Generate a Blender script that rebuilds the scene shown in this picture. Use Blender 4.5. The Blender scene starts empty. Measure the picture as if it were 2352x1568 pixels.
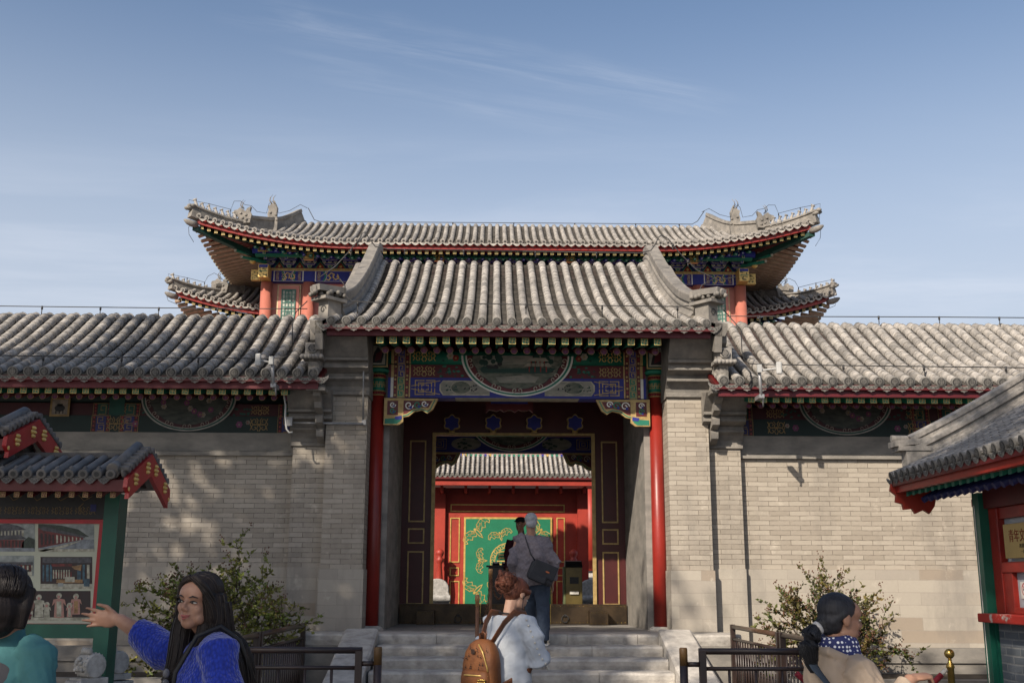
import bpy, math, random
from mathutils import Vector, Matrix, noise
from math import sin, cos, pi, radians, sqrt, atan2
random.seed(7)
C = bpy.context.scene.collection
SC = bpy.context.scene

# ------------------------------------------------------------------ camera, sky, sun
CAM = Vector((-0.34, 0.0, 1.6))
YAW, PITCH, ROLL, FPX = radians(0.96), radians(12.64), radians(0.22), 2500.0
cd = bpy.data.cameras.new("camera"); cam = bpy.data.objects.new("camera", cd); C.objects.link(cam)
cd.sensor_width = 36.0; cd.lens = 36.0 * FPX / 2352.0; cd.clip_start = 0.1; cd.clip_end = 3000
RM = Matrix.Rotation(-YAW, 3, 'Z') @ Matrix.Rotation(pi / 2 + PITCH, 3, 'X') @ Matrix.Rotation(ROLL, 3, 'Z')
cam.matrix_world = Matrix.Translation(CAM) @ RM.to_4x4()
SC.camera = cam

SUN_AZ, SUN_EL = radians(33), radians(33)      # the sun stands behind the camera, to the left
sun_dir = Vector((-sin(SUN_AZ) * cos(SUN_EL), -cos(SUN_AZ) * cos(SUN_EL), sin(SUN_EL)))
sl = bpy.data.lights.new("sun", 'SUN'); sl.energy = 4.1; sl.angle = radians(0.5); sl.color = (1.0, 0.89, 0.755)
so = bpy.data.objects.new("sun", sl); C.objects.link(so)
so.rotation_euler = (-sun_dir).to_track_quat('-Z', 'Y').to_euler()

W = bpy.data.worlds.new("World"); SC.world = W; W.use_nodes = True
nt = W.node_tree; nt.nodes.clear()
def wn(t): return nt.nodes.new(t)
sky = wn('ShaderNodeTexSky'); sky.sky_type = 'NISHITA'; sky.sun_disc = False
sky.sun_elevation = SUN_EL; sky.sun_rotation = atan2(sun_dir.x, sun_dir.y); sky.altitude = 60
sky.air_density = 1.0; sky.dust_density = 2.2; sky.ozone_density = 1.6
bg = wn('ShaderNodeBackground'); bg.inputs[1].default_value = 0.092
out = wn('ShaderNodeOutputWorld')
# thin cirrus: a stretched noise high in the sky, only where it is streaky
tc = wn('ShaderNodeTexCoord'); sep = wn('ShaderNodeSeparateXYZ'); nt.links.new(tc.outputs['Generated'], sep.inputs[0])
def math_node(op, a, b=None):
    n = wn('ShaderNodeMath'); n.operation = op
    for i, x in enumerate((a, b)):
        if x is None: continue
        if isinstance(x, (int, float)): n.inputs[i].default_value = x
        else: nt.links.new(x, n.inputs[i])
    return n.outputs[0]
zc = math_node('MAXIMUM', sep.outputs[2], 0.06)
u = math_node('DIVIDE', sep.outputs[0], zc); v = math_node('DIVIDE', sep.outputs[1], zc)
cmb = wn('ShaderNodeCombineXYZ'); nt.links.new(u, cmb.inputs[0]); nt.links.new(v, cmb.inputs[1])
mp = wn('ShaderNodeMapping'); nt.links.new(cmb.outputs[0], mp.inputs[0]); mp.inputs['Rotation'].default_value = (0, 0, radians(-20))
def sky_noise(vec, scale, stretch, detail=8, rough=.6, dist=.4):
    m = wn('ShaderNodeMapping'); m.inputs['Scale'].default_value = stretch; nt.links.new(vec, m.inputs[0])
    n = wn('ShaderNodeTexNoise'); n.inputs['Scale'].default_value = scale; n.inputs['Detail'].default_value = detail; n.inputs['Roughness'].default_value = rough; n.inputs['Distortion'].default_value = dist
    nt.links.new(m.outputs[0], n.inputs['Vector']); return n.outputs[0]
def ramp(src, lo, hi):
    m = wn('ShaderNodeMapRange'); m.interpolation_type = 'SMOOTHSTEP'
    m.inputs['From Min'].default_value = lo; m.inputs['From Max'].default_value = hi; nt.links.new(src, m.inputs['Value']); return m.outputs[0]
sp2 = wn('ShaderNodeSeparateXYZ'); nt.links.new(mp.outputs[0], sp2.inputs[0]); S_, T_ = sp2.outputs[0], sp2.outputs[1]
streak = ramp(sky_noise(mp.outputs[0], 1.0, (2.2, 16, 1), 9, .62, .5), .36, .74); wob = sky_noise(mp.outputs[0], 1.0, (2.6, 3.0, 1), 3)
def band(c, w, s0, s1, k, slope=0.):
    t = math_node('ADD', T_, math_node('MULTIPLY', math_node('SUBTRACT', wob, .5), .22)); t = math_node('ADD', t, math_node('MULTIPLY', S_, slope))
    d = math_node('ABSOLUTE', math_node('SUBTRACT', t, c))
    m = math_node('MULTIPLY', math_node('SUBTRACT', 1.0, ramp(d, .0, w)), ramp(S_, s0, s0 + .25))
    return math_node('MULTIPLY', math_node('MULTIPLY', m, math_node('SUBTRACT', 1.0, ramp(S_, s1 - .3, s1))), k)
cl = math_node('ADD', band(1.835, .11, .10, 1.30, 1.0), band(1.93, .13, .2, 1.15, .55, -.12))
cl = math_node('MULTIPLY', cl, streak)
low = math_node('MULTIPLY', ramp(sky_noise(cmb.outputs[0], 1.0, (.55, 1.6, 1), 6, .6), .42, .78), .30)
cl = math_node('ADD', math_node('MULTIPLY', cl, .17), math_node('MULTIPLY', low, ramp(v, 1.9, 3.2)))
mix = wn('ShaderNodeMix'); mix.data_type = 'RGBA'
nt.links.new(cl, mix.inputs['Factor']); mix.inputs['B'].default_value = (6.0, 6.2, 6.8, 1)
hz = wn('ShaderNodeMapRange'); hz.interpolation_type = 'SMOOTHSTEP'; nt.links.new(sep.outputs[2], hz.inputs['Value'])
for k_, v_ in zip(('From Min', 'From Max', 'To Min', 'To Max'), (.53, .16, 0., .85)): hz.inputs[k_].default_value = v_
mix2 = wn('ShaderNodeMix'); mix2.data_type = 'RGBA'; nt.links.new(hz.outputs[0], mix2.inputs['Factor']); nt.links.new(sky.outputs[0], mix2.inputs['A']); mix2.inputs['B'].default_value = (4.1, 4.5, 5.2, 1)
nt.links.new(mix2.outputs['Result'], mix.inputs['A']); nt.links.new(mix.outputs['Result'], bg.inputs[0]); nt.links.new(bg.outputs[0], out.inputs[0])

SC.view_settings.view_transform = 'Standard'; SC.view_settings.look = 'None'
SC.view_settings.exposure = 0.70; SC.view_settings.gamma = 1.0
SC.cycles.max_bounces = 6; SC.cycles.use_denoising = True

# ------------------------------------------------------------------ helpers
def P(px, py, Y):
    """the point at depth Y seen at (px, py) of a 2352 wide picture"""
    d = RM @ Vector(((px - 1176) / FPX, -(py - 784) / FPX, -1.0))
    return CAM + d * ((Y - CAM.y) / d.y)

WL = {}
def thing(name, label, cat, loc=(0, 0, 0), rz=0.0, group=None):
    o = bpy.data.objects.new(name, None); C.objects.link(o); o.location = loc; o.rotation_euler = (0, 0, rz)
    o.empty_display_size = 0.2
    o['label'] = label; o['category'] = cat
    if group: o['group'] = group
    WL[o.name] = Vector(loc)
    return o
def tag(o, label, cat, group=None):
    o['label'] = label; o['category'] = cat
    if group: o['group'] = group
    return o
def struct(o, kind='structure'):
    o['kind'] = kind; return o

class MB:
    """collects faces; build() links them as one mesh object"""
    def __init__(s): s.v = []; s.f = []; s.m = []; s.t = []; s.sm = []; s.mi = 0; s.ti = 0.5; s.smooth = False
    def face(s, idx): s.f.append(tuple(idx)); s.m.append(s.mi); s.t.append(s.ti); s.sm.append(s.smooth)
    def poly(s, pts):
        b = len(s.v); s.v += [tuple(p) for p in pts]; s.face(range(b, b + len(pts)))
    def box(s, a, b):
        x0, y0, z0 = min(a[0], b[0]), min(a[1], b[1]), min(a[2], b[2]); x1, y1, z1 = max(a[0], b[0]), max(a[1], b[1]), max(a[2], b[2])
        s.hexa([(x0, y0, z0), (x1, y0, z0), (x1, y1, z0), (x0, y1, z0), (x0, y0, z1), (x1, y0, z1), (x1, y1, z1), (x0, y1, z1)])
    def hexa(s, p):
        b = len(s.v); s.v += [tuple(q) for q in p]
        for q in ((0, 3, 2, 1), (4, 5, 6, 7), (0, 1, 5, 4), (1, 2, 6, 5), (2, 3, 7, 6), (3, 0, 4, 7)): s.face([b + i for i in q])
    def cbox(s, c, d, rot=None):
        h = [Vector((sx * d[0] / 2, sy * d[1] / 2, sz * d[2] / 2)) for sz in (-1, 1) for sx, sy in ((-1, -1), (1, -1), (1, 1), (-1, 1))]
        s.hexa([(rot @ q if rot else q) + Vector(c) for q in h])
    def ring(s, c, r, axis, n, ref=None, ry=None):
        axis = Vector(axis).normalized(); ref = Vector(ref) if ref else (Vector((0, 0, 1)) if abs(axis.z) < .9 else Vector((1, 0, 0)))
        e1 = axis.cross(ref).normalized(); e2 = e1.cross(axis)
        ry = r if ry is None else ry
        return [Vector(c) + e1 * (r * cos(2 * pi * k / n)) + e2 * (ry * sin(2 * pi * k / n)) for k in range(n)]
    def loft(s, rings, cap=True, closed=True):
        b = len(s.v); n = len(rings[0])
        for r in rings: s.v += [tuple(p) for p in r]
        for i in range(len(rings) - 1):
            for k in range(n if closed else n - 1):
                k2 = (k + 1) % n; s.face((b + i * n + k, b + i * n + k2, b + (i + 1) * n + k2, b + (i + 1) * n + k))
        if cap and closed:
            sm = s.smooth; s.smooth = False
            s.face([b + k for k in range(n)][::-1]); s.face([b + (len(rings) - 1) * n + k for k in range(n)]); s.smooth = sm
    def tube(s, pts, r, n=8, smooth=True, ry=None, ref=None):
        pts = [Vector(p) for p in pts]; sm = s.smooth; s.smooth = smooth; R = []
        for i, p in enumerate(pts):
            d = (pts[min(i + 1, len(pts) - 1)] - pts[max(i - 1, 0)])
            rr = r[i] if isinstance(r, (list, tuple)) else r
            rry = (ry[i] if isinstance(ry, (list, tuple)) else ry)
            R.append(s.ring(p, rr, d, n, ref, rry))
        s.loft(R); s.smooth = sm
    def lathe(s, c, prof, n=16, axis=(0, 0, 1), smooth=True):
        axis = Vector(axis).normalized(); sm = s.smooth; s.smooth = smooth
        s.loft([s.ring(Vector(c) + axis * h, max(r, 1e-4), axis, n) for r, h in prof]); s.smooth = sm
    def prism(s, pts, d):
        """polygon pts pushed by d"""
        n = len(pts); b = len(s.v); d = Vector(d)
        s.v += [tuple(p) for p in pts] + [tuple(Vector(p) + d) for p in pts]
        s.face([b + i for i in range(n)][::-1]); s.face([b + n + i for i in range(n)])
        for i in range(n): j = (i + 1) % n; s.face((b + i, b + j, b + n + j, b + n + i))
    def build(s, name, mats, parent=None, local=False, kind=None, sub=0, bevel=0):
        me = bpy.data.meshes.new(name)
        off = Vector((0, 0, 0)) if (local or parent is None) else WL[parent.name]
        me.from_pydata([(a[0] - off.x, a[1] - off.y, a[2] - off.z) for a in s.v], [], s.f)
        mats = mats if isinstance(mats, (list, tuple)) else [mats]
        for m in mats: me.materials.append(m)
        me.polygons.foreach_set('material_index', s.m); me.polygons.foreach_set('use_smooth', s.sm)
        at = me.attributes.new('tint', 'FLOAT', 'FACE'); at.data.foreach_set('value', s.t)
        me.update()
        o = bpy.data.objects.new(name, me); C.objects.link(o)
        if parent: o.parent = parent; WL[o.name] = off
        else: WL[o.name] = Vector((0, 0, 0))
        if kind: o['kind'] = kind
        if bevel:
            b = o.modifiers.new('bevel', 'BEVEL'); b.width = bevel; b.segments = 2; b.limit_method = 'ANGLE'; b.angle_limit = radians(40)
        if sub:
            b = o.modifiers.new('sub', 'SUBSURF'); b.levels = sub; b.render_levels = sub
        return o
def again(o, parent, delta=(0, 0, 0)):
    c = o.copy(); C.objects.link(c); c.parent = parent; c.location = Vector(o.location) + Vector(delta)
    WL[c.name] = WL.get(parent.name, Vector((0, 0, 0))) if parent else Vector((0, 0, 0)); return c
def copy_tree(o, parent=None):
    c = o.copy(); C.objects.link(c); c.parent = parent
    for ch in list(o.children): copy_tree(ch, c)
    return c

# ------------------------------------------------------------------ materials
def lk(m, a, b): m.node_tree.links.new(a, b)
def N(m, t, **k):
    n = m.node_tree.nodes.new(t)
    for a, b in k.items(): setattr(n, a, b)
    return n
def newmat(name):
    m = bpy.data.materials.new(name); m.use_nodes = True; m.node_tree.nodes.clear()
    o = N(m, 'ShaderNodeOutputMaterial'); b = N(m, 'ShaderNodeBsdfPrincipled'); lk(m, b.outputs[0], o.inputs[0]); return m, b
def rgb(c): return (c[0], c[1], c[2], 1)
def mixc(m, f, a, b, mode='MIX'):
    n = N(m, 'ShaderNodeMix', data_type='RGBA', blend_type=mode)
    for sck, x in (('Factor', f), ('A', a), ('B', b)):
        i = n.inputs[sck] if sck == 'Factor' else [q for q in n.inputs if q.name == sck and q.type == 'RGBA'][0]
        if isinstance(x, (int, float)): i.default_value = x
        elif isinstance(x, (tuple, list)): i.default_value = rgb(x)
        else: lk(m, x, i)
    return [q for q in n.outputs if q.type == 'RGBA'][0]
def mrange(m, x, a, b, c=0.0, d=1.0):
    n = N(m, 'ShaderNodeMapRange'); lk(m, x, n.inputs[0])
    for i, q in enumerate((a, b, c, d)): n.inputs[i + 1].default_value = q
    return n.outputs[0]
def noise_tex(m, scale, detail=5, rough=.6, stretch=None, vec=None):
    t = N(m, 'ShaderNodeTexNoise'); t.inputs['Scale'].default_value = scale; t.inputs['Detail'].default_value = detail; t.inputs['Roughness'].default_value = rough
    if vec is None: vec = N(m, 'ShaderNodeTexCoord').outputs['Object']
    if stretch:
        mp = N(m, 'ShaderNodeMapping'); mp.inputs['Scale'].default_value = stretch; lk(m, vec, mp.inputs[0]); vec = mp.outputs[0]
    lk(m, vec, t.inputs['Vector']); return t.outputs[0]
def tint_mul(m, col, amt):
    a = N(m, 'ShaderNodeAttribute', attribute_name='tint')
    g = mrange(m, a.outputs['Fac'], 0, 1, 1 - amt, 1 + amt)
    v = N(m, 'ShaderNodeCombineXYZ')
    for i in range(3): lk(m, g, v.inputs[i])
    return mixc(m, 1.0, col, v.outputs[0], 'MULTIPLY')
def bumpn(m, b, h, strength, dist=.02):
    n = N(m, 'ShaderNodeBump'); n.inputs['Strength'].default_value = strength; n.inputs['Distance'].default_value = dist
    lk(m, h, n.inputs['Height']); lk(m, n.outputs[0], b.inputs['Normal']); return n
def M(name, c1, c2=None, scale=6, rough=.7, bump=0., bscale=30, tint=0., metal=0., lo=.35, hi=.65, stretch=None, spec=.4, coat=0, stain=0.):
    m, b = newmat(name)
    c2 = c2 or tuple(x * .72 for x in c1)
    f = mrange(m, noise_tex(m, scale, stretch=stretch), lo, hi)
    col = mixc(m, f, c1, c2)
    if stain: col = mixc(m, mrange(m, noise_tex(m, 1.3, 7, .68, (1.5, .7, .7)), .44, .72, 0, stain), col, tuple(x * .42 for x in c2))
    if tint: col = tint_mul(m, col, tint)
    lk(m, col, b.inputs['Base Color']); b.inputs['Roughness'].default_value = rough; b.inputs['Metallic'].default_value = metal
    b.inputs['Specular IOR Level'].default_value = spec
    if coat: b.inputs['Coat Weight'].default_value = coat; b.inputs['Coat Roughness'].default_value = .25
    if bump: bumpn(m, b, noise_tex(m, bscale, 4), bump)
    return m
def brick_mat(name, c1, c2, mortar, bw=.29, bh=.068, ms=.0048, axis='xz', off=.5, stain=(.10, .095, .09), stain_amt=.5, bump=.5, sq=1.0, zoff=0., odd=None):
    m, b = newmat(name)
    tcn = N(m, 'ShaderNodeTexCoord'); sp = N(m, 'ShaderNodeSeparateXYZ'); lk(m, tcn.outputs['Object'], sp.inputs[0])
    cb = N(m, 'ShaderNodeCombineXYZ')
    # a wall face that turns a corner keeps its courses: both horizontal axes feed u
    ad = N(m, 'ShaderNodeMath', operation='ADD'); lk(m, sp.outputs[0], ad.inputs[0]); lk(m, sp.outputs[1], ad.inputs[1])
    lk(m, ad.outputs[0], cb.inputs[0])
    az = N(m, 'ShaderNodeMath', operation='ADD'); lk(m, sp.outputs[2], az.inputs[0]); az.inputs[1].default_value = zoff
    # slightly wavy courses
    wv = noise_tex(m, 1.6, 3); wz = mrange(m, wv, 0, 1, -.012, .012)
    az2 = N(m, 'ShaderNodeMath', operation='ADD'); lk(m, az.outputs[0], az2.inputs[0]); lk(m, wz, az2.inputs[1])
    lk(m, az2.outputs[0], cb.inputs[1])
    t = N(m, 'ShaderNodeTexBrick'); lk(m, cb.outputs[0], t.inputs['Vector'])
    t.inputs['Scale'].default_value = 1; t.inputs['Brick Width'].default_value = bw; t.inputs['Row Height'].default_value = bh
    t.inputs['Mortar Size'].default_value = ms; t.inputs['Mortar Smooth'].default_value = .3; t.offset = off; t.squash = sq; t.squash_frequency = 3
    t.inputs['Color1'].default_value = (0, 0, 0, 1); t.inputs['Color2'].default_value = (1, 1, 1, 1); t.inputs['Mortar'].default_value = (.5, .5, .5, 1)
    bwn = N(m, 'ShaderNodeRGBToBW'); lk(m, t.outputs['Color'], bwn.inputs[0])
    fine = noise_tex(m, 26, 6, .7)
    fm = N(m, 'ShaderNodeMath', operation='MULTIPLY_ADD'); lk(m, fine, fm.inputs[0]); fm.inputs[1].default_value = .7; fm.inputs[2].default_value = -.35
    ff = N(m, 'ShaderNodeMath', operation='ADD', use_clamp=True); lk(m, bwn.outputs[0], ff.inputs[0]); lk(m, fm.outputs[0], ff.inputs[1])
    col = mixc(m, ff.outputs[0], c1, c2)
    if odd: col = mixc(m, mrange(m, bwn.outputs[0], .90, .91, 0, .5), col, odd)
    chip = mrange(m, noise_tex(m, 3.2, 6, .7), .60, .72); col = mixc(m, chip, col, tuple(x * 1.25 for x in c2))
    st = mrange(m, noise_tex(m, 1.1, 7, .65, (1.6, 1.6, .6)), .50, .78, 0, stain_amt); col = mixc(m, st, col, stain)
    brk = mrange(m, noise_tex(m, 9, 3), .3, .62, .25, 1.0)          # joints partly filled or worn
    jm = N(m, 'ShaderNodeMath', operation='MULTIPLY'); lk(m, t.outputs['Fac'], jm.inputs[0]); lk(m, brk, jm.inputs[1])
    col = mixc(m, jm.outputs[0], col, mortar)
    lk(m, col, b.inputs['Base Color']); b.inputs['Roughness'].default_value = .88; b.inputs['Specular IOR Level'].default_value = .2
    h = N(m, 'ShaderNodeMath', operation='MULTIPLY_ADD'); lk(m, t.outputs['Fac'], h.inputs[0]); h.inputs[1].default_value = -1.0; lk(m, noise_tex(m, 40, 5), h.inputs[2])
    bumpn(m, b, h.outputs[0], bump, .008)
    return m
BRICK = brick_mat('grey_brick', (.28, .245, .20), (.36, .32, .265), (.14, .12, .095))
BRICK_DARK = brick_mat('older_grey_brick', (.27, .24, .20), (.37, .332, .28), (.12, .105, .088), stain_amt=.5)
PLINTH = brick_mat('plinth_block', (.30, .27, .23), (.37, .335, .28), (.24, .21, .18), bw=.62, bh=.17, ms=.003, odd=(.20, .145, .10), stain=(.15, .14, .13), stain_amt=.65, bump=.25)
PLASTER = M('weathered_plaster', (.26, .24, .21), (.16, .15, .135), 2.2, .9, .25, 22, stretch=(1, 1, 2.2))
CARVED = M('grey_moulded_brick', (.25, .228, .198), (.15, .14, .126), 5, .85, .3, 30, stain=.5)
TILE_EDGE = M('dark_tile_end', (.20, .19, .172), (.105, .10, .092), 16, .85, .35, 40, tint=.3)  # eave discs and drips, a darker grey than the roof tile
TILE = M('grey_roof_tile', (.36, .332, .295), (.175, .165, .152), 13, .82, .35, 38, tint=.30, lo=.40, hi=.68, stain=.55)
TILE_NEW = M('slate_grey_tile', (.15, .138, .126), (.085, .080, .076), 7, .6, .2, 30, tint=.12)
TROUGH = M('tile_channel', (.12, .11, .098), (.05, .047, .043), 8, .9, .4, 30, tint=.22)
RELIEF_SHADE = M('tile_relief_shade', (.055, .053, .05), (.035, .034, .033), 12, .9)  # dark tone that paints the shade in the hollows of the tile relief
STONE = M('step_stone', (.46, .43, .385), (.27, .25, .225), 6, .85, .5, 24, tint=.16, stretch=(1, 1, 1.0), lo=.38, hi=.68)
STONE_DARK = M('old_marble', (.40, .385, .36), (.22, .215, .20), 11, .8, .5, 36)
def lacquer(name, c, rough=.38, d=.72, **k): return M(name, c, tuple(x * d for x in c), 3, rough, .06, 20, **k)
RED = M('red_lacquer', (.25, .020, .013), (.155, .014, .010), 2.4, .38, .06, 20, stretch=(1, 1, .35))
RED_DEEP = lacquer('deep_red_lacquer', (.095, .008, .009), .45)
DOORB = lacquer('door_dark_lacquer', (.062, .009, .009), .45)
RED_BRIGHT = lacquer('vermilion_lacquer', (.33, .034, .019), .5)
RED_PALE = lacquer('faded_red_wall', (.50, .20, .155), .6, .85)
MAROON = lacquer('maroon_board', (.10, .007, .012), .5)
GREEN = lacquer('green_paint', (.012, .17, .105), .5)
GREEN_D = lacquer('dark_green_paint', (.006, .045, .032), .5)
BLUE = lacquer('ultramarine_paint', (.018, .025, .22), .55)
BLUE_D = lacquer('dark_blue_paint', (.012, .016, .10), .55)
GOLD = M('gold_leaf', (.62, .42, .13), (.42, .27, .07), 12, .38, metal=.35, spec=.6)
GOLD_DULL = M('dull_gold_paint', (.42, .30, .12), (.28, .19, .07), 12, .5, metal=.15)
WHITE = M('white_paint', (.68, .66, .60), (.52, .50, .45), 6, .6)
CREAM = M('cream_paint', (.42, .38, .29), (.22, .21, .17), 9, .7)
PURPLE = lacquer('purple_paint', (.13, .028, .085), .55)
BROWN_METAL = M('brown_railing_paint', (.035, .020, .016), (.022, .014, .012), 8, .35, spec=.5)
BLACK = M('black_paint', (.012, .012, .013), (.008, .008, .009), 8, .5)
IRON = M('dark_wire', (.035, .034, .034), (.025, .024, .024), 8, .6)
BRASS = M('polished_brass', (.55, .38, .11), (.40, .26, .07), 6, .22, metal=.9)

# a flat painter: works in (u, v) on a plane, lays thin paint films one above the other
class Paint:
    def __init__(s, mb, o, U, V, lift=.003):
        s.mb = mb; s.o = Vector(o); s.U = Vector(U).normalized(); s.V = Vector(V).normalized(); s.n = s.U.cross(s.V).normalized(); s.l = lift
    def p(s, u, v, k=1): return s.o + s.U * u + s.V * v + s.n * (s.l * k)
    def poly(s, pts, mi, k=1): s.mb.mi = mi; s.mb.poly([s.p(a, b, k) for a, b in pts])
    def rect(s, u0, v0, u1, v1, mi, k=1): s.poly([(u0, v0), (u1, v0), (u1, v1), (u0, v1)], mi, k)
    def frame(s, u0, v0, u1, v1, w, mi, k=1):
        s.rect(u0, v0, u1, v0 + w, mi, k); s.rect(u0, v1 - w, u1, v1, mi, k); s.rect(u0, v0 + w, u0 + w, v1 - w, mi, k); s.rect(u1 - w, v0 + w, u1, v1 - w, mi, k)
    def line(s, pts, w, mi, k=1, closed=False):
        s.mb.mi = mi; n = len(pts); L = []; Rr = []
        for i in range(n):
            a = Vector(pts[i - 1] if (i > 0 or closed) else pts[i]); c = Vector(pts[(i + 1) % n] if (i < n - 1 or closed) else pts[i]); b = Vector(pts[i])
            d1 = (b - a); d2 = (c - b)
            if d1.length < 1e-9: d1 = d2
            if d2.length < 1e-9: d2 = d1
            d1.normalize(); d2.normalize(); t = d1 + d2
            if t.length < 1e-6: t = d1
            t.normalize(); nn = Vector((-t.y, t.x)); q = max(.5, nn.dot(Vector((-d1.y, d1.x))))
            L.append(b + nn * (w / 2 / q)); Rr.append(b - nn * (w / 2 / q))
        for i in range(n if closed else n - 1):
            j = (i + 1) % n
            s.mb.poly([s.p(q.x, q.y, k) for q in (Rr[i], Rr[j], L[j], L[i])])
    def disc(s, u, v, r, mi, k=1, n=12, ry=None): s.poly([(u + r * cos(2 * pi * i / n), v + (ry or r) * sin(2 * pi * i / n)) for i in range(n)], mi, k)
    def circle(s, u, v, r, w, mi, k=1, n=16): s.line([(u + r * cos(2 * pi * i / n), v + r * sin(2 * pi * i / n)) for i in range(n)], w, mi, k, True)
    def fret(s, u0, v0, u1, v1, w, mi, k=1, cell=None):
        """meander that fills a band"""
        h = v1 - v0; W_ = u1 - u0
        vert = h > W_
        if vert: n = max(1, round(h / (W_ * 1.1)))
        else: n = max(1, round(W_ / (h * 1.1)))
        for i in range(n):
            q = [(0.08, .1), (.08, .9), (.85, .9), (.85, .3), (.42, .3), (.42, .62)]
            if i % 2: q = [(a, 1 - b) for a, b in q]
            if vert: s.line([(u0 + b * W_, v0 + (i + a) * h / n) for a, b in q], w, mi, k)
            else: s.line([(u0 + (i + a) * W_ / n, v0 + b * h) for a, b in q], w, mi, k)
    def spiral(s, u, v, r, turns, a0, w, mi, k=1, sgn=1, n=14):
        s.line([(u + r * (1 - .82 * i / n) * cos(a0 + sgn * 2 * pi * turns * i / n), v + r * (1 - .82 * i / n) * sin(a0 + sgn * 2 * pi * turns * i / n)) for i in range(n + 1)], w, mi, k)
    def scroll(s, u0, v0, u1, v1, w, mi, k=1):
        """a symmetric knot of four curls with a stem"""
        cx, cy = (u0 + u1) / 2, (v0 + v1) / 2; hx, hy = (u1 - u0) / 2, (v1 - v0) / 2; r = min(hx, hy) * .55
        for sx in (-1, 1):
            for sy in (-1, 1):
                s.spiral(cx + sx * hx * .48, cy + sy * hy * .45, r, 1.1, atan2(-sy, -sx), w, mi, k, sx * sy)
            s.line([(cx + sx * hx * x, cy + hy * y) for x, y in ((.05, -.95), (.22, -.55), (.08, -.15), (.22, .2), (.10, .6), (.3, .95))], w, mi, k + .1)
            s.line([(cx + sx * hx * x, cy + hy * y) for x, y in ((.95, -.8), (.80, -.3), (.97, .05), (.80, .4), (.95, .85))], w, mi, k + .1)
        s.disc(cx, cy, r * .3, mi, k + .3, 6)
    def flower(s, u, v, r, mi, mi2, k=1):
        for i in range(6): s.disc(u + r * .6 * cos(i * pi / 3), v + r * .6 * sin(i * pi / 3), r * .42, mi, k + .05 * i, 6)
        s.disc(u, v, r * .3, mi2, k + .5, 6)
    def wan(s, u, v, r, w, mi, k=1):
        for a in range(4):
            c, d = cos(a * pi / 2), sin(a * pi / 2)
            s.line([(u + c * x - d * y, v + d * x + c * y) for x, y in ((0, 0), (0, r), (r, r))], w, mi, k)
# ------------------------------------------------------------------ tiled roofs
UP_ = Vector((0, 0, 1))
def resample(pts, step):
    pts = [Vector(p) for p in pts]; L = [0.]
    for a, b in zip(pts, pts[1:]): L.append(L[-1] + (b - a).length)
    n = max(1, round(L[-1] / step)); o = []; j = 0
    for i in range(n + 1):
        s = L[-1] * i / n
        while j < len(L) - 2 and L[j + 1] < s: j += 1
        t = (s - L[j]) / max(1e-9, L[j + 1] - L[j]); o.append(pts[j].lerp(pts[j + 1], t))
    return o
def frame_at(pts, i, X):
    d = (pts[min(i + 1, len(pts) - 1)] - pts[max(i - 1, 0)]).normalized(); nrm = X.cross(d)
    if nrm.z < 0: nrm = -nrm
    return d, nrm.normalized()
def barrel_row(mb, path, r, X, seg=.2, n=6, tshift=0.):
    pts = resample(path, seg); mb.smooth = True; mb.mi = 0; jx, jz = random.uniform(-1, 1), random.uniform(-1, 1)
    for k_ in range(len(pts)): jx = jx * .7 + random.gauss(0, .5); jz = jz * .7 + random.gauss(0, .5); pts[k_] = pts[k_] + X * (jx * r * .045) + UP_ * (jz * r * .06)
    for i in range(len(pts) - 1):
        mb.ti = min(1, max(0, random.gauss(.5 + tshift, .2))); b = len(mb.v)
        for q, (k, rr) in enumerate(((i, r * .90), (i + 1, r * 1.03))):
            d, nr = frame_at(pts, k, X); p = pts[k] + d * (.012 if q else 0)
            for j in range(n + 1):
                a = pi * (j / n * 1.12 - .06); mb.v.append(tuple(p + X * (cos(a) * rr) + nr * (sin(a) * rr * 1.05)))
        for j in range(n): mb.face((b + j, b + j + 1, b + n + 2 + j, b + n + 1 + j))
        # the lip of the upper tile
        d, nr = frame_at(pts, i + 1, X); p = pts[i + 1] + d * .012; c = len(mb.v); mb.smooth = False
        for rr in (r * 1.03, r * .86):
            for j in range(n + 1):
                a = pi * j / n; mb.v.append(tuple(p + X * (cos(a) * rr) + nr * (sin(a) * rr)))
        for j in range(n): mb.face((c + j, c + n + 1 + j, c + n + 2 + j, c + j + 1))
        mb.smooth = True
    # closed crown at the top
    d, nr = frame_at(pts, 0, X); b = len(mb.v); mb.v.append(tuple(pts[0]))
    for j in range(n + 1):
        a = pi * j / n; mb.v.append(tuple(pts[0] + X * (cos(a) * r * .9) + nr * (sin(a) * r * .95)))
    for j in range(n): mb.face((b, b + 1 + j, b + 2 + j))
    mb.smooth = False
def channel(mb, p1, p2, X, step=.075):
    a = resample(p1, step); b2 = resample(p2, step); m = min(len(a), len(b2)); mb.smooth = False
    for i in range(m - 1):
        mb.ti = random.random(); mb.mi = 1
        u = [a[i].lerp(b2[i], t) for t in (.08, .33, .67, .92)]; w = [a[i + 1].lerp(b2[i + 1], t) for t in (.08, .33, .67, .92)]
        d, nr = frame_at(a, i, X); dep = (.012, -.022, -.022, .012)
        mb.v += [tuple(q + nr * (h - .010)) for q, h in zip(u, dep)] + [tuple(q + nr * (h + .012)) for q, h in zip(w, dep)]
        c = len(mb.v) - 8
        for j in range(3): mb.face((c + j, c + j + 1, c + 5 + j, c + 4 + j))
        mb.v += [tuple(q + nr * (h - .012)) for q, h in zip(w, dep)]
        for j in range(3): mb.face((c + 4 + j, c + 5 + j, c + 9 + j, c + 8 + j))
EDGE_I = [0]
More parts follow.
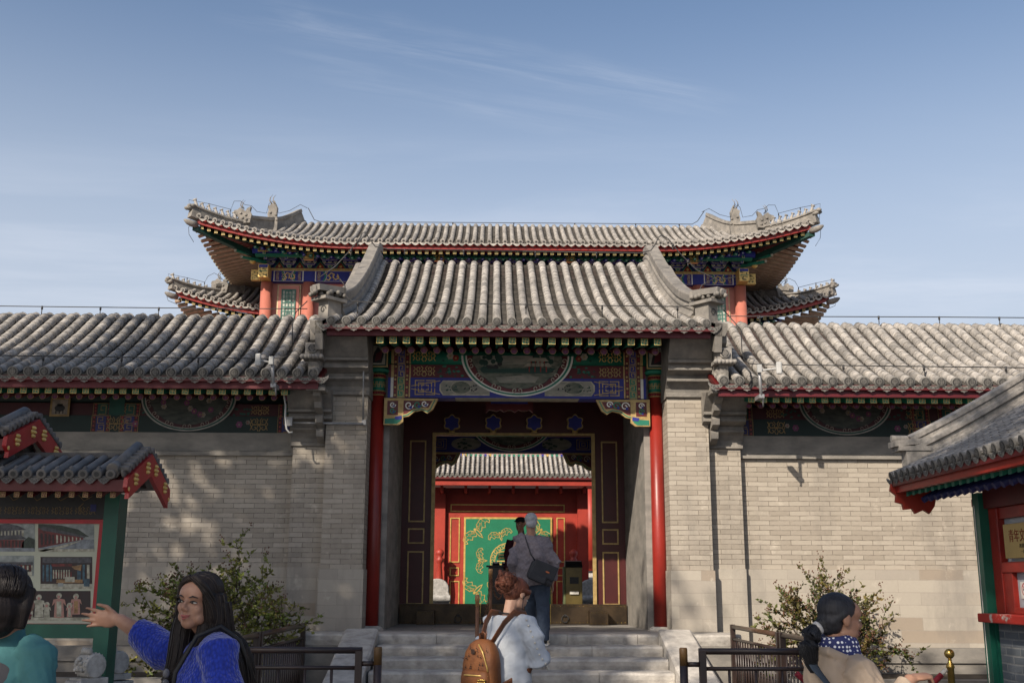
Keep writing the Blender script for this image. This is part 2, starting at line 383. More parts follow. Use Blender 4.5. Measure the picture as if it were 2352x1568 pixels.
def end_disc(mb, p, r, fwd, X, up, detail=True):
    """round eave tile: raised rim, face darkened to look sunk and a raised longevity sign"""
    mb.ti = random.uniform(.25, .6)
    fwd = Vector(fwd).normalized(); mb.mi = EDGE_I[0]
    mb.lathe(p - fwd * .06, [(r * .95, 0), (r * 1.02, .05), (r * 1.06, .07), (r * 1.06, .088), (r * .82, .088)], 14, fwd)
    if not detail: return
    mb.mi = 2; mb.poly([p + fwd * .0305 + X * (r * .83 * cos(t)) + up * (r * .83 * sin(t)) for t in [2 * pi * k / 14 for k in range(14)]])
    mb.mi = EDGE_I[0]; o = p + fwd * .034
    bars = [(-.6, .0, .6, .0), (-.45, .3, .45, .3), (-.45, -.3, .45, -.3), (-.25, .55, .25, .55), (-.25, -.55, .25, -.55), (0, -.72, 0, .72), (-.42, -.3, -.42, .3), (.42, -.3, .42, .3)]
    w = r * .07
    for x0, y0, x1, y1 in bars:
        dx, dy = (0, w) if y0 == y1 else (w, 0)
        q = [(x0 * r - dx, y0 * r - dy), (x1 * r + dx, y0 * r - dy), (x1 * r + dx, y1 * r + dy), (x0 * r - dx, y1 * r + dy)]
        mb.poly([o + X * a + up * b for a, b in q])
def drip(mb, p, w, h, fwd, X, up, detail=True):
    """pointed drip tile between two rows"""
    mb.mi = EDGE_I[0]; mb.ti = random.uniform(.4, .7); top = [(-1, .0), (-.6, -.22), (-.2, -.31), (.2, -.31), (.6, -.22), (1, .0)]
    bot = [(1.0, -.28), (.78, -.55), (.6, -.66), (.42, -.86), (.2, -.9), (0, -1.02), (-.2, -.9), (-.42, -.86), (-.6, -.66), (-.78, -.55), (-1.0, -.28)]
    f = lambda a, b: p + X * (a * w / 2) + up * (b * h)
    mb.prism([f(a, b) for a, b in top + bot], -Vector(fwd) * .02)
    if detail:
        mb.mi = 2; o = Vector(fwd) * .003
        for s in (-1, 1):
            for a0, b0, a1, b1 in ((.15, -.42, .35, -.5), (.35, -.5, .3, -.66), (.5, -.38, .66, -.46), (.05, -.6, .2, -.78)):
                d = Vector((a1 - a0, b1 - b0)); nn = Vector((-d.y, d.x)).normalized() * .035
                mb.poly([f(s * (a0 + nn.x), b0 + nn.y) + o, f(s * (a1 + nn.x), b1 + nn.y) + o, f(s * (a1 - nn.x), b1 - nn.y) + o, f(s * (a0 - nn.x), b0 - nn.y) + o][::s])
def sweep(mb, path, prof, X, mi=0, flip=1):
    """profile [(x, n)] carried along a path"""
    pts = [Vector(p) for p in path]; R = []
    for i in range(len(pts)):
        d, nr = frame_at(pts, i, X); R.append([pts[i] + X * (a * flip) + nr * b for a, b in prof])
    mb.mi = mi; mb.loft(R)
RIDGE_PROF = [(-.13, -.05), (-.13, .10), (-.10, .12), (-.10, .17), (-.12, .18), (-.12, .22), (-.085, .24), (-.085, .31), (-.115, .33), (-.115, .42), (-.07, .455), (.07, .455), (.115, .42), (.115, .33), (.085, .31), (.085, .24), (.12, .22), (.12, .18), (.10, .17), (.10, .12), (.13, .10), (.13, -.05)]
def wan_face(mb, c, s, mg, mo, U=(1, 0, 0), V=(0, 0, 1)):
    """square rafter end with a gilt fret"""
    p = Paint(mb, c, U, V, .002); h = s / 2
    p.rect(-h, -h, h, h, mg, 1); p.frame(-h, -h, h, h, s * .075, mo, 2)
    q = s * .27; w = s * .07
    p.line([(-q, q), (-q, 0), (q, 0), (q, -q)], w, mo, 2); p.line([(-q, -q), (0, -q), (0, q), (q, q)], w, mo, 2.6)
def square_rafter_proto(name, s, length, parent, c, mats=None, dz=.0):
    mb = MB(); c = Vector(c); mb.mi = 0
    a = [(c.x - s / 2, c.y, c.z - s / 2), (c.x + s / 2, c.y, c.z - s / 2), (c.x + s / 2, c.y + length, c.z - s / 2 + dz), (c.x - s / 2, c.y + length, c.z - s / 2 + dz)]
    mb.hexa(a + [(q[0], q[1], q[2] + s) for q in a]); wan_face(mb, c, s, 0, 1)
    return mb.build(name, mats or [GREEN, GOLD], parent)
def round_rafter_proto(name, r, length, parent, c, dz=.0, far=False):
    mb = MB(); c = Vector(c); mb.mi = 0
    mb.tube([c, c + Vector((0, length, dz))], r, 12)
    p = Paint(mb, c, (1, 0, 0), (0, 0, 1), .002)
    if far:
        p.disc(0, 0, r, 0, 1); p.disc(0, r * .25, r * .55, 2, 2, 8); p.disc(0, r * .3, r * .2, 1, 3, 6)
    else:
        p.disc(0, 0, r, 2, 1, 14); p.circle(0, 0, r * .93, r * .09, 1, 2)
        for b in (-.38, 0, .38): p.rect(-r * .5, r * (b - .04), r * .5, r * (b + .04), 3, 2)
        p.rect(-r * .05, -r * .6, r * .05, r * .6, 3, 3)
    return mb
# ------------------------------------------------------------------ the ground, the terrace and the steps
mb = MB(); mb.poly([(-150, -150, 0), (150, -150, 0), (150, 300, 0), (-150, 300, 0)])
GROUND = brick_mat('ground_paving', (.20, .19, .175), (.27, .255, .235), (.12, .115, .105), bw=.6, bh=.3, ms=.006, stain=(.12, .115, .105), bump=.2)
ntg = GROUND.node_tree
m_, b_ = newmat('stone_paving')
tcg = N(m_, 'ShaderNodeTexCoord'); tbg = N(m_, 'ShaderNodeTexBrick'); lk(m_, tcg.outputs['Object'], tbg.inputs['Vector'])
tbg.inputs['Scale'].default_value = 1; tbg.inputs['Brick Width'].default_value = .8; tbg.inputs['Row Height'].default_value = .4; tbg.inputs['Mortar Size'].default_value = .006
tbg.inputs['Color1'].default_value = (.22, .21, .195, 1); tbg.inputs['Color2'].default_value = (.28, .265, .24, 1); tbg.inputs['Mortar'].default_value = (.10, .095, .09, 1)
lk(m_, mixc(m_, mrange(m_, noise_tex(m_, 2.5), .4, .7), tbg.outputs['Color'], (.17, .16, .15)), b_.inputs['Base Color']); b_.inputs['Roughness'].default_value = .85
bumpn(m_, b_, noise_tex(m_, 20, 5), .2); PAVING = m_
struct(mb.build('ground', PAVING))
mb = MB(); mb.box((-13, 20.7, 0), (13, 33, .95)); struct(mb.build('courtyard_terrace', PAVING))

steps = thing('stone_steps', 'broad flight of worn pale stone steps rising to the red gateway', 'steps', (0, 14.4, 0))
def worn_slab(x0, x1, y0, y1, z0, z1, seed, nose=.03):
    """a slab with a rounded, chipped front nosing"""
    b = MB(); rnd = random.Random(seed); n = max(4, int((x1 - x0) / .12)); rows = []
    for i in range(n + 1):
        x = x0 + (x1 - x0) * i / n; w = noise.noise(Vector((x * 1.7, seed * 3.1, 0))) * .014 + noise.noise(Vector((x * 7, seed * 5.3, 2))) * .007
        yf = y0 + w; zt = z1 + noise.noise(Vector((x * .9, seed * 1.7, 5))) * .010
        rows.append([(x, y1, z0), (x, y1, z1), (x, yf + nose * 2.2, zt), (x, yf + nose * .7, zt - nose * .28), (x, yf + nose * .05, zt - nose), (x, yf + .004, (z0 + zt) / 2 - .01), (x, yf + .012 + rnd.uniform(0, .012), z0)])
    b.smooth = False; b.loft([[Vector(q) for q in r] for r in rows]); return b
STEP_Y = [14.40, 13.98, 13.55, 13.10, 12.64, 12.18, 11.72, 11.26]
STEP_Z = [1.0, .872, .752, .625, .505, .385, .265, .14]
for i in range(1, 8):
    segs = [(-1.76, -.62, .1), (-.615, .9, .5), (.905, 1.78, .8)] if i % 2 else [(-1.76, .3, .3), (.305, 1.78, .65)]
    for x0, x1, t in segs:
        b = worn_slab(x0, x1, STEP_Y[i], STEP_Y[i - 1] + .12, STEP_Z[i] - .14, STEP_Z[i], i * 7 + x0); b.t = [random.uniform(.2, .8)] * len(b.t); b.build('step', STONE, steps)
for x0, x1 in ((-2.82, -1.05), (-1.045, .62), (.625, 1.52), (1.525, 2.86)):
    b = worn_slab(x0, x1, STEP_Y[0], 15.1, .855, 1.0, x0 * 9); b.t = [random.uniform(.3, .7)] * len(b.t); b.build('edge_stone', STONE, steps)
mb = MB(); mb.box((-2.78, 14.5, 0), (2.8, 20.7, .853)); mb.box((-2.78, 15.102, .8531), (2.8, 20.7, .996)); mb.build('platform', PAVING, steps)
for s in (-1, 1):     # sloping cheek slabs
    b = MB(); x0, x1 = s * 1.79, s * 2.22; n = 10; rings = []
    for i in range(n + 1):
        t = i / n; y = 14.38 - t * 3.3; z = 1.0 - t * .95; w = noise.noise(Vector((t * 9, s, 3))) * .012
        rings.append([Vector((x0 - s * w, y, z - .6)), Vector((x0 + s * (.0 + w), y, z + .045)), Vector((x0 + s * .03, y, z + .065)), Vector((x1 - s * .03, y, z + .06)), Vector((x1 + w, y, z + .035)), Vector((x1, y, z - .6))])
    b.loft(rings if s > 0 else [r[::-1] for r in rings]); b.build('cheek_slab', STONE, steps)
    b = MB(); b.box((s * 2.23, 14.42, 0), (s * 2.86, 15.25, .853)); b.build('corner_block', PLASTER, steps)

PURPLE_L = lacquer('light_purple_paint', (.26, .08, .20), .55)
# ------------------------------------------------------------------ the front gate
gate = thing('gate_building', 'roofed gateway with red columns, painted beams and grey curved tile roof', 'gateway', (0, 18, 1.0))
def roof_curve(y0, z0, y1, z1, a=.62, roll=.55, n=22):
    """top (y1,z1) to eave (y0,z0): concave slope that rolls over at the top"""
    o = []
    for i in range(n + 1):
        t = i / n; o.append((y1 + (y0 - y1) * t, z0 + (z1 - z0) * ((1 - t) * a + (1 - t) ** 2 * (1 - a))))
    q = []
    for y, z in o:
        d = (y1 - y) / roll
        if d < 1: z -= (1 - d) ** 2 * .20
        q.append((y, z))
    q.insert(0, (y1 + .25, q[0][1] - .09)); return q
G_EY, G_EZ, G_RY, G_RZ = 14.38, 5.085, 19.3, 7.54
gcurve = roof_curve(G_EY, G_EZ, G_RY, G_RZ)
X1 = Vector((1, 0, 0)); UP = Vector((0, 0, 1))
def straight_roof(curve, x0, x1, n, r, seg=.2, drip_h=.125, detail=True, far=False, tshift=0.):
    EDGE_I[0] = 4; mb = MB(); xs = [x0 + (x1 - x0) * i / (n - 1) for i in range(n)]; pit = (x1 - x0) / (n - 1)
    path = lambda x: [Vector((x, y, z)) for y, z in curve]
    for x in xs:
        barrel_row(mb, [q + UP * .012 for q in path(x)], r, X1, seg, 4 if far else 6, tshift)
    for k in range(n - 1): channel(mb, path(xs[k]), path(xs[k + 1]), X1, .16 if far else .075)
    y, z = curve[-1]; dv = Vector((0, curve[-1][0] - curve[-3][0], curve[-1][1] - curve[-3][1])).normalized()
    fw = (dv + Vector((0, -1, 0))).normalized(); up = X1.cross(fw).normalized(); up = up if up.z > 0 else -up
    for x in xs: end_disc(mb, Vector((x, y, z + r * .25)), r, fw, X1, up, detail)
    for k in range(-1, n): drip(mb, Vector((x0 + (k + .5) * pit, y - .02, z - r * .10)), pit * .98, drip_h, Vector((0, -1, -.25)).normalized(), X1, Vector((0, -.25, 1)).normalized(), detail)
    EDGE_I[0] = 0
    # boarding under the tiles
    mb.mi = 3; mb.ti = .5
    for (ya, za), (yb, zb) in zip(curve, curve[1:]):
        mb.hexa([(x0 - pit / 2, yb, zb - .10), (x1 + pit / 2, yb, zb - .10), (x1 + pit / 2, ya, za - .10), (x0 - pit / 2, ya, za - .10)] + [(x0 - pit / 2, yb, zb - .035), (x1 + pit / 2, yb, zb - .035), (x1 + pit / 2, ya, za - .035), (x0 - pit / 2, ya, za - .035)])
    return mb
TILES = [TILE, TROUGH, RELIEF_SHADE, RED_DEEP, TILE_EDGE]
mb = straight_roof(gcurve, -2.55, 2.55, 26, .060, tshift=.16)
# rear slope
mb.mi = 0; mb.ti = .5; mb.hexa([(-2.6, 19.5, 7.1), (2.6, 19.5, 7.1), (2.6, 21.6, 5.0), (-2.6, 21.6, 5.0), (-2.6, 19.5, 7.25), (2.6, 19.5, 7.25), (2.6, 21.6, 5.12), (-2.6, 21.6, 5.12)])
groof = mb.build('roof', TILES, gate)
for s in (-1, 1):
    mb = MB(); top_ = gcurve[1:-3]; m = len(top_)
    path = [Vector((s * (2.50 + .13 * max(0, (k - m * .72) / (m * .28)) ** 2), y, z + .0)) for k, (y, z) in enumerate(top_)]
    path = resample(path, .17)
    base = [(-.13, -.06), (-.13, .05), (-.105, .085), (-.09, .12), (-.105, .155), (-.10, .18), (-.075, .20), (-.075, .235), (.075, .235), (.075, .20), (.10, .18), (.105, .155), (.09, .12), (.105, .085), (.13, .05), (.13, -.06)]
    sweep(mb, path, base, X1)
    mb.mi = 0; k = 0
    while k < len(path) - 1:                                          # coping blocks with open joints
        e_ = min(k + 4, len(path) - 1); seg_ = [path[q] for q in range(k, e_ + 1)]; d0 = (seg_[1] - seg_[0]).normalized() * .006
        seg_[0] = seg_[0] + d0; seg_[-1] = seg_[-1] - d0; w_ = random.uniform(-.004, .004)
        sweep(mb, seg_, [(-.095 + w_, .236), (-.10 + w_, .245), (-.10, .34 + w_), (-.085, .362 + w_), (.085, .362 + w_), (.10, .34 + w_), (.10 + w_, .245), (.095, .236)], X1); k = e_
    mb.build('barge_ridge', [CARVED, TROUGH], groof)
    # outward turned finial at the foot of the ridge
    mb = MB(); ft = path[-1]; e = Vector((s * 2.63, ft.y - .10, ft.z - .02)); rot = Matrix.Rotation(s * radians(40), 3, 'Z')
    mb.mi = 0; mb.cbox(e + UP * .02 + Vector((s * .02, -.10, 0)), (.20, .24, .36), rot); mb.cbox(e + UP * .205 + Vector((s * .03, -.12, 0)), (.30, .40, .045), rot)
    tilt = rot @ Matrix.Rotation(radians(5), 3, 'X')
    sl_ = [Vector((x, y, z)) for y, x, z in ()]
    c0 = e + UP * .355 + Vector((s * .045, -.13, 0)); mb.cbox(c0, (.20, .50, .075), tilt); mb.cbox(c0 + UP * .045, (.15, .47, .02), tilt)
    mb.mi = 0
    for k in range(26):
        q = tilt @ Vector((random.uniform(-.12, .12), -.27 + .50 * k / 25, random.uniform(-.085, -.045)))
        mb.ti = random.random(); mb.lathe(c0 + q, [(.01, -.03), (.036, -.012), (.034, .02), (.01, .04)], 6, Vector((random.uniform(-1, 1), random.uniform(-1, 1), 1)))
    mb.mi = 0; mb.lathe(c0 + tilt @ Vector((0, -.25, -.01)), [(.05, 0), (.05, .02), (.03, .022)], 12, tilt @ Vector((0, -1, 0)))
    p = Paint(mb, e + UP * .06 + Vector((s * .02, -.10, 0)) + rot @ Vector((0, -.122, 0)), rot @ X1, UP, .004)
    p.spiral(0, 0, .06, 1.2, 0, .018, 1, 1)
    mb.mi = 0; end_disc(mb, e + Vector((s * .10, -.28, -.16)), .060, rot @ Vector((s * .1, -1, 0)), rot @ X1, UP); drip(mb, e + Vector((s * .03, -.28, -.22)), .18, .11, Vector((0, -1, 0)), X1, UP)
    mb.mi = 0; mb.prism([e + Vector((s * .13, -.25, -.20)), e + Vector((s * .20, -.28, -.40)), e + Vector((s * .05, -.25, -.28))], (0, .03, 0))
    mb.build('ridge_finial', [CARVED, RELIEF_SHADE, RELIEF_SHADE], groof)
    # gable: barge board and stepped brick verge
    mb = MB(); path = [Vector((s * 2.72, y, z - .02)) for y, z in gcurve[1:]]
    sweep(mb, path, [(-.05, -.36), (-.05, .03), (.05, .03), (.05, -.36)], X1)
    sweep(mb, path, [(-.05, -.14), (-.05, .03), (.12, .03), (.12, -.06), (.09, -.14)], X1, 0, s)
    mb.build('gable_verge', CARVED, gate)
mb = MB(); mb.box((-2.62, 14.50, 4.93), (2.62, 14.60, 5.06)); mb.box((-2.62, 14.47, 4.915), (2.62, 14.499, 5.045)); mb.build('eave_board', MAROON, gate)
xs = [-1.905 + 3.81 * i / 21 for i in range(22)]
pr0 = square_rafter_proto('square_rafter', .094, .75, gate, (xs[0], 14.56, 4.875), [GREEN, GOLD], .10)
for x in xs[1:]: again(pr0, gate, (x - xs[0], 0, 0))
xr = [-1.865 + 3.79 * i / 21 for i in range(22)]
pr1 = round_rafter_proto('round_rafter', .05, 1.0, gate, (xr[0], 14.93, 4.815), .28).build('round_rafter', [RED_DEEP, GOLD_DULL, PURPLE, PURPLE_L], gate)
for x in xr[1:]: again(pr1, gate, (x - xr[0], 0, 0))
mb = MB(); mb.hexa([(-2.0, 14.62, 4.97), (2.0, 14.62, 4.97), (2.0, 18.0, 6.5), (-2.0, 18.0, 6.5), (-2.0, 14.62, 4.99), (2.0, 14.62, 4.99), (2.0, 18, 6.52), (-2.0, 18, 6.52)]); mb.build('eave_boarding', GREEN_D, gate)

for s in (-1, 1):
    pier = MB(); fx = lambda a, b: (min(s * a, s * b), max(s * a, s * b))
    x0, x1 = fx(2.115, 2.69)
    pier.box((x0, 15.2, 1.815), (x1, 15.72, 4.2)); po = pier.build('pier', BRICK, gate)
    b = MB(); b.box((x0 - .018, 15.175, .999), (x1 + .018, 15.74, 1.815)); b.build('pier_plinth', PLINTH, gate)
    b = MB(); b.smooth = False                                   # mouldings that step forward under the eave
    def mould(prof, xa, xb):
        R = [[Vector((x, y, z)) for y, z in prof] for x in (xa, xb)]; b.loft(R)
    prof = [(15.72, 4.2), (15.2, 4.2), (15.15, 4.215), (15.15, 4.26), (15.17, 4.275), (15.16, 4.33), (15.10, 4.39), (15.03, 4.42), (15.03, 4.455), (15.06, 4.465), (15.06, 4.50), (14.98, 4.53), (14.90, 4.555), (14.90, 4.60), (14.93, 4.61), (14.93, 4.635), (14.84, 4.65), (14.84, 4.685), (14.87, 4.69), (14.62, 4.99), (14.62, 5.03), (15.72, 5.15)]
    mould(prof, x0 - .02, x1 + .02)
    b.build('corbelled_pier_head', CARVED, gate)
    # carved verge end beside the eave
    b = MB(); xo = s * 2.80
    prof = [(15.0, 4.2), (14.86, 4.26), (14.83, 4.36), (14.9, 4.42), (14.80, 4.46), (14.78, 4.56), (14.86, 4.62), (14.66, 4.70), (14.64, 4.80), (14.52, 4.86), (14.50, 5.0), (15.1, 5.2)]
    R = [[Vector((x, y, z)) for y, z in prof] for x in (xo - .05, xo + .05)]; b.loft(R); b.build('carved_bracket', CARVED, gate)
    w0, w1 = fx(1.85, 2.69); b = MB(); b.prism([(w0, y, z) for y, z in ((15.745, .998), (20.6, .998), (20.6, 5.6), (19.2, 6.9), (15.745, 5.3))], (w1 - w0, 0, 0)); b.build('side_wall', PLASTER, gate)
    # column
    b = MB(); cx = s * 2.03; b.mi = 0; b.lathe((cx, 15.70, 1.0), [(.103, .05), (.102, 1.2), (.098, 3.30)], 24); col = b.build('column', RED, gate)
    b = MB(); b.lathe((cx, 15.70, 1.0), [(.17, 0), (.165, .025), (.125, .052)], 24); b.box((cx - .19, 15.5, .997), (cx + .19, 15.9, 1.006)); b.build('base_stone', STONE, gate)
    b = MB(); b.mi = 0; b.lathe((cx, 15.70, 4.3), [(.101, 0), (.103, .30)], 20)
    for zc in (4.325, 4.575):
        b.mi = 1; b.lathe((cx, 15.70, zc), [(.1035, -.028), (.1035, .028)], 20); b.mi = 3
        for k in range(9):
            a = pi + pi * (k + .5) / 9; b.lathe((cx + .104 * cos(a), 15.70 + .104 * sin(a), zc), [(.004, -.017), (.016, 0), (.004, .017)], 6)
    b.mi = 2
    for zc in (4.297, 4.355, 4.548, 4.604): b.lathe((cx, 15.70, zc), [(.1055, -.007), (.1055, .007)], 20)
    for k in range(6):                                            # meander round the band
        a = pi + pi * (k + .5) / 6; p = Paint(b, (cx + .1035 * cos(a), 15.70 + .1035 * sin(a), 4.45), (-sin(a), cos(a), 0), UP, .003); p.wan(0, 0, .035, .009, 2, 1)
    b.build('column_band', [GREEN, MAROON, GOLD_DULL, RED], gate)
    # painted box head above the column
    b = MB(); b.mi = 0; b.lathe((cx, 15.66, 4.62), [(.14, 0), (.17, .03), (.15, .06)], 16); b.mi = 1; b.box((cx - .15, 15.50, 4.68), (cx + .15, 15.8, 5.04))
    p = Paint(b, (cx, 15.50, 4.86), X1, UP, .003); p.frame(-.15, -.18, .15, .18, .02, 2); p.rect(-.11, -.14, .11, .14, 3); p.poly([(-.09, -.12), (.06, -.12), (.09, .02), (.0, .12), (-.05, .04)], 4, 2)
    p.poly([(-.04, -.1), (.05, -.06), (.07, .08), (-.02, .02)], 5, 3)
    b.build('beam_end', [GREEN, GREEN_D, GOLD_DULL, CREAM, BLACK, MAROON], gate)

# painted beams across the front
PM = [BLUE, GREEN, MAROON, GOLD_DULL, CREAM, WHITE, GREEN_D, RED, BLACK, PURPLE, GOLD]
LANDS = M('painted_landscape', (.17, .17, .13), (.05, .065, .05), 7, .7, stretch=(1, 1, 3))
LANDW = M('painted_mist', (.30, .28, .23), (.16, .165, .14), 5, .7, stretch=(1, 1, 3)); PM += [LANDS, LANDW]
def baofu(p, cx, top, rx, ry, scale=1.0, scene=True):
    """half-round cartouche with layered cloud borders; top edge straight"""
    def arc(k, n=40, wob=0, m=9):
        o = []
        for i in range(n + 1):
            a = pi + pi * i / n; w = 1 + wob * abs(sin(a * m)); o.append((cx + rx * k * w * cos(a), top + ry * k * w * sin(a)))
        return o
    p.poly(arc(1.0), 5, 3); p.poly(arc(.965), 1, 4); p.poly(arc(.925), 5, 5); p.poly(arc(.90), 2, 6); p.poly(arc(.80, 54, .035, 8), 8, 7); p.poly(arc(.785, 54, .035, 8), 11, 8)
    for i in range(7):                                            # curls on the border
        a = pi + pi * (i + .5) / 7; u, v = cx + rx * .85 * cos(a), top + ry * .85 * sin(a)
        for sg in (-1, 1): p.spiral(u + sg * .035 * scale * -sin(a), v + sg * .035 * scale * cos(a), .04 * scale, 1.0, a, .012 * scale, 4, 8.6, sg)
    if scene:
        w = rx * .7; h = ry * .72
        p.poly([(cx - w * .95, top), (cx + w * .95, top), (cx + w * .9, top - h * .3), (cx - w * .9, top - h * .3)], 12, 9)
        p.poly([(cx - w * .45, top - h * .92), (cx + w * .45, top - h * .92), (cx + w * .55, top - h * .72), (cx + .1, top - h * .66), (cx - w * .55, top - h * .75)], 12, 9)
        rr = random.Random(3)
        for i in range(26):
            side = -1 if i < 15 else 1
            p.disc(cx + side * w * rr.uniform(.30, .92), top - h * rr.uniform(.02, .5), rr.uniform(.025, .06) * scale, 6 if rr.random() < .6 else 8, 10 + .05 * i, 7)
        p.poly([(cx - w, top - h * .46), (cx + w, top - h * .42), (cx + w * .8, top - h * .6), (cx - w * .8, top - h * .6)], 6, 12)
        for z0, ww in ((.12, .28), (.30, .36)):                    # small two storeyed pavilion
            px = cx + w * .52; v = top - h * z0
            p.poly([(px - ww * w, v - .03 * scale), (px + ww * w, v - .03 * scale), (px + ww * w * .7, v + .02 * scale), (px - ww * w * .7, v + .02 * scale)], 4, 13)
            for q in (-.6, -.2, .2, .6): p.rect(px + q * ww * w - .008, v - .11 * scale, px + q * ww * w + .008, v - .03 * scale, 7, 13)
    else:
        rr = random.Random(5)
        for i in range(9): p.flower(cx + rx * .6 * rr.uniform(-.9, .9), top - ry * .6 * rr.uniform(.05, .9), .05 * scale, 4 if i % 2 else 9, 3, 9 + i * .1)
def leaf_spray(p, u, v, r, mi, k):
    rr = random.Random(int(u * 100)); 
    for i in range(11): p.disc(u + r * rr.uniform(-1, 1), v + r * .5 * rr.uniform(-1, 1), r * rr.uniform(.10, .2), mi, k + .04 * i, 5, r * rr.uniform(.08, .14))
BX, GZ = 1.88, 4.26
YB = 15.60
mb = MB()
mb.mi = 0; mb.box((-BX, YB, 4.26), (BX, YB + .3, 4.55)); mb.mi = 2; mb.box((-BX, YB + .04, 4.552), (BX, YB + .2, 4.75)); mb.mi = 1
mb.tube([(-BX, YB + .12, 4.86), (BX, YB + .12, 4.86)], .125, 20)
mb.mi = 4; mb.box((-.9, YB + .02, 4.252), (.9, YB + .28, 4.2595)); mb.mi = 0; mb.box((-1.88, YB + .02, 4.252), (-.91, YB + .28, 4.2595)); mb.box((.91, YB + .02, 4.252), (1.88, YB + .28, 4.2595))
pb = Paint(mb, (0, YB, 4.26), X1, UP, .0022)      # lower beam
pr_ = Paint(mb, (0, YB + .04, 4.552), X1, UP, .0022)
pg = Paint(mb, (0, YB - .006, 4.752), X1, UP, .0022)
for s in (-1, 1):
    for pp, h, c0, c1 in ((pb, .29, 1, 0), (pr_, .198, 0, 2), (pg, .22, 0, 1)):
        a, b_ = sorted((s * 1.80, s * 1.84)); pp.rect(a, 0, b_, h, 5 if pp is pb else 3)
        a, b_ = sorted((s * 1.575, s * 1.80)); pp.rect(a, 0, b_, h, 2); 
        a, b_ = sorted((s * 1.635, s * 1.745)); pp.rect(a, 0, b_, h, c0, 2); pp.frame(a, -.01, b_, h + .01, .008, 3, 3); pp.fret(a + .012, .005, b_ - .012, h - .005, .011, 3, 3)
        for q in (1.605, 1.775):
            for i in range(max(3, int(h / .05))): pp.disc(s * q, (i + .5) * h / max(3, int(h / .05)), .017, 7 if i % 2 else 3, 3, 8)
        a, b_ = sorted((s * 1.555, s * 1.575)); pp.rect(a, 0, b_, h, 3, 3)
    # blue square fret panel on the lower beam
    cx = s * 1.34
    for q in (.11, .075, .04): pb.frame(cx - q * 1.35, .145 - q, cx + q * 1.35, .145 + q, .013, 3, 2)
    pb.rect(cx - .17, .135, cx + .17, .155, 0, 2.6); pb.rect(cx - .01, .02, cx + .01, .27, 0, 2.6)
    for q in (-1, 1): pb.line([(cx + s * .20, .145 + q * .02), (cx + s * -.0 - s * .22, .145 + q * .10)], .010, 3, 3)
    # pale painted scrolls either side of the cartouche
    e0, e1 = s * 1.13, s * .40
    pb.poly([(e0, .10), (e0 - s * .05, .03), (e1, .03), (e1, .25), (e0 - s * .05, .25), (e0, .19)][::(1 if s > 0 else -1)][::-1], 4, 2)
    pb.poly([(e0 - s * .02, .11), (e0 - s * .06, .05), (e1, .05), (e1, .235), (e0 - s * .06, .235), (e0 - s * .02, .18)][::(1 if s > 0 else -1)][::-1], 12, 3)
    pb.disc(s * .82, .145, .15, 4, 4, 18, .10); pb.disc(s * .82, .145, .14, 11, 5, 18, .09); leaf_spray(pb, s * .97, .14, .1, 6, 6); leaf_spray(pb, s * .68, .13, .1, 8, 6.5)
    # gold curls and flowers on the red board and the green purlin
    pr_.scroll(s * 1.36 - .16, .02, s * 1.36 + .16, .18, .011, 3, 2); leaf_spray(pr_, s * .95, .10, .17, 1, 2); leaf_spray(pr_, s * 1.02, .08, .14, 6, 3)
    pg.scroll(s * 1.36 - .17, .03, s * 1.36 + .17, .20, .013, 10, 4); pg.flower(s * .98, .12, .055, 4, 3, 4); pg.flower(s * .90, .09, .05, 7, 3, 4); leaf_spray(pg, s * .95, .11, .14, 6, 3)
pc = Paint(mb, (0, YB - .012, 4.26), X1, UP, .0018); baofu(pc, 0, .62, .82, .605)
mb.build('painted_beam', PM, gate)
# carved corner brackets
def queti(s, parent, y, x0, z1, w, h, name='carved_bracket', dark=False):
    b = MB(); f = lambda a, c: Vector((s * (x0 - a * w), y, z1 - c * h))
    out = [(0, 0), (1.0, .02), (.90, .42), (.80, .55), (.70, .44), (.56, .50), (.46, .66), (.36, .70), (.36, .86), (.28, .98), (0, .98)]
    pts = [f(a, c) for a, c in out]
    if s > 0: pts = pts[::-1]
    b.mi = 0; b.prism(pts, (0, .07, 0)) if s < 0 else b.prism(pts, (0, .07, 0))
    p = Paint(b, (0, y, 0), X1, UP, .003); g = lambda L: [(s * (x0 - a * w), z1 - c * h) for a, c in L]
    def po(L, mi, k):
        q = g(L); ar = sum(q[i - 1][0] * q[i][1] - q[i][0] * q[i - 1][1] for i in range(len(q))); p.poly(q if ar > 0 else q[::-1], mi, k)
    po([(.06, .10), (.26, .10), (.26, .62), (.06, .62)], 1, 1); po([(.36, .09), (.90, .09), (.82, .36), (.70, .34), (.54, .40), (.42, .56), (.36, .58)], 1, 1)
    po([(.02, .76), (.34, .72), (.30, .86), (.24, .94), (.02, .94)], 2, 1); po([(.20, .68), (.33, .64), (.33, .78), (.22, .80)], 3, 2)
    ln = lambda L, w_, mi, k: p.line(g(L), w_, mi, k)
    ln([(.94, .06), (.86, .40), (.80, .50), (.70, .40), (.55, .45), (.44, .61), (.35, .66)], .014, 2, 2)
    for a, c, r, mi in ((.46, .26, .065, 4), (.62, .24, .06, 5), (.75, .2, .05, 4), (.16, .24, .045, 4), (.16, .46, .045, 5)):
        q = g([(a, c)])[0]; p.spiral(q[0], q[1], r, 1.3, 0, .016, mi, 3, s); p.disc(q[0] + r * .4, q[1] - r * .5, r * .35, 3, 3.5, 7)
    return b.build(name, [GOLD_DULL, RED_DEEP, GREEN, BLUE, WHITE, GREEN] if not dark else [GOLD_DULL, RED_DEEP, GREEN, BLUE, CREAM, GREEN], parent)
for s in (-1, 1): queti(s, gate, 15.585, 1.925, 4.245, .78, .40, 'corner_bracket')

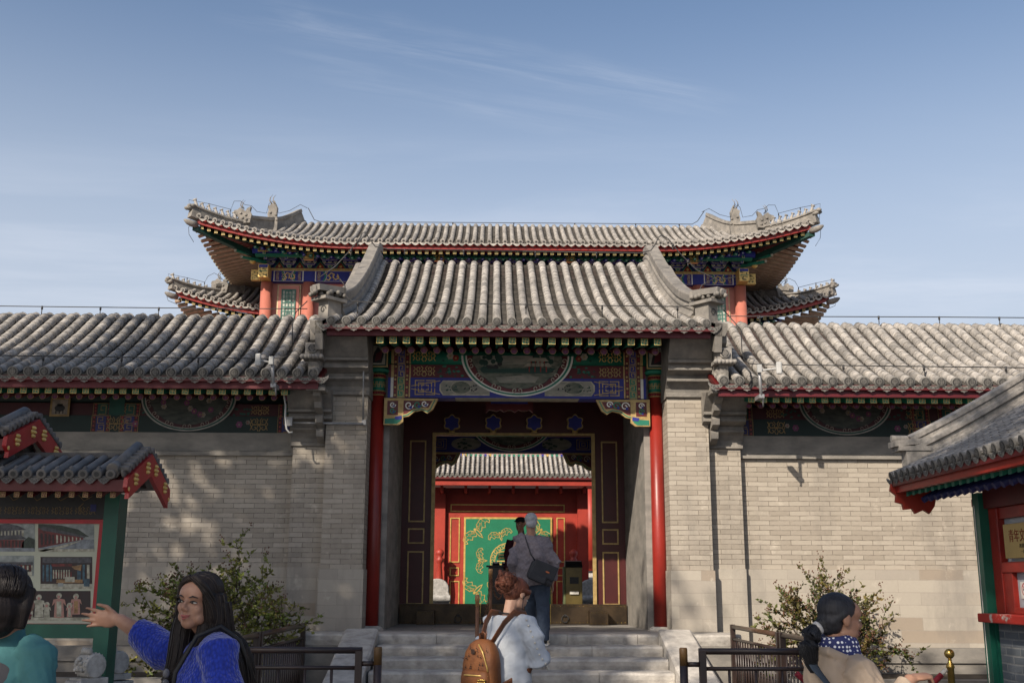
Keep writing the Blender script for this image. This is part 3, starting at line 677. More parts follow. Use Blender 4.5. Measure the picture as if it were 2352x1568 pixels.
# door wall deep inside
DY = 18.2
dw = MB(); dw.box((-1.848, DY, 4.06), (1.848, DY + .12, 5.9)); dw.build('transom_board', DOORB, gate)
for s in (-1, 1):
    b = MB(); x0, x1 = sorted((s * 1.335, s * 1.848)); b.mi = 0; b.box((x0, DY, 1.0), (x1, DY + .10, 4.06))
    b.mi = 1; cx = s * 1.60
    for z0, z1 in ((2.62, 3.97), (2.27, 2.52), (1.30, 2.15)):
        b.box((cx - .135, DY - .02, z0), (cx - .112, DY - .001, z1)); b.box((cx + .112, DY - .02, z0), (cx + .135, DY - .001, z1))
        b.box((cx - .112, DY - .02, z0), (cx + .112, DY - .001, z0 + .023)); b.box((cx - .112, DY - .02, z1 - .023), (cx + .112, DY - .001, z1))
    b.build('door_side_panel', [DOORB, GOLD_DULL], gate)
fr = MB(); fr.mi = 0
for s in (-1, 1):
    x0, x1 = sorted((s * 1.30, s * 1.36)); fr.box((x0, DY - .05, 1.28), (x1, DY - .021, 4.06)); fr.box((min(s * 1.33, s * 1.36), DY - .0205, 1.3), (max(s * 1.33, s * 1.36), DY - .001, 4.0))
fr.box((-1.36, DY - .05, 4.0605), (1.36, DY - .021, 4.10)); fr.build('door_frame', GOLD_DULL, gate)
for i, px in enumerate((1038, 1133, 1227, 1321)):
    c = P(px, 971, DY - .12); b = MB()
    def star(k): return [Vector((c.x + (k * (1 + .13 * cos(6 * t))) * .135 * sin(t), c.y, c.z + (k * (1 + .13 * cos(6 * t))) * .135 * cos(t))) for t in [2 * pi * j / 36 for j in range(36)]]
    b.mi = 0; b.prism(star(1.0), (0, .12, 0)); b.mi = 1; b.prism([q + Vector((0, -.006, 0)) for q in star(.84)], (0, .006, 0)); b.mi = 0; b.lathe((c.x, c.y + .02, c.z - .155), [(.05, -.01), (.05, .03)], 8)
    b.build('door_stud', [GOLD_DULL, BLUE], gate)
b = MB(); b.mi = 0; b.box((-1.83, DY - .16, 1.0), (1.83, DY - .06, 1.315)); b.mi = 1
for i in range(60):
    x = -1.8 + 3.6 * i / 59
    for z in (1.03, 1.285): b.lathe((x, DY - .16, z), [(.008, 0), (.006, .006), (.001, .009)], 6, (0, -1, 0))
for x in (-.53, .6): b.box((x - .004, DY - .164, 1.0), (x + .004, DY - .1601, 1.315))
th = b.build('door_threshold', [M('worn_bronze_cladding', (.075, .05, .028), (.035, .025, .016), 5, .42, metal=.6), BRASS], gate)
for px in (1052, 1298):
    c = P(px, 1413, DY - .18); b = MB(); b.smooth = True
    b.tube([(c.x + .055 * sin(t), c.y, c.z - .05 + .055 * cos(t)) for t in [2 * pi * k / 16 for k in range(17)]], .009, 6); b.lathe((c.x, c.y + .02, c.z), [(.025, 0), (.02, .02)], 8, (0, -1, 0)); b.build('ring_pull', IRON, th)
for x0, x1 in ((957, 997), (1355, 1397)):
    a, c = P(x0, 1402, 17.72), P(x1, 1430, 17.72); b = MB(); b.mi = 0; b.box((a.x, 17.72, 1.0), (c.x, 18.03, a.z)); b.mi = 1
    for i in range(5):
        for z in (1.03, a.z - .03): b.lathe((a.x + .03 + (c.x - a.x - .06) * i / 4, 17.72, z), [(.008, 0), (.002, .008)], 6, (0, -1, 0))
    b.build('door_pivot_block', [bpy.data.materials['worn_bronze_cladding'], BRASS], gate)
# dark carved plaque under the beam
b = MB(); b.mi = 0; a, c = P(1116, 918, 16.6), P(1224, 948, 16.6); n = 13
pts = [Vector((a.x, 16.6, a.z + .3)), Vector((a.x, 16.6, c.z + .06))] + [Vector((a.x + (c.x - a.x) * i / n, 16.6, c.z + .05 * abs(sin(i * 1.2)))) for i in range(n + 1)] + [Vector((c.x, 16.6, c.z + .06)), Vector((c.x, 16.6, a.z + .3))]
b.prism(pts, (0, .06, 0)); b.mi = 1; b.box((a.x + .08, 16.594, c.z + .14), (c.x - .08, 16.6, a.z + .25)); b.mi = 2; Paint(b, (0, 16.6, 0), X1, UP, .003).line([(a.x + .03, a.z + .28), (a.x + .03, c.z + .1), ((a.x + c.x) / 2, c.z + .12), (c.x - .03, c.z + .1), (c.x - .03, a.z + .28)], .012, 2, 1)
b.build('hanging_plaque', [RED_DEEP, BLUE, MAROON], gate)
# rear beam and brackets, seen through the doorway
RYB = 20.35
mb = MB(); z0 = P(1180, 1038, RYB).z; mb.mi = 0; mb.box((-1.84, RYB, z0), (1.84, RYB + .25, z0 + .55)); p = Paint(mb, (0, RYB, z0), X1, UP, .0022)
mb.mi = 2; mb.box((-1.84, RYB + .04, z0 + .55), (1.84, RYB + .2, 5.6))
for s in (-1, 1):
    for q in (.10, .065, .03): p.frame(s * 1.35 - q * 1.3, .15 - q, s * 1.35 + q * 1.3, .15 + q, .012, 3, 2)
    p.disc(s * .85, .15, .28, 12, 2, 20, .12); leaf_spray(p, s * .8, .15, .2, 6, 3); p.rect(s * 1.60 - .06, 0, s * 1.60 + .06, .5, 1, 2)
baofu(p, 0, .62, .80, .61, scene=False); mb.build('rear_painted_beam', PM, gate)
for s in (-1, 1): queti(s, gate, RYB + .02, 1.80, z0, .85, .48, 'corner_bracket', True)
for s in (-1, 1):
    b = MB(); b.lathe((s * 1.98, 20.45, 1.0), [(.11, 0), (.1, 3.4)], 18); b.build('column', RED, gate)
# ------------------------------------------------------------------ the long walls with tiled eaves on both sides of the gate
PMW = list(PM); PMW[6] = M('eave_shade_green', (.004, .018, .016), None, 5, .6); PMW[2] = M('eave_shade_maroon', (.045, .006, .010), None, 5, .6); PMW[1] = M('eave_shade_turquoise', (.006, .06, .045), None, 5, .6); PMW[0] = BLUE_D; PMW[11] = M('eave_shade_landscape', (.055, .06, .05), (.02, .025, .022), 7, .7, stretch=(1, 1, 3)); PMW[4] = M('eave_shade_cream', (.24, .20, .16), (.10, .09, .08), 12, .7); PMW[5] = M('eave_shade_white', (.30, .28, .25), (.18, .17, .15), 9, .7); PMW[3] = M('eave_shade_gold', (.26, .17, .06), (.14, .09, .035), 9, .6)  # darker copies of the beam paints, with the deep eave shade painted in
def long_wall(s, label, sq_n):
    wl = thing('courtyard_wall', label, 'wall', (s * 6.9, 16.4, 0), 0)
    fx = lambda a, b: (min(s * a, s * b), max(s * a, s * b))
    dz = .03 if s < 0 else -.03
    XE = 11.2
    # roof
    ey, ez = 14.50, 4.345 + dz; crv = roof_curve(ey, ez, 17.15, 5.93 + dz, .72, .5)
    n = 40; a, b_ = fx(2.78, 2.78 + .212 * (n - 1))
    mb = straight_roof(crv, a, b_, n, .068, tshift=-.12 if s < 0 else .06)
    mb.mi = 0; mb.hexa([(a, 17.3, 5.6), (b_, 17.3, 5.6), (b_, 20, 4.3), (a, 20, 4.3), (a, 17.3, 5.78), (b_, 17.3, 5.78), (b_, 20, 4.45), (a, 20, 4.45)])
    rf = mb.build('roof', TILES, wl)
    # small verge ridge against the gate and its tile end
    b = MB(); path = [Vector((s * 2.80, y, z + .05)) for y, z in crv[2:-1]]
    sweep(b, path, [(-.075, -.05), (-.075, .06), (-.05, .10), (.05, .10), (.075, .06), (.075, -.05)], X1)
    e = P(718 if s < 0 else 1664, 800 if s < 0 else 812, 14.55); b.cbox(e + Vector((0, .18, 0)), (.20, .36, .17)); end_disc(b, e + Vector((0, -.005, 0)), .066, (0, -1, 0), X1, UP)
    b.cbox(e + Vector((0, .1, -.11)), (.28, .3, .05)); b.cbox(e + Vector((0, .2, -.26)), (.12, .25, .26))
    for k in range(6): b.lathe(e + Vector((-.13 + .052 * k, -.04, -.12)), [(.02, -.03), (.04, 0), (.02, .03)], 6)
    b.build('verge_ridge', [TILE, TROUGH, RELIEF_SHADE], rf)
    b = MB(); x0, x1 = fx(2.72, XE); b.box((x0, 14.56, ez - .188), (x1, 14.64, ez - .045)); b.build('eave_board', MAROON, wl)
    # rafters
    zs = P(300, 896, 14.62).z if s < 0 else P(1900, 917, 14.62).z; zr = P(300, 910, 14.95).z if s < 0 else P(1900, 931, 14.95).z
    xs = [s * (3.19 + .168 * i) for i in range(sq_n)]
    r0 = square_rafter_proto('square_rafter', .085, .7, wl, (xs[0], 14.66, zs), [GREEN, GOLD], .16)
    for x in xs[1:]: again(r0, wl, (x - xs[0], 0, 0))
    r1 = round_rafter_proto('round_rafter', .044, .8, wl, (xs[0] + s * .03, 14.97, zr), .3).build('round_rafter', [RED_DEEP, GOLD_DULL, PURPLE, PURPLE_L], wl)
    for x in xs[1:]: again(r1, wl, (x - xs[0], 0, 0))
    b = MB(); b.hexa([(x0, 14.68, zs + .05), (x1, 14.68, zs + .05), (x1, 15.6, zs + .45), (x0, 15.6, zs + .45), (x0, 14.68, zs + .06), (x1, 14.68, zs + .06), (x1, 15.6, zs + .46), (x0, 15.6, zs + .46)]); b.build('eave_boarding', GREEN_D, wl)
    # body
    PX = 3.17
    b = MB(); a, c = fx(PX - .02, XE); b.box((a, 15.52, 1.84), (c, 15.95, 3.385)); b.build('brick_face', BRICK if s > 0 else BRICK_DARK, wl)
    b = MB(); b.box((a, 15.49, .79), (c, 15.96, 1.8395)); b.build('wall_plinth', PLINTH, wl)
    b = MB(); b.loft([[Vector((x, y, z)) for y, z in ((15.95, 3.386), (15.46, 3.386), (15.455, 3.44), (15.50, 3.455), (15.515, 3.715), (15.95, 3.715))] for x in (a, c)]); b.build('plaster_cornice', PLASTER, wl)
    b = MB(); b.box((a, 15.25, 0), (c, 15.489, .60)); b.box((a, 15.22, .601), (c, 15.95, .789)); b.build('stone_kerb', PLASTER, wl)
    # pilaster that carries the eave end
    a, c = fx(2.60, PX)
    b = MB(); b.box((a, 15.38, 1.84), (c, 15.9, 3.50)); b.build('pilaster', BRICK if s > 0 else BRICK_DARK, wl)
    b = MB(); b.box((a, 15.36, .79), (c + .01, 15.9, 1.8395)); b.build('pilaster_plinth', PLINTH, wl)
    b = MB(); prof = [(15.9, 3.50), (15.38, 3.50), (15.34, 3.515), (15.34, 3.56), (15.36, 3.57), (15.355, 3.62), (15.30, 3.69), (15.23, 3.73), (15.23, 3.76), (15.26, 3.77), (15.26, 3.81), (15.18, 3.83), (15.08, 3.86), (15.08, 3.90), (15.11, 3.91), (15.11, 3.935), (15.02, 3.95), (15.02, 3.985), (15.05, 3.99), (14.82, 4.22), (15.9, 4.4)]
    q0, q1 = (a, c + .03) if s > 0 else (a - .03, c)
    b.loft([[Vector((x, y, z)) for y, z in prof] for x in (q0, q1)]); b.build('corbelled_head', CARVED, wl)
    b = MB(); xo = s * 2.76; prof = [(15.3, 3.55), (15.12, 3.62), (15.10, 3.70), (15.16, 3.74), (15.0, 3.80), (14.98, 3.88), (15.04, 3.92), (14.86, 3.98), (14.84, 4.06), (14.70, 4.12), (14.66, 4.26), (15.3, 4.4)]
    b.loft([[Vector((x, y, z)) for y, z in prof] for x in (xo - .05, xo + .05)]); b.cbox((xo + s * .0, 14.75, 4.20), (.26, .34, .05)); b.build('carved_bracket', CARVED, wl)
    # painted beam under the eave
    b = MB(); a, c = fx(PX + .004, XE); z0 = 3.716
    b.mi = 6; b.box((a, 15.53, z0), (c, 15.8, z0 + .24)); b.mi = 2; b.box((a, 15.56, z0 + .2401), (c, 15.8, z0 + .42)); b.mi = 6; b.tube([(a, 15.66, z0 + .52), (c, 15.66, z0 + .52)], .11, 16)
    p = Paint(b, (0, 15.53, z0), X1, UP, .0022); p2 = Paint(b, (0, 15.56, z0 + .24), X1, UP, .0022)
    ccx = P(432, 950, 15.53).x if s < 0 else P(1943, 960, 15.53).x
    p3 = Paint(b, (0, 15.526, z0), X1, UP, .0018); baofu(p3, ccx, .50, .68, .48, .85, scene=False)
    for o in (-1.0, 1.0):
        for pp, h in ((p, .24), (p2, .18)): pp.scroll(ccx + o * 1.02 - .13, .02, ccx + o * 1.02 + .13, h - .02, .011, 3, 2)
        leaf_spray(p2, ccx + o * .78, .09, .15, 1, 2); p.flower(ccx + o * .74, .12, .05, 9, 4, 2); p.flower(ccx + o * .86, .15, .035, 4, 7, 2)
    edges = [s * 3.30, s * 5.55, s * 5.95] if s < 0 else [s * 3.27, s * 5.85, s * 6.25]
    for e_ in edges:
        for pp, h, c0 in ((p, .24, 0), (p2, .18, 1)):
            pp.rect(e_ - .13, 0, e_ + .13, h, 2, 1); pp.rect(e_ - .07, 0, e_ + .07, h, c0, 2); pp.fret(e_ - .06, .01, e_ + .06, h - .01, .010, 3, 3); pp.frame(e_ - .135, 0, e_ + .135, h, .008, 3, 3)
            for q in (-.10, .10):
                for i in range(4): pp.disc(e_ + q, (i + .5) * h / 4, .015, 7, 3, 6)
    if s < 0:
        p2.rect(-5.86, -.10, -5.64, .26, 1, 4); p4 = Paint(b, (0, 15.535, z0), X1, UP, .003)
        v = P(137, 935, 15.5); u0 = v.x; v0 = v.z - z0
        p4.rect(u0 - .14, v0 - .13, u0 + .14, v0 + .14, 3, 8); p4.rect(u0 - .11, v0 - .10, u0 + .11, v0 + .11, 4, 9); p4.disc(u0, v0 - .01, .075, 8, 10, 14, .05); p4.rect(u0 - .04, v0 + .02, u0 + .04, v0 + .05, 8, 10)
        for q in (-.05, 0, .05): p4.rect(u0 + q - .008, v0 - .09, u0 + q + .008, v0 - .04, 8, 10)
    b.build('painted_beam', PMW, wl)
    return wl
wall_l = long_wall(-1, 'grey brick wall with a tiled eave, mostly in tree shade, behind the notice board', 34)
wall_r = long_wall(1, 'sunlit grey brick wall with a tiled eave, behind the ticket booth', 34)
# ------------------------------------------------------------------ the tall pavilion behind the gate
RAFT = M('weathered_rafter_wood', (.38, .28, .20), (.26, .18, .12), 6, .7)
def beast_mesh(sc=1.0):
    b = MB(); b.smooth = True
    b.tube([(0, 0, 0), (.0, 0, .06), (-.01, 0, .13), (-.035, 0, .19), (-.05, 0, .235)], [x * sc for x in (.055, .07, .055, .04, .03)], 7)
    b.tube([(-.02, 0, .235), (-.06, 0, .262), (-.12, 0, .25)], [.03, .042, .018], 6); b.tube([(-.03, -.02, .27), (-.015, -.025, .31)], [.012, .004], 4); b.tube([(-.03, .02, .27), (-.015, .025, .31)], [.012, .004], 4)
    b.tube([(-.06, -.03, .13), (-.085, -.03, .0)], [.018, .014], 5); b.tube([(-.06, .03, .13), (-.085, .03, .0)], [.018, .014], 5)
    b.tube([(.05, 0, .03), (.10, 0, .10), (.08, 0, .17)], [.022, .02, .01], 5); b.smooth = False; b.box((-.11, -.05, -.03), (.09, .05, .004)); return b
def horned_head(b, c, sx, h, tall=False):
    """dragon head ornament that looks outward along sx"""
    f = lambda x, z: Vector((c.x + sx * x * h, c.y - .09, c.z + z * h))
    if tall: out = [(-.28, -.9), (.26, -.9), (.24, -.3), (.30, .1), (.24, .32), (.30, .55), (.16, .62), (.10, .80), (.0, .70), (-.06, .92), (-.16, .72), (-.26, .5), (-.22, .1), (-.30, -.3)]
    else: out = [(-.45, -.45), (.25, -.5), (.32, -.2), (.28, -.02), (.52, .05), (.62, .16), (.56, .34), (.34, .40), (.20, .55), (-.02, .42), (-.14, .30), (-.25, .5), (-.48, .62), (-.42, .35), (-.55, .1)]
    pts = [f(x, z) for x, z in out]; b.prism(pts if sx < 0 else pts[::-1], (0, .18, 0))
    b.lathe(f(.12, .16) + Vector((0, -.0, 0)), [(.05, -.01), (.04, .03), (.01, .05)], 8, (0, -1, 0))
    for k, (x, z) in enumerate(((-.2, .05), (.0, -.15), (.1, -.3), (-.25, -.25))): b.lathe(f(x, z), [(.06, -.01), (.045, .025), (.01, .04)], 7, (0, -1, 0))
    for q in ((.05, .5), (-.06, .45)) if not tall else ((.08, .7), (-.1, .7)):
        b.tube([f(q[0], q[1]), f(q[0] + .12, q[1] + .18), f(q[0] + .10, q[1] + .36), f(q[0] - .05, q[1] + .55)], [.022, .02, .016, .005], 5)
def hip_roof(root, hw, zc, lift, Ye, Yt, zt, xt, hip, xmin, pit, figs, beasts, chui, eave_from=5., tshift=.1):
    """front slope with up-swept corners; hip = ridge line points for x > 0"""
    def up(x):
        t = max(0, (abs(x) - eave_from) / (hw - eave_from)); return t * t
    E = lambda x: Vector((x, Ye - .32 * up(x), zc + lift * up(x)))
    def T(x):
        ax = abs(x)
        if ax <= xt: return Vector((x, Yt, zt))
        for (a, b_) in zip(hip, hip[1:]):
            if ax <= b_[0]: t = (ax - a[0]) / (b_[0] - a[0]); q = Vector(a).lerp(Vector(b_), t); return Vector((x, q.y, q.z))
        q = Vector(hip[-1]); return Vector((x, q.y, q.z))
    n = int((hw - .12) / pit); xs = [i * pit for i in range(-n, n + 1) if abs(i * pit) >= xmin]
    def path(x):
        e, t = E(x), T(x); o = []
        m = 10 if (t - e).length > 1 else 4
        for i in range(m + 1):
            k = 1 - i / m; q = e.lerp(t, k); q.z = e.z + (t.z - e.z) * (.68 * k + .32 * k * k)
            if abs(x) <= xt and k > .86: q.z -= ((k - .86) / .14) ** 2 * .13
            o.append(q)
        return o
    mb = MB(); r = pit * .31
    for x in xs:
        pa = path(x)
        if (pa[0] - pa[-1]).length > .25: barrel_row(mb, pa, r, X1, .26, 5, tshift)
    for a, b_ in zip(xs, xs[1:]):
        if b_ - a < pit * 1.5:
            pa, pb_ = path(a), path(b_)
            if (pa[0] - pa[-1]).length > .3 and (pb_[0] - pb_[-1]).length > .3: 
                m = min(len(pa), len(pb_)); channel(mb, pa[-m:] if m > 5 else pa, pb_[-m:] if m > 5 else pb_, X1, .14)
    fw = Vector((0, -1, -.35)).normalized(); upv = Vector((0, -.35, 1)).normalized()
    for x in xs:
        e = E(x); end_disc(mb, e + Vector((0, 0, r * .3)), r, fw, X1, upv, False); mb.mi = 2; mb.poly([e + Vector((0, 0, r * .3)) + fw * .032 + X1 * (r * .5 * cos(t)) + upv * (r * .5 * sin(t)) for t in [2 * pi * k / 8 for k in range(8)]])
        drip(mb, E(x + pit / 2) + Vector((0, -.02, -r * .1)), pit * .98, .13, Vector((0, -1, -.2)).normalized(), X1, UP, False)
    mb.mi = 3
    for a, b_ in zip(xs, xs[1:]):
        if b_ - a < pit * 1.5:
            pa, pb_ = path(a), path(b_); m = min(len(pa), len(pb_)); dn = Vector((0, 0, -.13))
            ia = [pa[round(i * (len(pa) - 1) / (m - 1))] + dn for i in range(m)]; ib = [pb_[round(i * (len(pb_) - 1) / (m - 1))] + dn for i in range(m)]
            for i in range(m - 1): mb.poly([ia[i], ib[i], ib[i + 1], ia[i + 1]])
    roof = mb.build('roof', TILES, root)
    for s in (-1, 1):
        mir = lambda q: Vector((s * q[0], q[1], q[2]))
        # descending ridge and hip ridge
        mb = MB(); hp = resample([mir(q) for q in chui[0]], .3); Xp = Vector((hp[-1].y - hp[0].y, -(hp[-1].x - hp[0].x), 0)).normalized()
        hgt = chui[2]; prof = [(-.15, -.1), (-.15, .10 * hgt), (-.10, .16 * hgt), (-.10, .75 * hgt), (-.15, .80 * hgt), (-.15, hgt), (.15, hgt), (.15, .80 * hgt), (.10, .75 * hgt), (.10, .16 * hgt), (.15, .10 * hgt), (.15, -.1)]
        sweep(mb, hp, prof, Xp)
        hp2 = resample([mir(q) for q in chui[1]], .3); Xq = Vector((hp2[-1].y - hp2[0].y, -(hp2[-1].x - hp2[0].x), 0)).normalized(); h2 = chui[3]
        sweep(mb, hp2, [(-.14, -.15), (-.14, .3 * h2), (-.09, .38 * h2), (-.09, .7 * h2), (-.14, .8 * h2), (-.12, h2), (.12, h2), (.14, .8 * h2), (.09, .7 * h2), (.09, .38 * h2), (.14, .3 * h2), (.14, -.15)], Xq)
        # rough tip of the corner
        tip = mir(chui[1][-1]); mb.mi = 0
        for k in range(9): mb.lathe(tip + Vector((s * random.uniform(-.12, .14), random.uniform(-.1, .05), h2 - .12 + random.uniform(-.05, .12))), [(.03, -.06), (.09, -.02), (.09, .03), (.02, .07)], 7)
        rd = mb.build('hip_ridge', [CARVED, TROUGH], roof)
        mb = MB(); c = mir(beasts[0]); horned_head(mb, c, s, .55); mb.build('dragon_head', CARVED, roof); mb = MB(); horned_head(mb, mir(beasts[1]), s, .62, True); mb.build('dragon_head', CARVED, roof)
        fb = beast_mesh(); o = fb.build('ridge_beast', RELIEF_SHADE if False else bpy.data.materials['grey_roof_tile'], roof, local=True)
        for i, q in enumerate(figs):
            w = o if i == 0 else again(o, roof); w.location = mir(q) - WL[roof.name]; w.scale = (-s * 1.05, 1.05, 1.12) if i < len(figs) - 1 else (-s * 1.2, 1.2, 1.35)
        # carved beast on the corner beam below the tiles
        mb = MB(); e = E(s * (hw - .05)) + Vector((0, -.02, -.32)); mb.smooth = True
        mb.tube([e + Vector((-s * .15, .2, 0)), e + Vector((s * .0, .05, 0)), e + Vector((s * .12, -.04, .04)), e + Vector((s * .22, -.10, .09))], [.10, .11, .09, .03], 9); mb.build('corner_beast', CARVED, roof)
    return E, roof
pav = thing('theatre_pavilion', 'tall pavilion with up-swept tiled eaves and pink walls rising behind the gateway', 'pavilion', (0, 41, 0))
hip = [(7.35, 38.4, 14.72), (8.2, 36.9, 13.78), (10.5, 34.72, 13.62)]
figsU = [P(x, y, Y) for x, y, Y in ((540, 507, 35.75), (526, 504, 35.6), (512, 501, 35.45), (497, 497, 35.3), (482, 492, 35.15), (467, 487, 35.0), (451, 482, 34.88))]
figsU = [Vector((-q.x, q.y, q.z)) for q in figsU]
chuiU = ([(7.4, 38.35, 14.62), (7.62, 37.9, 14.30), (7.9, 37.4, 13.98), (8.2, 36.9, 13.75), (8.6, 36.4, 13.62), (9.1, 36.0, 13.54)], [(8.9, 36.15, 13.56), (9.6, 35.5, 13.54), (10.2, 34.95, 13.62), (10.52, 34.70, 13.70)], .52, .30)
EU, proof = hip_roof(pav, 10.5, 12.86, .80, 35.0, 38.4, 14.72, 7.35, hip, -1, .262, figsU, [(9.05, 35.95, 14.02), (8.22, 36.85, 14.35)], chuiU)
def eave_trim(root, E, x0, x1, s=None, pit=.235, sz=.108, rd_to=8.6):
    mb = MB(); n = 40; pts = [E(x0 + (x1 - x0) * i / n) for i in range(n + 1)]
    sweep(mb, [q + Vector((0, .08, 0)) for q in pts], [(.0, -.235), (.0, -.06), (.07, -.06), (.07, -.235)], Vector((0, 1, 0))); mb.build('eave_board', RED, root)
    xs = []; x = x0 + pit * .4
    while x < x1: xs.append(x); x += pit
    p0 = E(xs[0]) + Vector((0, .19, -.31)); o = square_rafter_proto('square_rafter', sz, 1.2, root, p0, [GREEN_D, GOLD], .25)
    for x in xs[1:]: q = E(x) + Vector((0, .19, -.31)); again(o, root, q - p0)
    xs = [x for x in xs if abs(x) < rd_to]; p0 = E(xs[0]) + Vector((0, .75, -.37)); 
    ob = [round_rafter_proto('r', .052, 1.6, root, p0, .5, True).build('round_rafter', [m1, m1, WHITE], root) for m1 in (GREEN, BLUE)]
    WL_ = WL[root.name]
    for i, x in enumerate(xs):
        q = E(x) + Vector((0, .75, -.37))
        if i == 0: continue
        if i == 1: ob[1].location = q - p0; continue
        again(ob[i % 2], root).location = q - p0
    mb = MB(); sweep(mb, [q + Vector((0, .20, -.24)) for q in pts], [(0, 0), (0, .02), (1.9, .42), (1.9, .40)], Vector((0, 1, 0))); mb.build('eave_boarding', RED_DEEP, root)
eave_trim(pav, EU, -10.25, 10.25)
# body: wall, columns, window, beams, brackets
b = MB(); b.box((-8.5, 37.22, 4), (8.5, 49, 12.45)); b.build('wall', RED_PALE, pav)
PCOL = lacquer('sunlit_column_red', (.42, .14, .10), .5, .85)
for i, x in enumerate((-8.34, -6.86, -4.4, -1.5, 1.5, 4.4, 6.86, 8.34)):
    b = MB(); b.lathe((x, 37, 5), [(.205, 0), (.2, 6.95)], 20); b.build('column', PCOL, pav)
b = MB(); YB2 = 36.92
b.mi = 0; b.box((-8.5, YB2, 11.98), (8.5, YB2 + .3, 12.36)); b.mi = 3; b.box((-8.55, YB2 - .03, 12.361), (8.55, YB2 + .3, 12.45))
p = Paint(b, (0, YB2, 11.98), X1, UP, .006)
xs = [-8.1, -7.05, -6.65, -4.62, -4.2, -1.7, -1.3, 1.3, 1.7, 4.2, 4.62, 6.65, 7.05, 8.1]
for x0, x1 in zip(xs[::2], xs[1::2]):
    p.rect(x0, 0, x1, .38, 5, 1); p.rect(x0 + .04, .01, x1 - .04, .37, 0, 2); w = x1 - x0
    for s, e in ((1, x0), (-1, x1)):
        for k, (c, ww) in enumerate(((1, .05), (5, .015), (0, .0))):
            if ww: p.line([(e + s * (.30 + k * .05), 0.01), (e + s * (.38 + k * .05), .19), (e + s * (.30 + k * .05), .37)], ww, c, 3 + k)
        p.rect(min(e + s * .08, e + s * .2), .03, max(e + s * .08, e + s * .2), .35, 9, 3); p.fret(min(e + s * .09, e + s * .19), .05, max(e + s * .09, e + s * .19), .33, .014, 4, 4)
    m = (x0 + x1) / 2
    for q in range(max(1, int(w / 1.0))):                           # coiled gilt dragons
        cx = m + (q - (max(1, int(w / 1.0)) - 1) / 2) * .8
        p.line([(cx - .22, .08), (cx - .12, .05), (cx - .06, .14), (cx - .14, .22), (cx - .05, .31), (cx + .06, .26), (cx + .02, .15), (cx + .12, .07), (cx + .22, .14), (cx + .17, .27)], .035, 10, 4)
        for i in range(16): p.disc(cx + random.uniform(-.27, .27), random.uniform(.04, .34), .017, 10, 4.4, 5)
pf = Paint(b, (0, YB2 - .03, 12.361), X1, UP, .005)
for i in range(68): pf.spiral(-8.4 + .25 * i, .045, .035, 1, i, .014, 10, 1)
b.build('painted_beam', PM, pav)
for s in (-1, 1):                                                   # gilt beam heads over the corner columns
    b = MB(); b.mi = 0; b.box((s * 8.34 - .17, 36.3, 11.96), (s * 8.34 + .17, 36.88, 12.42)); b.box((min(s * 8.55, s * 8.86), 36.8, 11.99), (max(s * 8.55, s * 8.86), 37, 12.36)); p = Paint(b, (s * 8.34, 36.3, 11.96), X1, UP, .005)
    for i in range(24): p.spiral(random.uniform(-.13, .13), random.uniform(.04, .42), .03, 1, i, .012, 1, 1)
    p.rect(-.15, .2, .15, .22, 2, 2); p.rect(-.15, .34, .15, .44, 3, 2); p2 = Paint(b, (s * 8.7, 36.8, 11.96), X1, UP, .005)
    for i in range(16): p2.spiral(random.uniform(-.12, .12), random.uniform(.06, .36), .03, 1, i, .012, 1, 1)
    b.build('beam_end', [GOLD, GREEN_D, GREEN, BLUE], pav)
# bracket sets
def bracket_set(c):
    b = MB(); 
    def blk(x0, x1, y, z0, z1, mi, taper=.0):
        b.mi = mi; b.hexa([(c.x + x0 + taper, y, z0), (c.x + x1 - taper, y, z0), (c.x + x1 - taper, y + .2, z0), (c.x + x0 + taper, y + .2, z0), (c.x + x0, y, z1), (c.x + x1, y, z1), (c.x + x1, y + .2, z1), (c.x + x0, y + .2, z1)])
        p = Paint(b, (c.x, y, 0), X1, UP, .004); p.line([(x0 + taper, z0), (x1 - taper, z0), (x1, z1), (x0, z1)], .022, 2, 1, True)  # cream outline, widened to paint in light bounced up under the eave
    z = 12.46
    blk(-.08, .08, c.y, z, z + .08, 1, .03); blk(-.22, .22, c.y - .05, z + .085, z + .15, 0, .06)
    for q in (-.2, 0, .2): blk(q - .05, q + .05, c.y - .08, z + .155, z + .20, 1, .015)
    blk(-.30, .30, c.y - .25, z + .205, z + .27, 0, .07)
    for q in (-.27, 0, .27): blk(q - .05, q + .05, c.y - .30, z + .275, z + .32, 1, .015)
    blk(-.04, .04, c.y - .55, z + .14, z + .22, 0); blk(-.04, .04, c.y - .75, z + .26, z + .34, 1); blk(-.33, .33, c.y - .5, z + .325, z + .38, 1, .05)
    return b
o = None
for i in range(24):
    x = -8.28 + .72 * i
    if i == 0: c0 = Vector((x, 36.8, 0)); o = bracket_set(c0).build('bracket_set', [BLUE, GREEN, CREAM], pav)
    else: again(o, pav, (.72 * i, 0, 0))
b = MB(); b.mi = 0; b.box((-8.5, 36.95, 12.45), (8.5, 37.21, 13.3)); p = Paint(b, (0, 36.95, 12.45), X1, UP, .01)
for i in range(23):
    cx = -7.92 + .72 * i; p.poly([(cx - .17, .02), (cx + .17, .02), (cx + .1, .12), (cx, .26), (cx - .1, .12)], 1, 2); p.line([(cx - .17, .02), (cx - .1, .12), (cx, .26), (cx + .1, .12), (cx + .17, .02)], .03, 2, 3); p.flower(cx, .08, .05, 3, 3, 4)
b.build('bracket_board', [BLUE_D, RED, GREEN, GOLD], pav)
b = MB(); b.mi = 0; b.tube([(-8.7, 36.15, 12.87), (8.7, 36.15, 12.87)], .12, 12); b.mi = 1; b.box((-8.6, 36.1, 12.66), (8.6, 36.3, 12.745))
p = Paint(b, (0, 36.025, 12.78), X1, UP, .004)
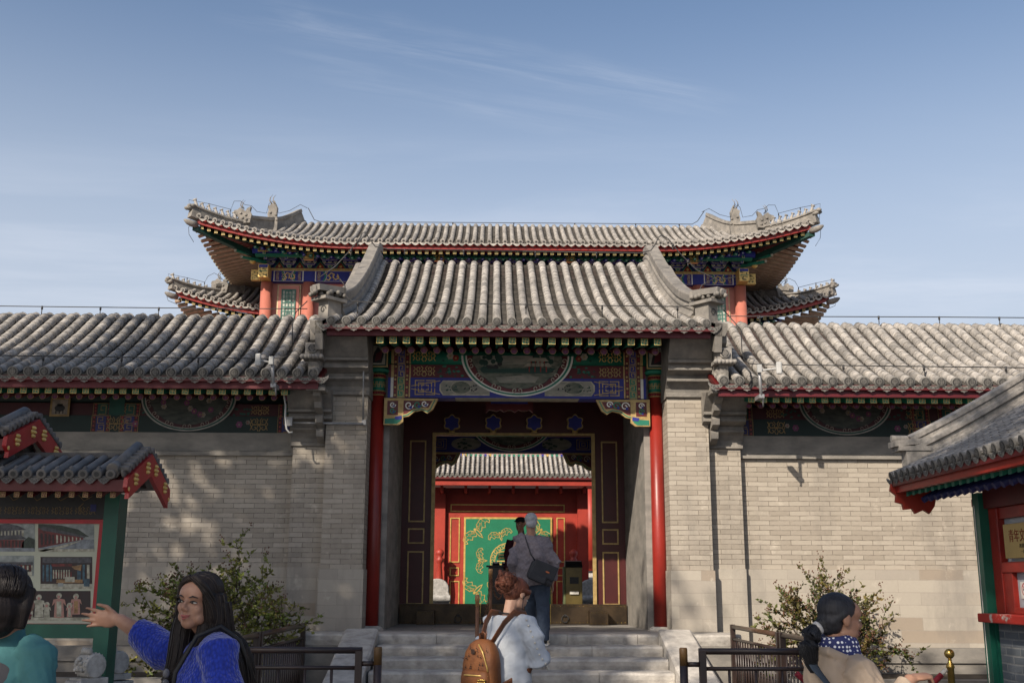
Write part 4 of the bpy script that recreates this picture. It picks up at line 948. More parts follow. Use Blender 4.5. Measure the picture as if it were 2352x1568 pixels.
for i in range(34):
    x = -8.3 + .5 * i; mi = 10 if i % 2 == 0 else 0
    p.rect(x - .2, 0, x + .2, .17, mi, 1)
    if mi == 10:
        for q in range(4): p.spiral(x - .14 + .09 * q, .085, .05, 1, q, .018, 0, 2)
    else: p.line([(x - .1, 0), (x - .04, .085), (x - .1, .17)], .04, 5, 2); p.line([(x + .04, 0), (x + .1, .085), (x + .04, .17)], .04, 1, 2)
b.build('eave_purlin', PM, pav)
for x in (-6.72, -2.25, 2.25, 6.5):
    b = MB(); b.mi = 0; b.box((x - .16, 35.82, 12.46), (x + .16, 36, 12.90)); p = Paint(b, (x, 35.82, 12.46), X1, UP, .005)
    p.frame(-.15, .01, .15, .43, .02, 1, 1)
    for i in range(26): p.spiral(random.uniform(-.11, .11), random.uniform(.05, .39), .03, 1, i, .012, 1, 2)
    b.build('gilt_hanging_post', [GOLD, GREEN_D], pav)
for s in (-1, 1):                                                   # diagonal corner arms and corner beam
    b = MB(); b.mi = 0
    for k, (l, z) in enumerate(((.95, 12.55), (1.2, 12.72))):
        a = Vector((s * 8.35, 36.7, z)); d = Vector((s * .72, -.70, .0)).normalized(); e = a + d * l; n_ = Vector((d.y, -d.x, 0)) * .05
        b.hexa([a - n_, e - n_, e + n_, a + n_, a - n_ + UP * .12, e - n_ + UP * .07, e + n_ + UP * .07, a + n_ + UP * .12]); b.mi = 1; b.cbox(e + d * .01 + UP * .04, (.08, .08, .07)); b.mi = 0
    e0, e1 = Vector((s * 8.5, 36.5, 12.80)), EU(s * 10.35) + Vector((0, .15, -.33)); b.mi = 2; b.hexa([e0 + Vector((-.1, 0, -.18)), e0 + Vector((.1, 0, -.18)), e1 + Vector((.1, 0, -.16)), e1 + Vector((-.1, 0, -.16)), e0 + Vector((-.1, 0, 0)), e0 + Vector((.1, 0, 0)), e1 + Vector((.1, 0, 0)), e1 + Vector((-.1, 0, 0))])
    b.build('corner_bracket', [GREEN, CREAM, GREEN_D], pav)
    b = MB(); b.lathe((s * 8.75, 36.45, 12.62), [(.02, -.16), (.1, -.12), (.12, -.03), (.07, .02), (.12, .06), (.12, .16), (.05, .18)], 12); b.build('gilt_lotus_bud', GOLD, pav)
# side eaves, seen from below
for s in (-1, 1):
    b = MB(); b.mi = 0; c = Vector((s * 10.2, 0, 0)); o = None
    b.hexa([(0, -.1, 0), (0, .1, 0), (-s * 1.75, .1, .42), (-s * 1.75, -.1, .42), (0, -.1, .12), (0, .1, .12), (-s * 1.75, .1, .54), (-s * 1.75, -.1, .54)])
    b.mi = 1; b.box((s * .0, -.1, .0), (s * .012, .1, .12))
    pr2 = b.build('side_rafter', [RAFT, GREEN], pav, local=True); z0 = WL[pav.name]
    for i in range(44):
        y = 35.15 + .27 * i; u_ = max(0, 1 - i / 13) ** 2
        w = pr2 if i == 0 else again(pr2, pav); w.location = Vector((s * (10.2 + .22 * u_), y, 12.55 + .62 * u_)) - z0; w.scale = (min(1, .12 + max(0, y - 35.1) / 2.6),) * 1 + (1, min(1, .3 + max(0, y - 35.1) / 3.5))
    b = MB(); R = []
    for i in range(23):
        y = 34.9 + .54 * i; u_ = max(0, 1 - i / 7) ** 2; x = s * (10.06 + .22 * u_); z = 12.72 + .66 * u_
        k_ = min(1, .04 + max(0, y - 35.0) / 2.4); xi = x - s * 1.9 * k_; zi = z + .42 * k_ - .10 * (1 - k_); R.append([Vector((x, y, z)), Vector((x, y, z + .10)), Vector((xi, y, zi + .12)), Vector((xi, y, zi))])
    b.loft(R); b.build('side_eave', [RED_DEEP], pav)
# lattice windows
for s in (-1, 1):
    b = MB(); cx = s * 7.575; z1 = 11.88; z0 = 9.2; hw = .36
    b.mi = 1; b.box((cx - hw - .05, 37.16, z0), (cx + hw + .05, 37.219, z1 + .04)); b.mi = 0; b.box((cx - hw, 37.12, z0), (cx + hw, 37.159, z1))
    b.mi = 3; b.box((cx - .25, 37.11, z0 + .1), (cx + .25, 37.119, z1 - .14)); win = b.build('window_frame', [RED_PALE, M('pale_gilt_line', (.6, .5, .3)), RED_PALE, M('window_paper', (.40, .42, .36))], pav)
    b = MB(); p = Paint(b, (cx, 37.1, 0), X1, UP, .006)
    GL = M('jade_lattice', (.06, .16, .13)) if s < 0 else bpy.data.materials['jade_lattice']
    for q in (-.22, -.11, 0, .11, .22): p.rect(q - .014, z0 + .12, q + .014, z1 - .16, 0, 1)
    for k in range(9): z = z1 - .18 - .15 * k; p.rect(-.24, z - .012, .24, z + .012, 0, 2)
    for k in range(3): z = z1 - .40 - .62 * k; p.frame(-.13, z - .2, .13, z + .2, .03, 0, 3); p.frame(-.06, z - .1, .06, z + .1, .025, 0, 3.5)
    p.frame(-.25, z0 + .1, .25, z1 - .14, .03, 0, 3); b.build('lattice', GL, win)

# ------------------------------------------------------------------ the lower roof behind it
rear = thing('rear_hall', 'lower tiled hall whose roof corners show either side of the tall pavilion', 'hall', (0, 44, 0))
hipL = [(9.3, 41.0, 13.0), (10.2, 39.6, 12.25), (11.95, 37.95, 12.0)]
figsL = [P(x, y, Y) for x, y, Y in ((476, 674, 39.0), (462, 671, 38.85), (449, 667, 38.7), (435, 663, 38.5), (424, 660, 38.35), (411, 656, 38.2), (399, 652, 38.05))]; figsL = [Vector((-q.x, q.y, q.z)) for q in figsL]
chuiL = ([(9.2, 41.0, 13.0), (9.6, 40.5, 12.65), (9.95, 40.0, 12.36), (10.25, 39.6, 12.2), (10.7, 39.2, 12.05)], [(10.5, 39.4, 12.08), (11.2, 38.65, 11.98), (11.7, 38.15, 12.02), (11.98, 37.9, 12.08)], .42, .26)
EL, lroof = hip_roof(rear, 11.95, 11.30, .72, 38.2, 41.0, 13.0, 9.3, hipL, 7.9, .262, figsL, [(10.55, 39.3, 12.42), (9.95, 39.9, 12.72)], chuiL, eave_from=7.6)
for s in (-1, 1):
    a, b_ = sorted((s * 8.0, s * 11.75)); eave_trim(rear, EL, a, b_, rd_to=10.4)
    b = MB(); x0, x1 = sorted((s * 8.55, s * 9.7)); b.box((x0, 40.2, 3), (x1, 48, 12.0)); b.build('wall', RED_PALE, rear)
    b = MB(); x0, x1 = sorted((s * 8.52, s * 10.0)); b.mi = 0; b.box((x0, 39.6, 10.5), (x1, 40.1, 11.3)); p = Paint(b, (0, 39.6, 10.5), X1, UP, .006)
    for i in range(9): p.line([(x0 + .16 * i, .1), (x0 + .16 * i + .08, .4), (x0 + .16 * i, .75)], .03, (1, 2, 3)[i % 3], 1)
    b.build('painted_beam', [BLUE_D, GREEN, GOLD, CREAM], rear)
    b = MB(); b.mi = 0
    for i in range(26):
        y = 38.4 + .27 * i; u_ = max(0, 1 - i / 12) ** 2; x = s * (11.7 + .2 * u_); z = 11.0 + .55 * u_
        k_ = min(1, .1 + max(0, y - 38.5) / 2.4); xi = x - s * 1.8 * k_; b.hexa([(x, y - .1, z), (x, y + .1, z), (xi, y + .1, z + .4 * k_), (xi, y - .1, z + .4 * k_), (x, y - .1, z + .10), (x, y + .1, z + .10), (xi, y + .1, z + .1 + .4 * k_), (xi, y - .1, z + .1 + .4 * k_)])
    b.build('side_eave', RAFT, rear)

# ------------------------------------------------------------------ screen gate in the courtyard, seen through the doorway
scr = thing('screen_gate', 'vermilion screen gate with a green gilt panel, framed by the doorway', 'screen', (0, 25.3, .95))
ccv = roof_curve(24.5, 4.03, 25.75, 4.74, .75, .3, 12)
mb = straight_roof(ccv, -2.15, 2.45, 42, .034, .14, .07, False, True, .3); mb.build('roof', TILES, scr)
b = MB(); zr_ = P(1180, 1047, 26.3).z; b.mi = 0; b.box((-1.4, 26.3, zr_ - .1), (1.6, 26.4, zr_ + .05)); p = Paint(b, (0, 26.3, zr_ - .1), X1, UP, .003)
for e_ in (-1.15, -.55, .85, 1.3): p.rect(e_ - .05, 0, e_ + .05, .15, 1, 1); p.rect(e_ + .05, 0, e_ + .16, .15, 2, 1)
b.build('painted_ridge_board', [GREEN, BLUE, GOLD], scr)
b = MB(); b.box((-2.2, 24.56, 3.80), (2.5, 24.64, 3.985)); b.build('eave_board', RED_BRIGHT, scr)
x = -1.50; b = MB(); b.prism([Vector((x - .03, y, z)) for y, z in ((25.3, 3.66), (25.3, 3.80), (24.70, 3.80), (24.75, 3.66))], (.06, 0, 0)); o = b.build('eave_bracket', RED_BRIGHT, scr)
for i in range(1, 7): again(o, scr, (.54 * i, 0, 0))
b = MB(); b.box((-2.2, 24.66, 3.87), (2.5, 26.2, 3.9)); b.build('eave_boarding', RED_DEEP, scr)
for x in (-1.55, 1.72): b = MB(); b.box((x - .12, 25.18, .95), (x + .12, 25.42, 3.80)); b.build('post', RED_BRIGHT, scr)
b = MB(); b.mi = 0; b.box((-1.43, 25.3, .95), (1.60, 25.4, 3.80)); b.mi = 1
def gilt(b, x0, x1, z0, z1, y, w=.024):
    b.box((x0, y - .018, z0), (x1, y, z0 + w)); b.box((x0, y - .018, z1 - w), (x1, y, z1)); b.box((x0, y - .018, z0 + w), (x0 + w, y, z1 - w)); b.box((x1 - w, y - .018, z0 + w), (x1, y, z1 - w))
A = lambda px, py: P(px, py, 25.28)
def giltp(x0, y0, x1, y1): a, c = A(x0, y0), A(x1, y1); gilt(b, a.x, c.x, c.z, a.z, 25.298)
giltp(1035, 1157, 1297, 1176); giltp(1034, 1188, 1055, 1291); giltp(1278, 1188, 1298, 1291); giltp(1033, 1302, 1054, 1322); giltp(1278, 1302, 1299, 1322); giltp(1033, 1333, 1054, 1430); giltp(1278, 1333, 1299, 1430)
b.build('framed_boarding', [RED_BRIGHT, GOLD], scr)
a, c = A(1070, 1191), A(1265, 1440); b = MB(); b.mi = 0; b.box((a.x, 25.25, c.z), (c.x, 25.27, a.z)); b.mi = 1; gilt(b, a.x - .04, c.x + .04, c.z - .04, a.z + .04, 25.2695, .045)
p = Paint(b, ((a.x + c.x) / 2, 25.25, 0), X1, UP, .003); cz = A(1168, 1288).z; hw = (c.x - a.x) / 2
p.circle(0, cz, .40, .022, 1, 1, 30); p.circle(0, cz, .30, .018, 1, 1, 26)
for i in range(20): p.circle(.35 * cos(i * pi / 10), cz + .35 * sin(i * pi / 10), .035, .014, 1, 1, 8)
for q in (.07, .14, .21): p.line([(-.2, cz + q - .03), (-.2, cz + q), (.2, cz + q), (.2, cz + q - .03)], .028, 1, 1); p.line([(-.2, cz - q + .03), (-.2, cz - q), (.2, cz - q), (.2, cz - q + .03)], .028, 1, 1)
p.rect(-.014, cz - .26, .014, cz + .26, 1, 1); p.rect(-.25, cz - .014, .25, cz + .014, 1, 1)
def bat(cx, cy, ang, sc):
    f = lambda L: [(cx + sc * (x * cos(ang) - y * sin(ang)), cy + sc * (x * sin(ang) + y * cos(ang))) for x, y in L]
    for s in (-1, 1):
        p.line(f([(s * x, y) for x, y in ((.03, .05), (.12, .16), (.28, .20), (.42, .12), (.46, .0), (.40, -.04), (.38, .04), (.30, .02), (.24, -.06), (.17, .0), (.10, -.06), (.04, -.02))]), .014 * sc + .003, 1, 2)
        for q in (.1, .2, .3): p.line(f([(s * .05, .03), (s * q * 1.1, .13)]), .008, 1, 2); p.line(f([(s * q, .17), (s * (q + .03), .08), (s * (q - .02), .0)]), .007, 1, 2)
    p.line(f([(0, .1), (-.04, .02), (-.03, -.12), (0, -.2), (.03, -.12), (.04, .02)]), .02 * sc + .003, 1, 2, True); p.disc(*f([(0, .1)])[0], .035 * sc, 1, 3, 8)
for k in range(5): t = pi / 2 + k * 2 * pi / 5 + .3; bat(.60 * cos(t), cz + .60 * sin(t), t - pi / 2, .62)
top = a.z
for sx in (-1, 1):
    bat(sx * (hw - .27), top - .30, sx * -pi / 4, .85); bat(sx * (hw - .27), cz - (top - cz) + .3, pi + sx * pi / 4, .85)
b.build('green_panel', [lacquer('screen_green', (.010, .155, .078), .45, .85), GOLD], scr)
# drum stones, rails and the steps beyond
def drum_stone_inner(px, lab):
    c = A(px, 1385); t = thing('gate_pier_stone', lab, 'pier stone', (c.x, 24.4, .95), 0, 'rounded grey stones at the screen gate')
    b = MB(); n = 14; pts = [Vector((c.x - .27, 24.3, .95)), Vector((c.x + .27, 24.3, .95)), Vector((c.x + .27, 24.3, 1.42)), Vector((c.x + .25, 24.3, 1.46))] + [Vector((c.x + .25 * cos(t_), 24.3, 1.55 + .2 * sin(t_))) for t_ in [pi * i / n for i in range(n + 1)]] + [Vector((c.x - .27, 24.3, 1.42))]
    b.prism(pts, (0, .25, 0)); b.smooth = True; b.tube([(c.x - .30, 24.25, 1.33), (c.x + .30, 24.25, 1.33)], .075, 12); b.build('stone_body', STONE_DARK, t, bevel=.02); return t
drum_stone_inner(1008, 'round topped grey stone at the foot of the left screen gate post'); drum_stone_inner(1350, 'round topped grey stone half hidden behind the bronze cabinet')
for px, lab in ((1010, 'red turned post beside the round stone on the left of the screen'), (1317, 'red turned post top showing above the bronze cabinet')):
    q = P(px, 1280, 24.9); t = thing('hitching_post', lab, 'post', (q.x, 24.9, .95), 0, 'red turned posts by the screen')
    b = MB(); b.lathe((q.x, 24.9, .95), [(.055, 0), (.06, .5), (.075, .8), (.05, 1.12), (.085, 1.18), (.085, 1.24), (.05, 1.27), (.09, 1.33), (.095, 1.40), (.02, 1.46)], 12); b.build('post_shaft', RED_BRIGHT, t)
for s, lab in ((-1, 'red side hall glimpsed at the left edge of the doorway'), (1, 'red side hall with a green lattice glimpsed at the right edge of the doorway')):
    h = thing('side_hall', lab, 'hall', (s * 2.6, 30, .95)); b = MB(); x0, x1 = sorted((s * 1.62 + .15, s * 6)); b.mi = 0; b.box((x0, 30, 2.2), (x1, 34, 4.1)); b.mi = 1; b.box((x0, 29.9, 1.9), (x1, 30.5, 2.199)); b.build('wall', [RED_BRIGHT, STONE], h)
    b = MB(); b.lathe((s * 2.15 + .15, 29.7, 2.0), [(.16, 0), (.15, 2.3)], 16); b.build('column', RED_BRIGHT, h)
    if s > 0: b = MB(); b.mi = 0; b.box((2.52, 29.93, 2.3), (3.1, 29.99, 4.0)); p = Paint(b, (2.52, 29.93, 2.3), X1, UP, .006); [p.rect(.05 + .1 * i, .7, .07 + .1 * i, 1.7, 1, 1) for i in range(6)]; [p.rect(0, .7 + .12 * i, .58, .72 + .12 * i, 1, 2) for i in range(9)]; p.rect(.0, 0, .05, 1.7, 2, 3); b.build('lattice_door', [RED_BRIGHT, GREEN, GOLD], h)
    b = MB()
    for i in range(9): a_, c_ = sorted((s * 1.66 + .15, s * 3.6)); b.box((a_, 27.2 + .3 * i, .95 + .11 * i - .1), (c_, 30, .95 + .11 * (i + 1)))
    b.build('stair', STONE, h)
# ------------------------------------------------------------------ notice board at the left edge
nb = thing('notice_board', 'roofed green notice board with photo posters and blue grey tiles at the left edge', 'notice board', (-4.4, 9.5, 0))
def small_roof(root, x0, x1, ey, ez, ry, rz_, n, r, gable_x):
    crv = roof_curve(ey, ez, ry, rz_, .9, .12, 8); mb = MB(); xs = [x0 + (x1 - x0) * i / (n - 1) for i in range(n)]; pit = (x1 - x0) / (n - 1)
    path = lambda x, o=0.: [Vector((x, y, z + o)) for y, z in crv]
    for x in xs: barrel_row(mb, path(x, .012), r, X1, .6, 8)
    for a, c in zip(xs, xs[1:]): channel(mb, path(a), path(c), X1, .3)
    y, z = crv[-1]; fw = Vector((0, -1, -.25)).normalized(); upv = Vector((0, -.25, 1)).normalized()
    for x in xs:
        end_disc(mb, Vector((x, y, z + r * .3)), r, fw, X1, upv, False); mb.mi = 2; mb.poly([Vector((x, y, z + r * .3)) + fw * .032 + X1 * (r * .55 * cos(t)) + upv * (r * .55 * sin(t)) for t in [2 * pi * k / 10 for k in range(10)]]); mb.mi = 0
        mb.lathe(Vector((x, y + .02, z + r * 1.3)), [(.02, -.01), (.022, .01), (.004, .03)], 8)
    for k in range(n): drip(mb, Vector((x0 + (k - .5) * pit, y - .01, z - .005)), pit * .98, .07, Vector((0, -1, -.2)).normalized(), X1, UP)
    mb.mi = 0; mb.hexa([(x0 - .05, ry, rz_ - .03), (x1 + .03, ry, rz_ - .03), (x1 + .03, 2 * ry - ey, ez - .03), (x0 - .05, 2 * ry - ey, ez - .03), (x0 - .05, ry, rz_ + .01), (x1 + .03, ry, rz_ + .01), (x1 + .03, 2 * ry - ey, ez + .01), (x0 - .05, 2 * ry - ey, ez + .01)])
    mb.mi = 3; mb.hexa([(x0 - .05, ey + .03, ez - .06), (x1 + .03, ey + .03, ez - .06), (x1 + .03, ry, rz_ - .08), (x0 - .05, ry, rz_ - .08), (x0 - .05, ey + .03, ez - .03), (x1 + .03, ey + .03, ez - .03), (x1 + .03, ry, rz_ - .05), (x0 - .05, ry, rz_ - .05)])
    rf = mb.build('roof', [TILE_NEW, TILE_NEW, RELIEF_SHADE, RED_DEEP], root)
    # gable ridge with little tiles
    b = MB(); gx = gable_x; dirs = ((ey, ez, ry, rz_), (2 * ry - ey, ez, ry, rz_))
    for ya, za, yb, zb in dirs:
        a_, c_ = Vector((gx - .05, ya, za + .06)), Vector((gx - .05, yb, zb + .07)); b.mi = 0; b.tube([a_, c_], .042, 10); d = (a_ - c_).normalized(); b.tube([a_ - UP * .04, c_ - UP * .04], .05, 8)
        end_disc(b, a_, .046, d, X1, UP, False)
        for i in range(7):
            q = a_.lerp(c_, (i + .4) / 7) + Vector((.07, 0, -.02)); b.mi = 0; end_disc(b, q + X1 * .03, .028, X1, Vector((0, 1, 0)), UP, False); b.tube([q - X1 * .08, q + X1 * .02], .028, 8)
            b.mi = 0; drip(b, q + Vector((.03, (a_.y - c_.y) / 14, -.015)), .085, .055, X1, Vector((0, 1, 0)), UP, False)
    b.build('gable_ridge', [TILE_NEW, TILE_NEW, RELIEF_SHADE], rf)
    # red chevron barge board with gilt knobs
    b = MB(); gx2 = gx + .05; b.mi = 0; h = .17
    yb = 2 * ry - ey; pts = [(ey - .02, ez - .02), (ry, rz_ + .0), (yb + .02, ez - .02), (yb + .03, ez - .10), (yb - .03, ez - .14), (yb - .02, ez - .19), (ry, rz_ - h - .02), (ey + .02, ez - .19), (ey + .03, ez - .14), (ey - .04, ez - .10)]
    b.prism([Vector((gx2, y, z)) for y, z in pts], (.035, 0, 0)); b.mi = 1
    for f_, up in ((.28, 0), (.80, 0)):
        for ya in (ey, yb):
            cy, cz = ya + (ry - ya) * f_, ez + (rz_ - ez) * f_ - .085
            for k in range(7): a = k * pi / 3; b.lathe((gx2 + .035, cy + (.0 if k == 6 else .030 * cos(a)), cz + (0 if k == 6 else .040 * sin(a))), [(.0175, -.004), (.017, .008), (.005, .020)], 8, (1, 0, 0))
    for ya in (ey + .01, yb - .01): b.lathe((gx2 + .035, ya, ez - .11), [(.02, 0), (.016, .006)], 10, (1, 0, 0))
    b.build('barge_board', [lacquer('board_red', (.33, .018, .02), .4), M('bright_gilt', (.72, .50, .18), (.55, .36, .10), 12, .4, metal=.1)], root)
    b = MB(); b.box((x0 - .05, ey + .02, ez - .13), (gx + .04, ey + .05, ez - .035)); b.build('eave_board', RED_DEEP, root)
    xs2 = []; x = gx - .06
    while x > x0: xs2.append(x); x -= .112
    o = square_rafter_proto('square_rafter', .042, .3, root, (xs2[0], ey + .07, ez - .155), [MAROON, GOLD_DULL], .10)
    for x in xs2[1:]: again(o, root, (x - xs2[0], 0, 0))
small_roof(nb, -4.70, -3.46, 8.98, 2.47, 9.55, 2.71, 12, .038, -3.40)
small_roof(nb, -5.75, -4.46, 8.98, 2.80, 9.55, 3.01, 12, .038, -4.41)
px0 = P(228, 1300, 9.44).x; px1 = P(257, 1300, 9.44).x
for x in (px0, px0 - 2.1): b = MB(); b.box((x, 9.44, 0), (x + .125, 9.66, 2.36)); b.build('post', GREEN_D if False else lacquer('board_green', (.006, .085, .055), .45) if 'board_green' not in bpy.data.materials else bpy.data.materials['board_green'], nb)
BG = bpy.data.materials['board_green']
zL = P(100, 1190, 9.46).z; b = MB(); b.mi = 0; b.box((-6, 9.45, zL), (px0 + .02, 9.62, 2.42)); p = Paint(b, (0, 9.45, zL), X1, UP, .002)
for i in range(12): x = px0 - .16 - .2 * i; p.scroll(x - .09, .03, x + .09, .10, .006, 2, 1); p.line([(x - .08, .21), (x - .02, .15), (x + .05, .19)], .006, 2, 1)
for x in (px0 - .12, px0 - .95): p.line([(x - .06, .05), (x - .1, .09), (x - .06, .13)], .008, 2, 2); p.rect(x + .0, .06, x + .05, .12, 1, 2)
b.build('painted_lintel', [BLACK, BLUE_D, M('dark_gilt_line', (.15, .095, .035), (.08, .05, .02), 20, .6)], nb)
b = MB(); b.box((-6, 9.46, 1.16), (px0 + .01, 9.60, 1.275)); b.build('bottom_rail', BG, nb)
b = MB(); b.mi = 0; zT, zB, xr = P(100, 1192, 9.48).z, P(100, 1441, 9.48).z, px0 - .006
b.box((-6, 9.495, zB), (xr, 9.54, zT)); b.mi = 1; b.box((-6, 9.475, zT - .035), (xr, 9.4949, zT)); b.box((-6, 9.475, zB), (xr, 9.4949, zB + .035)); b.box((xr - .035, 9.475, zB + .035), (xr, 9.4949, zT - .035)); bd = b.build('display_panel', [M('poster_paper', (.42, .43, .33), (.36, .37, .29), 3, .5), M('frame_red', (.40, .012, .02), None, 4, .4)], nb)
# photographs on the panel (flat prints)
PHM = [M('print_' + n_, tuple(q * .75 for q in c), tuple(q * .45 for q in d), s_ * 3, .35) for n_, c, d, s_ in (('sky', (.42, .45, .42), (.22, .26, .26), 3), ('tree', (.03, .055, .035), (.015, .025, .02), 14), ('red', (.20, .02, .02), (.10, .012, .012), 9), ('roof', (.10, .10, .115), (.06, .06, .07), 12), ('paving', (.30, .33, .36), (.22, .25, .28), 7), ('cream', (.55, .53, .42), (.40, .38, .28), 9), ('dark', (.020, .014, .016), (.05, .012, .014), 4), ('pink', (.55, .20, .20), (.45, .36, .22), 40), ('teal', (.06, .16, .22), (.04, .08, .12), 8), ('ochre', (.42, .25, .10), (.28, .14, .06), 10))]
def pt(px, py): q = P(px, py, 9.494); return (q.x, q.z)
def photo(x0, y0, x1, y1, fn):
    b = MB(); p = Paint(b, (0, 9.494, 0), X1, UP, .0012)
    R = lambda a, b_, c, d, mi, k=2: p.poly([pt(a, d), pt(c, d), pt(c, b_), pt(a, b_)], mi, k)
    G = lambda L, mi, k=3: p.poly([pt(*q) for q in L], mi, k)
    fn(R, G, p); b.build('photograph', PHM, bd)
def ph1(R, G, p):
    R(-60, 1200, 80, 1266, 0, 1); R(-60, 1255, 80, 1266, 4); G([(50, 1258), (80, 1258), (80, 1238), (66, 1232), (52, 1244)], 1); G([(-40, 1222), (62, 1216), (45, 1208), (20, 1196 + 6), (10, 1203), (-40, 1209)][::1], 3, 4); R(-20, 1217, 55, 1232, 5, 3)
    for i in range(9): R(-18 + 8 * i, 1218, -14 + 8 * i, 1231, 3, 4)
    G([(-40, 1241), (62, 1237), (48, 1228), (-40, 1230)], 3, 5); R(-30, 1239, 55, 1257, 2, 3)
    for i in range(10): R(-28 + 8 * i, 1241, -24 + 8 * i, 1256, 6, 4)
def ph2(R, G, p):
    R(88, 1203, 216, 1266, 0, 1); G([(88, 1232), (205, 1232), (180, 1215), (140, 1206), (100, 1203), (88, 1203)], 1, 2); R(88, 1238, 216, 1264, 4, 2); G([(88, 1258), (88, 1212), (100, 1214), (192, 1234), (192, 1238), (120, 1252)], 2, 4); G([(92, 1214), (100, 1208), (196, 1231), (196, 1235), (100, 1218)], 3, 5)
    for i in range(11): x = 94 + 9 * i; G([(x, 1252 - i * 1.2), (x + 5 - i * .25, 1251 - i * 1.2), (x + 5 - i * .25, 1225 + i * 1.1), (x, 1223 + i * 1.1)], 6 if i < 4 else 5, 6)
    G([(88, 1264), (150, 1250), (190, 1240), (150, 1256), (100, 1266)], 5, 5); R(88, 1260, 216, 1266, 5, 5)
def ph3(R, G, p):
    R(-60, 1275, 78, 1322, 0, 1); R(-60, 1290, 76, 1296, 3); R(-60, 1296, 72, 1312, 6); R(-60, 1311, 74, 1322, 5)
    for i in range(9): R(-12 + 10 * i, 1296, -9 + 10 * i, 1311, 2, 4)
    for i in range(9): R(-8 + 10 * i, 1298, -4 + 10 * i, 1308, 5, 4)
def ph4(R, G, p):
    R(93, 1278, 212, 1348, 6, 1); R(93, 1340, 212, 1352, 5, 2); R(98, 1280, 210, 1292, 3, 2); R(118, 1294, 166, 1300, 2, 3)
    for i in range(7): R(122 + 6 * i, 1308, 125 + 6 * i, 1328, 5, 4)
    for x, w in ((98, 4), (106, 6), (115, 5), (178, 8), (190, 5), (200, 6)): R(x, 1296, x + w, 1334, 8 if x % 4 else 5, 3)
    R(124, 1312, 165, 1326, 2, 3); R(130, 1330, 190, 1338, 9, 4); R(150, 1324, 172, 1336, 5, 5); R(193, 1328, 206, 1346, 8, 5); R(134, 1338, 146, 1346, 0, 5); G([(165, 1300), (188, 1296), (186, 1310), (170, 1306)], 9, 4)
def ph5(R, G, p):
    R(-60, 1356, 208, 1424, 6, 1); R(-60, 1417, 208, 1424, 5, 2)
    for x, y, h in ((14, 1368, 44), (36, 1382, 38), (90, 1368, 48), (108, 1386, 32), (136, 1364, 54), (175, 1366, 44), (160, 1388, 28), (66, 1372, 46)):
        w = h * .2; G([(x - w * 1.1, y + h), (x + w * 1.1, y + h), (x + w * .9, y + h * .35), (x + w * 1.5, y + h * .5), (x + w * 1.2, y + h * .22), (x, y + h * .17), (x - w * 1.2, y + h * .22), (x - w * 1.5, y + h * .5), (x - w * .9, y + h * .35)], 7 if int(x) % 3 else 5, 3)
        q = pt(x, y + h * .06); p.disc(q[0], q[1], .024, 5, 4, 10); p.disc(q[0], q[1] - .008, .012, 7, 5, 8); R(x - w * .5, y + h * .3, x + w * .5, y + h * .95, 9 if int(x) % 2 else 5, 4)
for a in ((0, 0, 0, 0, ph1), (0, 0, 0, 0, ph2), (0, 0, 0, 0, ph3), (0, 0, 0, 0, ph4), (0, 0, 0, 0, ph5)): photo(*a)
# carved drum stones at the foot of the posts
def drum(px, py, Y, lab):
    q = P(px, py, Y); t = thing('drum_stone', lab, 'drum stone', (q.x, Y, 0), 0, 'carved drum stones at the notice board')
    b = MB(); r = .098; c = Vector((q.x, Y, q.z)); ax = Vector((.80, -.60, 0)); b.smooth = True
    b.lathe(c, [(r * .86, -.085), (r * .95, -.08), (r, -.06), (r * 1.04, 0), (r, .06), (r * .95, .08), (r * .86, .085)], 26, ax); b.smooth = False
    side = ax.cross(UP)
    for s in (-1, 1):
        for k in range(20): a = 2 * pi * k / 20; b.lathe(c + (side * cos(a) + UP * sin(a)) * r * .98 + ax * (.065 * s), [(.004, -.009), (.009, 0), (.004, .009)], 6, ax)
        pp = Paint(b, c + ax * (.0852 * s), side * (s), UP, .004); 
        for k in range(7): pp.spiral(.05 * cos(k * .9), .05 * sin(k * .9), .022, 1.2, k, .006, 0, 1)
        pp.spiral(0, 0, .035, 1.5, 0, .009, 0, 1)
    b.mi = 0; f = side if side.y < 0 else -side
    for dx, dz, rr in ((-.03, .02, .02), (.03, .02, .02), (0, -.02, .03), (-.04, -.03, .02), (.04, -.03, .02), (0, .05, .02)): b.lathe(c + f * r * 1.02 + ax * dx + UP * dz, [(rr, -.01), (rr * .7, .012), (.004, .02)], 8, f)
    b.mi = 0
    for k in range(5): b.lathe(c + UP * r * 1.02 + ax * (-.05 + .025 * k) + f * .04, [(.02, -.01), (.018, .02), (.005, .04)], 7)
    b.build('drum', STONE_DARK, t)
    b = MB(); z = c.z - r + .01; rot = Matrix((ax, side, UP)).transposed()
    b.cbox((c.x, c.y, z - .03), (.16, .25, .05), rot); b.cbox((c.x, c.y, z - .1), (.19, .29, .07), rot); b.cbox((c.x, c.y, (z - .13) / 2), (.17, .26, z - .13), rot)
    for k in range(7): b.lathe(Vector((c.x, c.y, z - .05)) + f * (.13) + ax * (-.09 + .03 * k), [(.025, -.05), (.03, 0), (.01, .03)], 7)
    b.build('carved_base', STONE_DARK, t, bevel=.008)
drum(207, 1527, 9.15, 'carved drum stone standing free before the green notice board post'); drum(263, 1520, 9.9, 'carved drum stone half hidden behind the green notice board post')

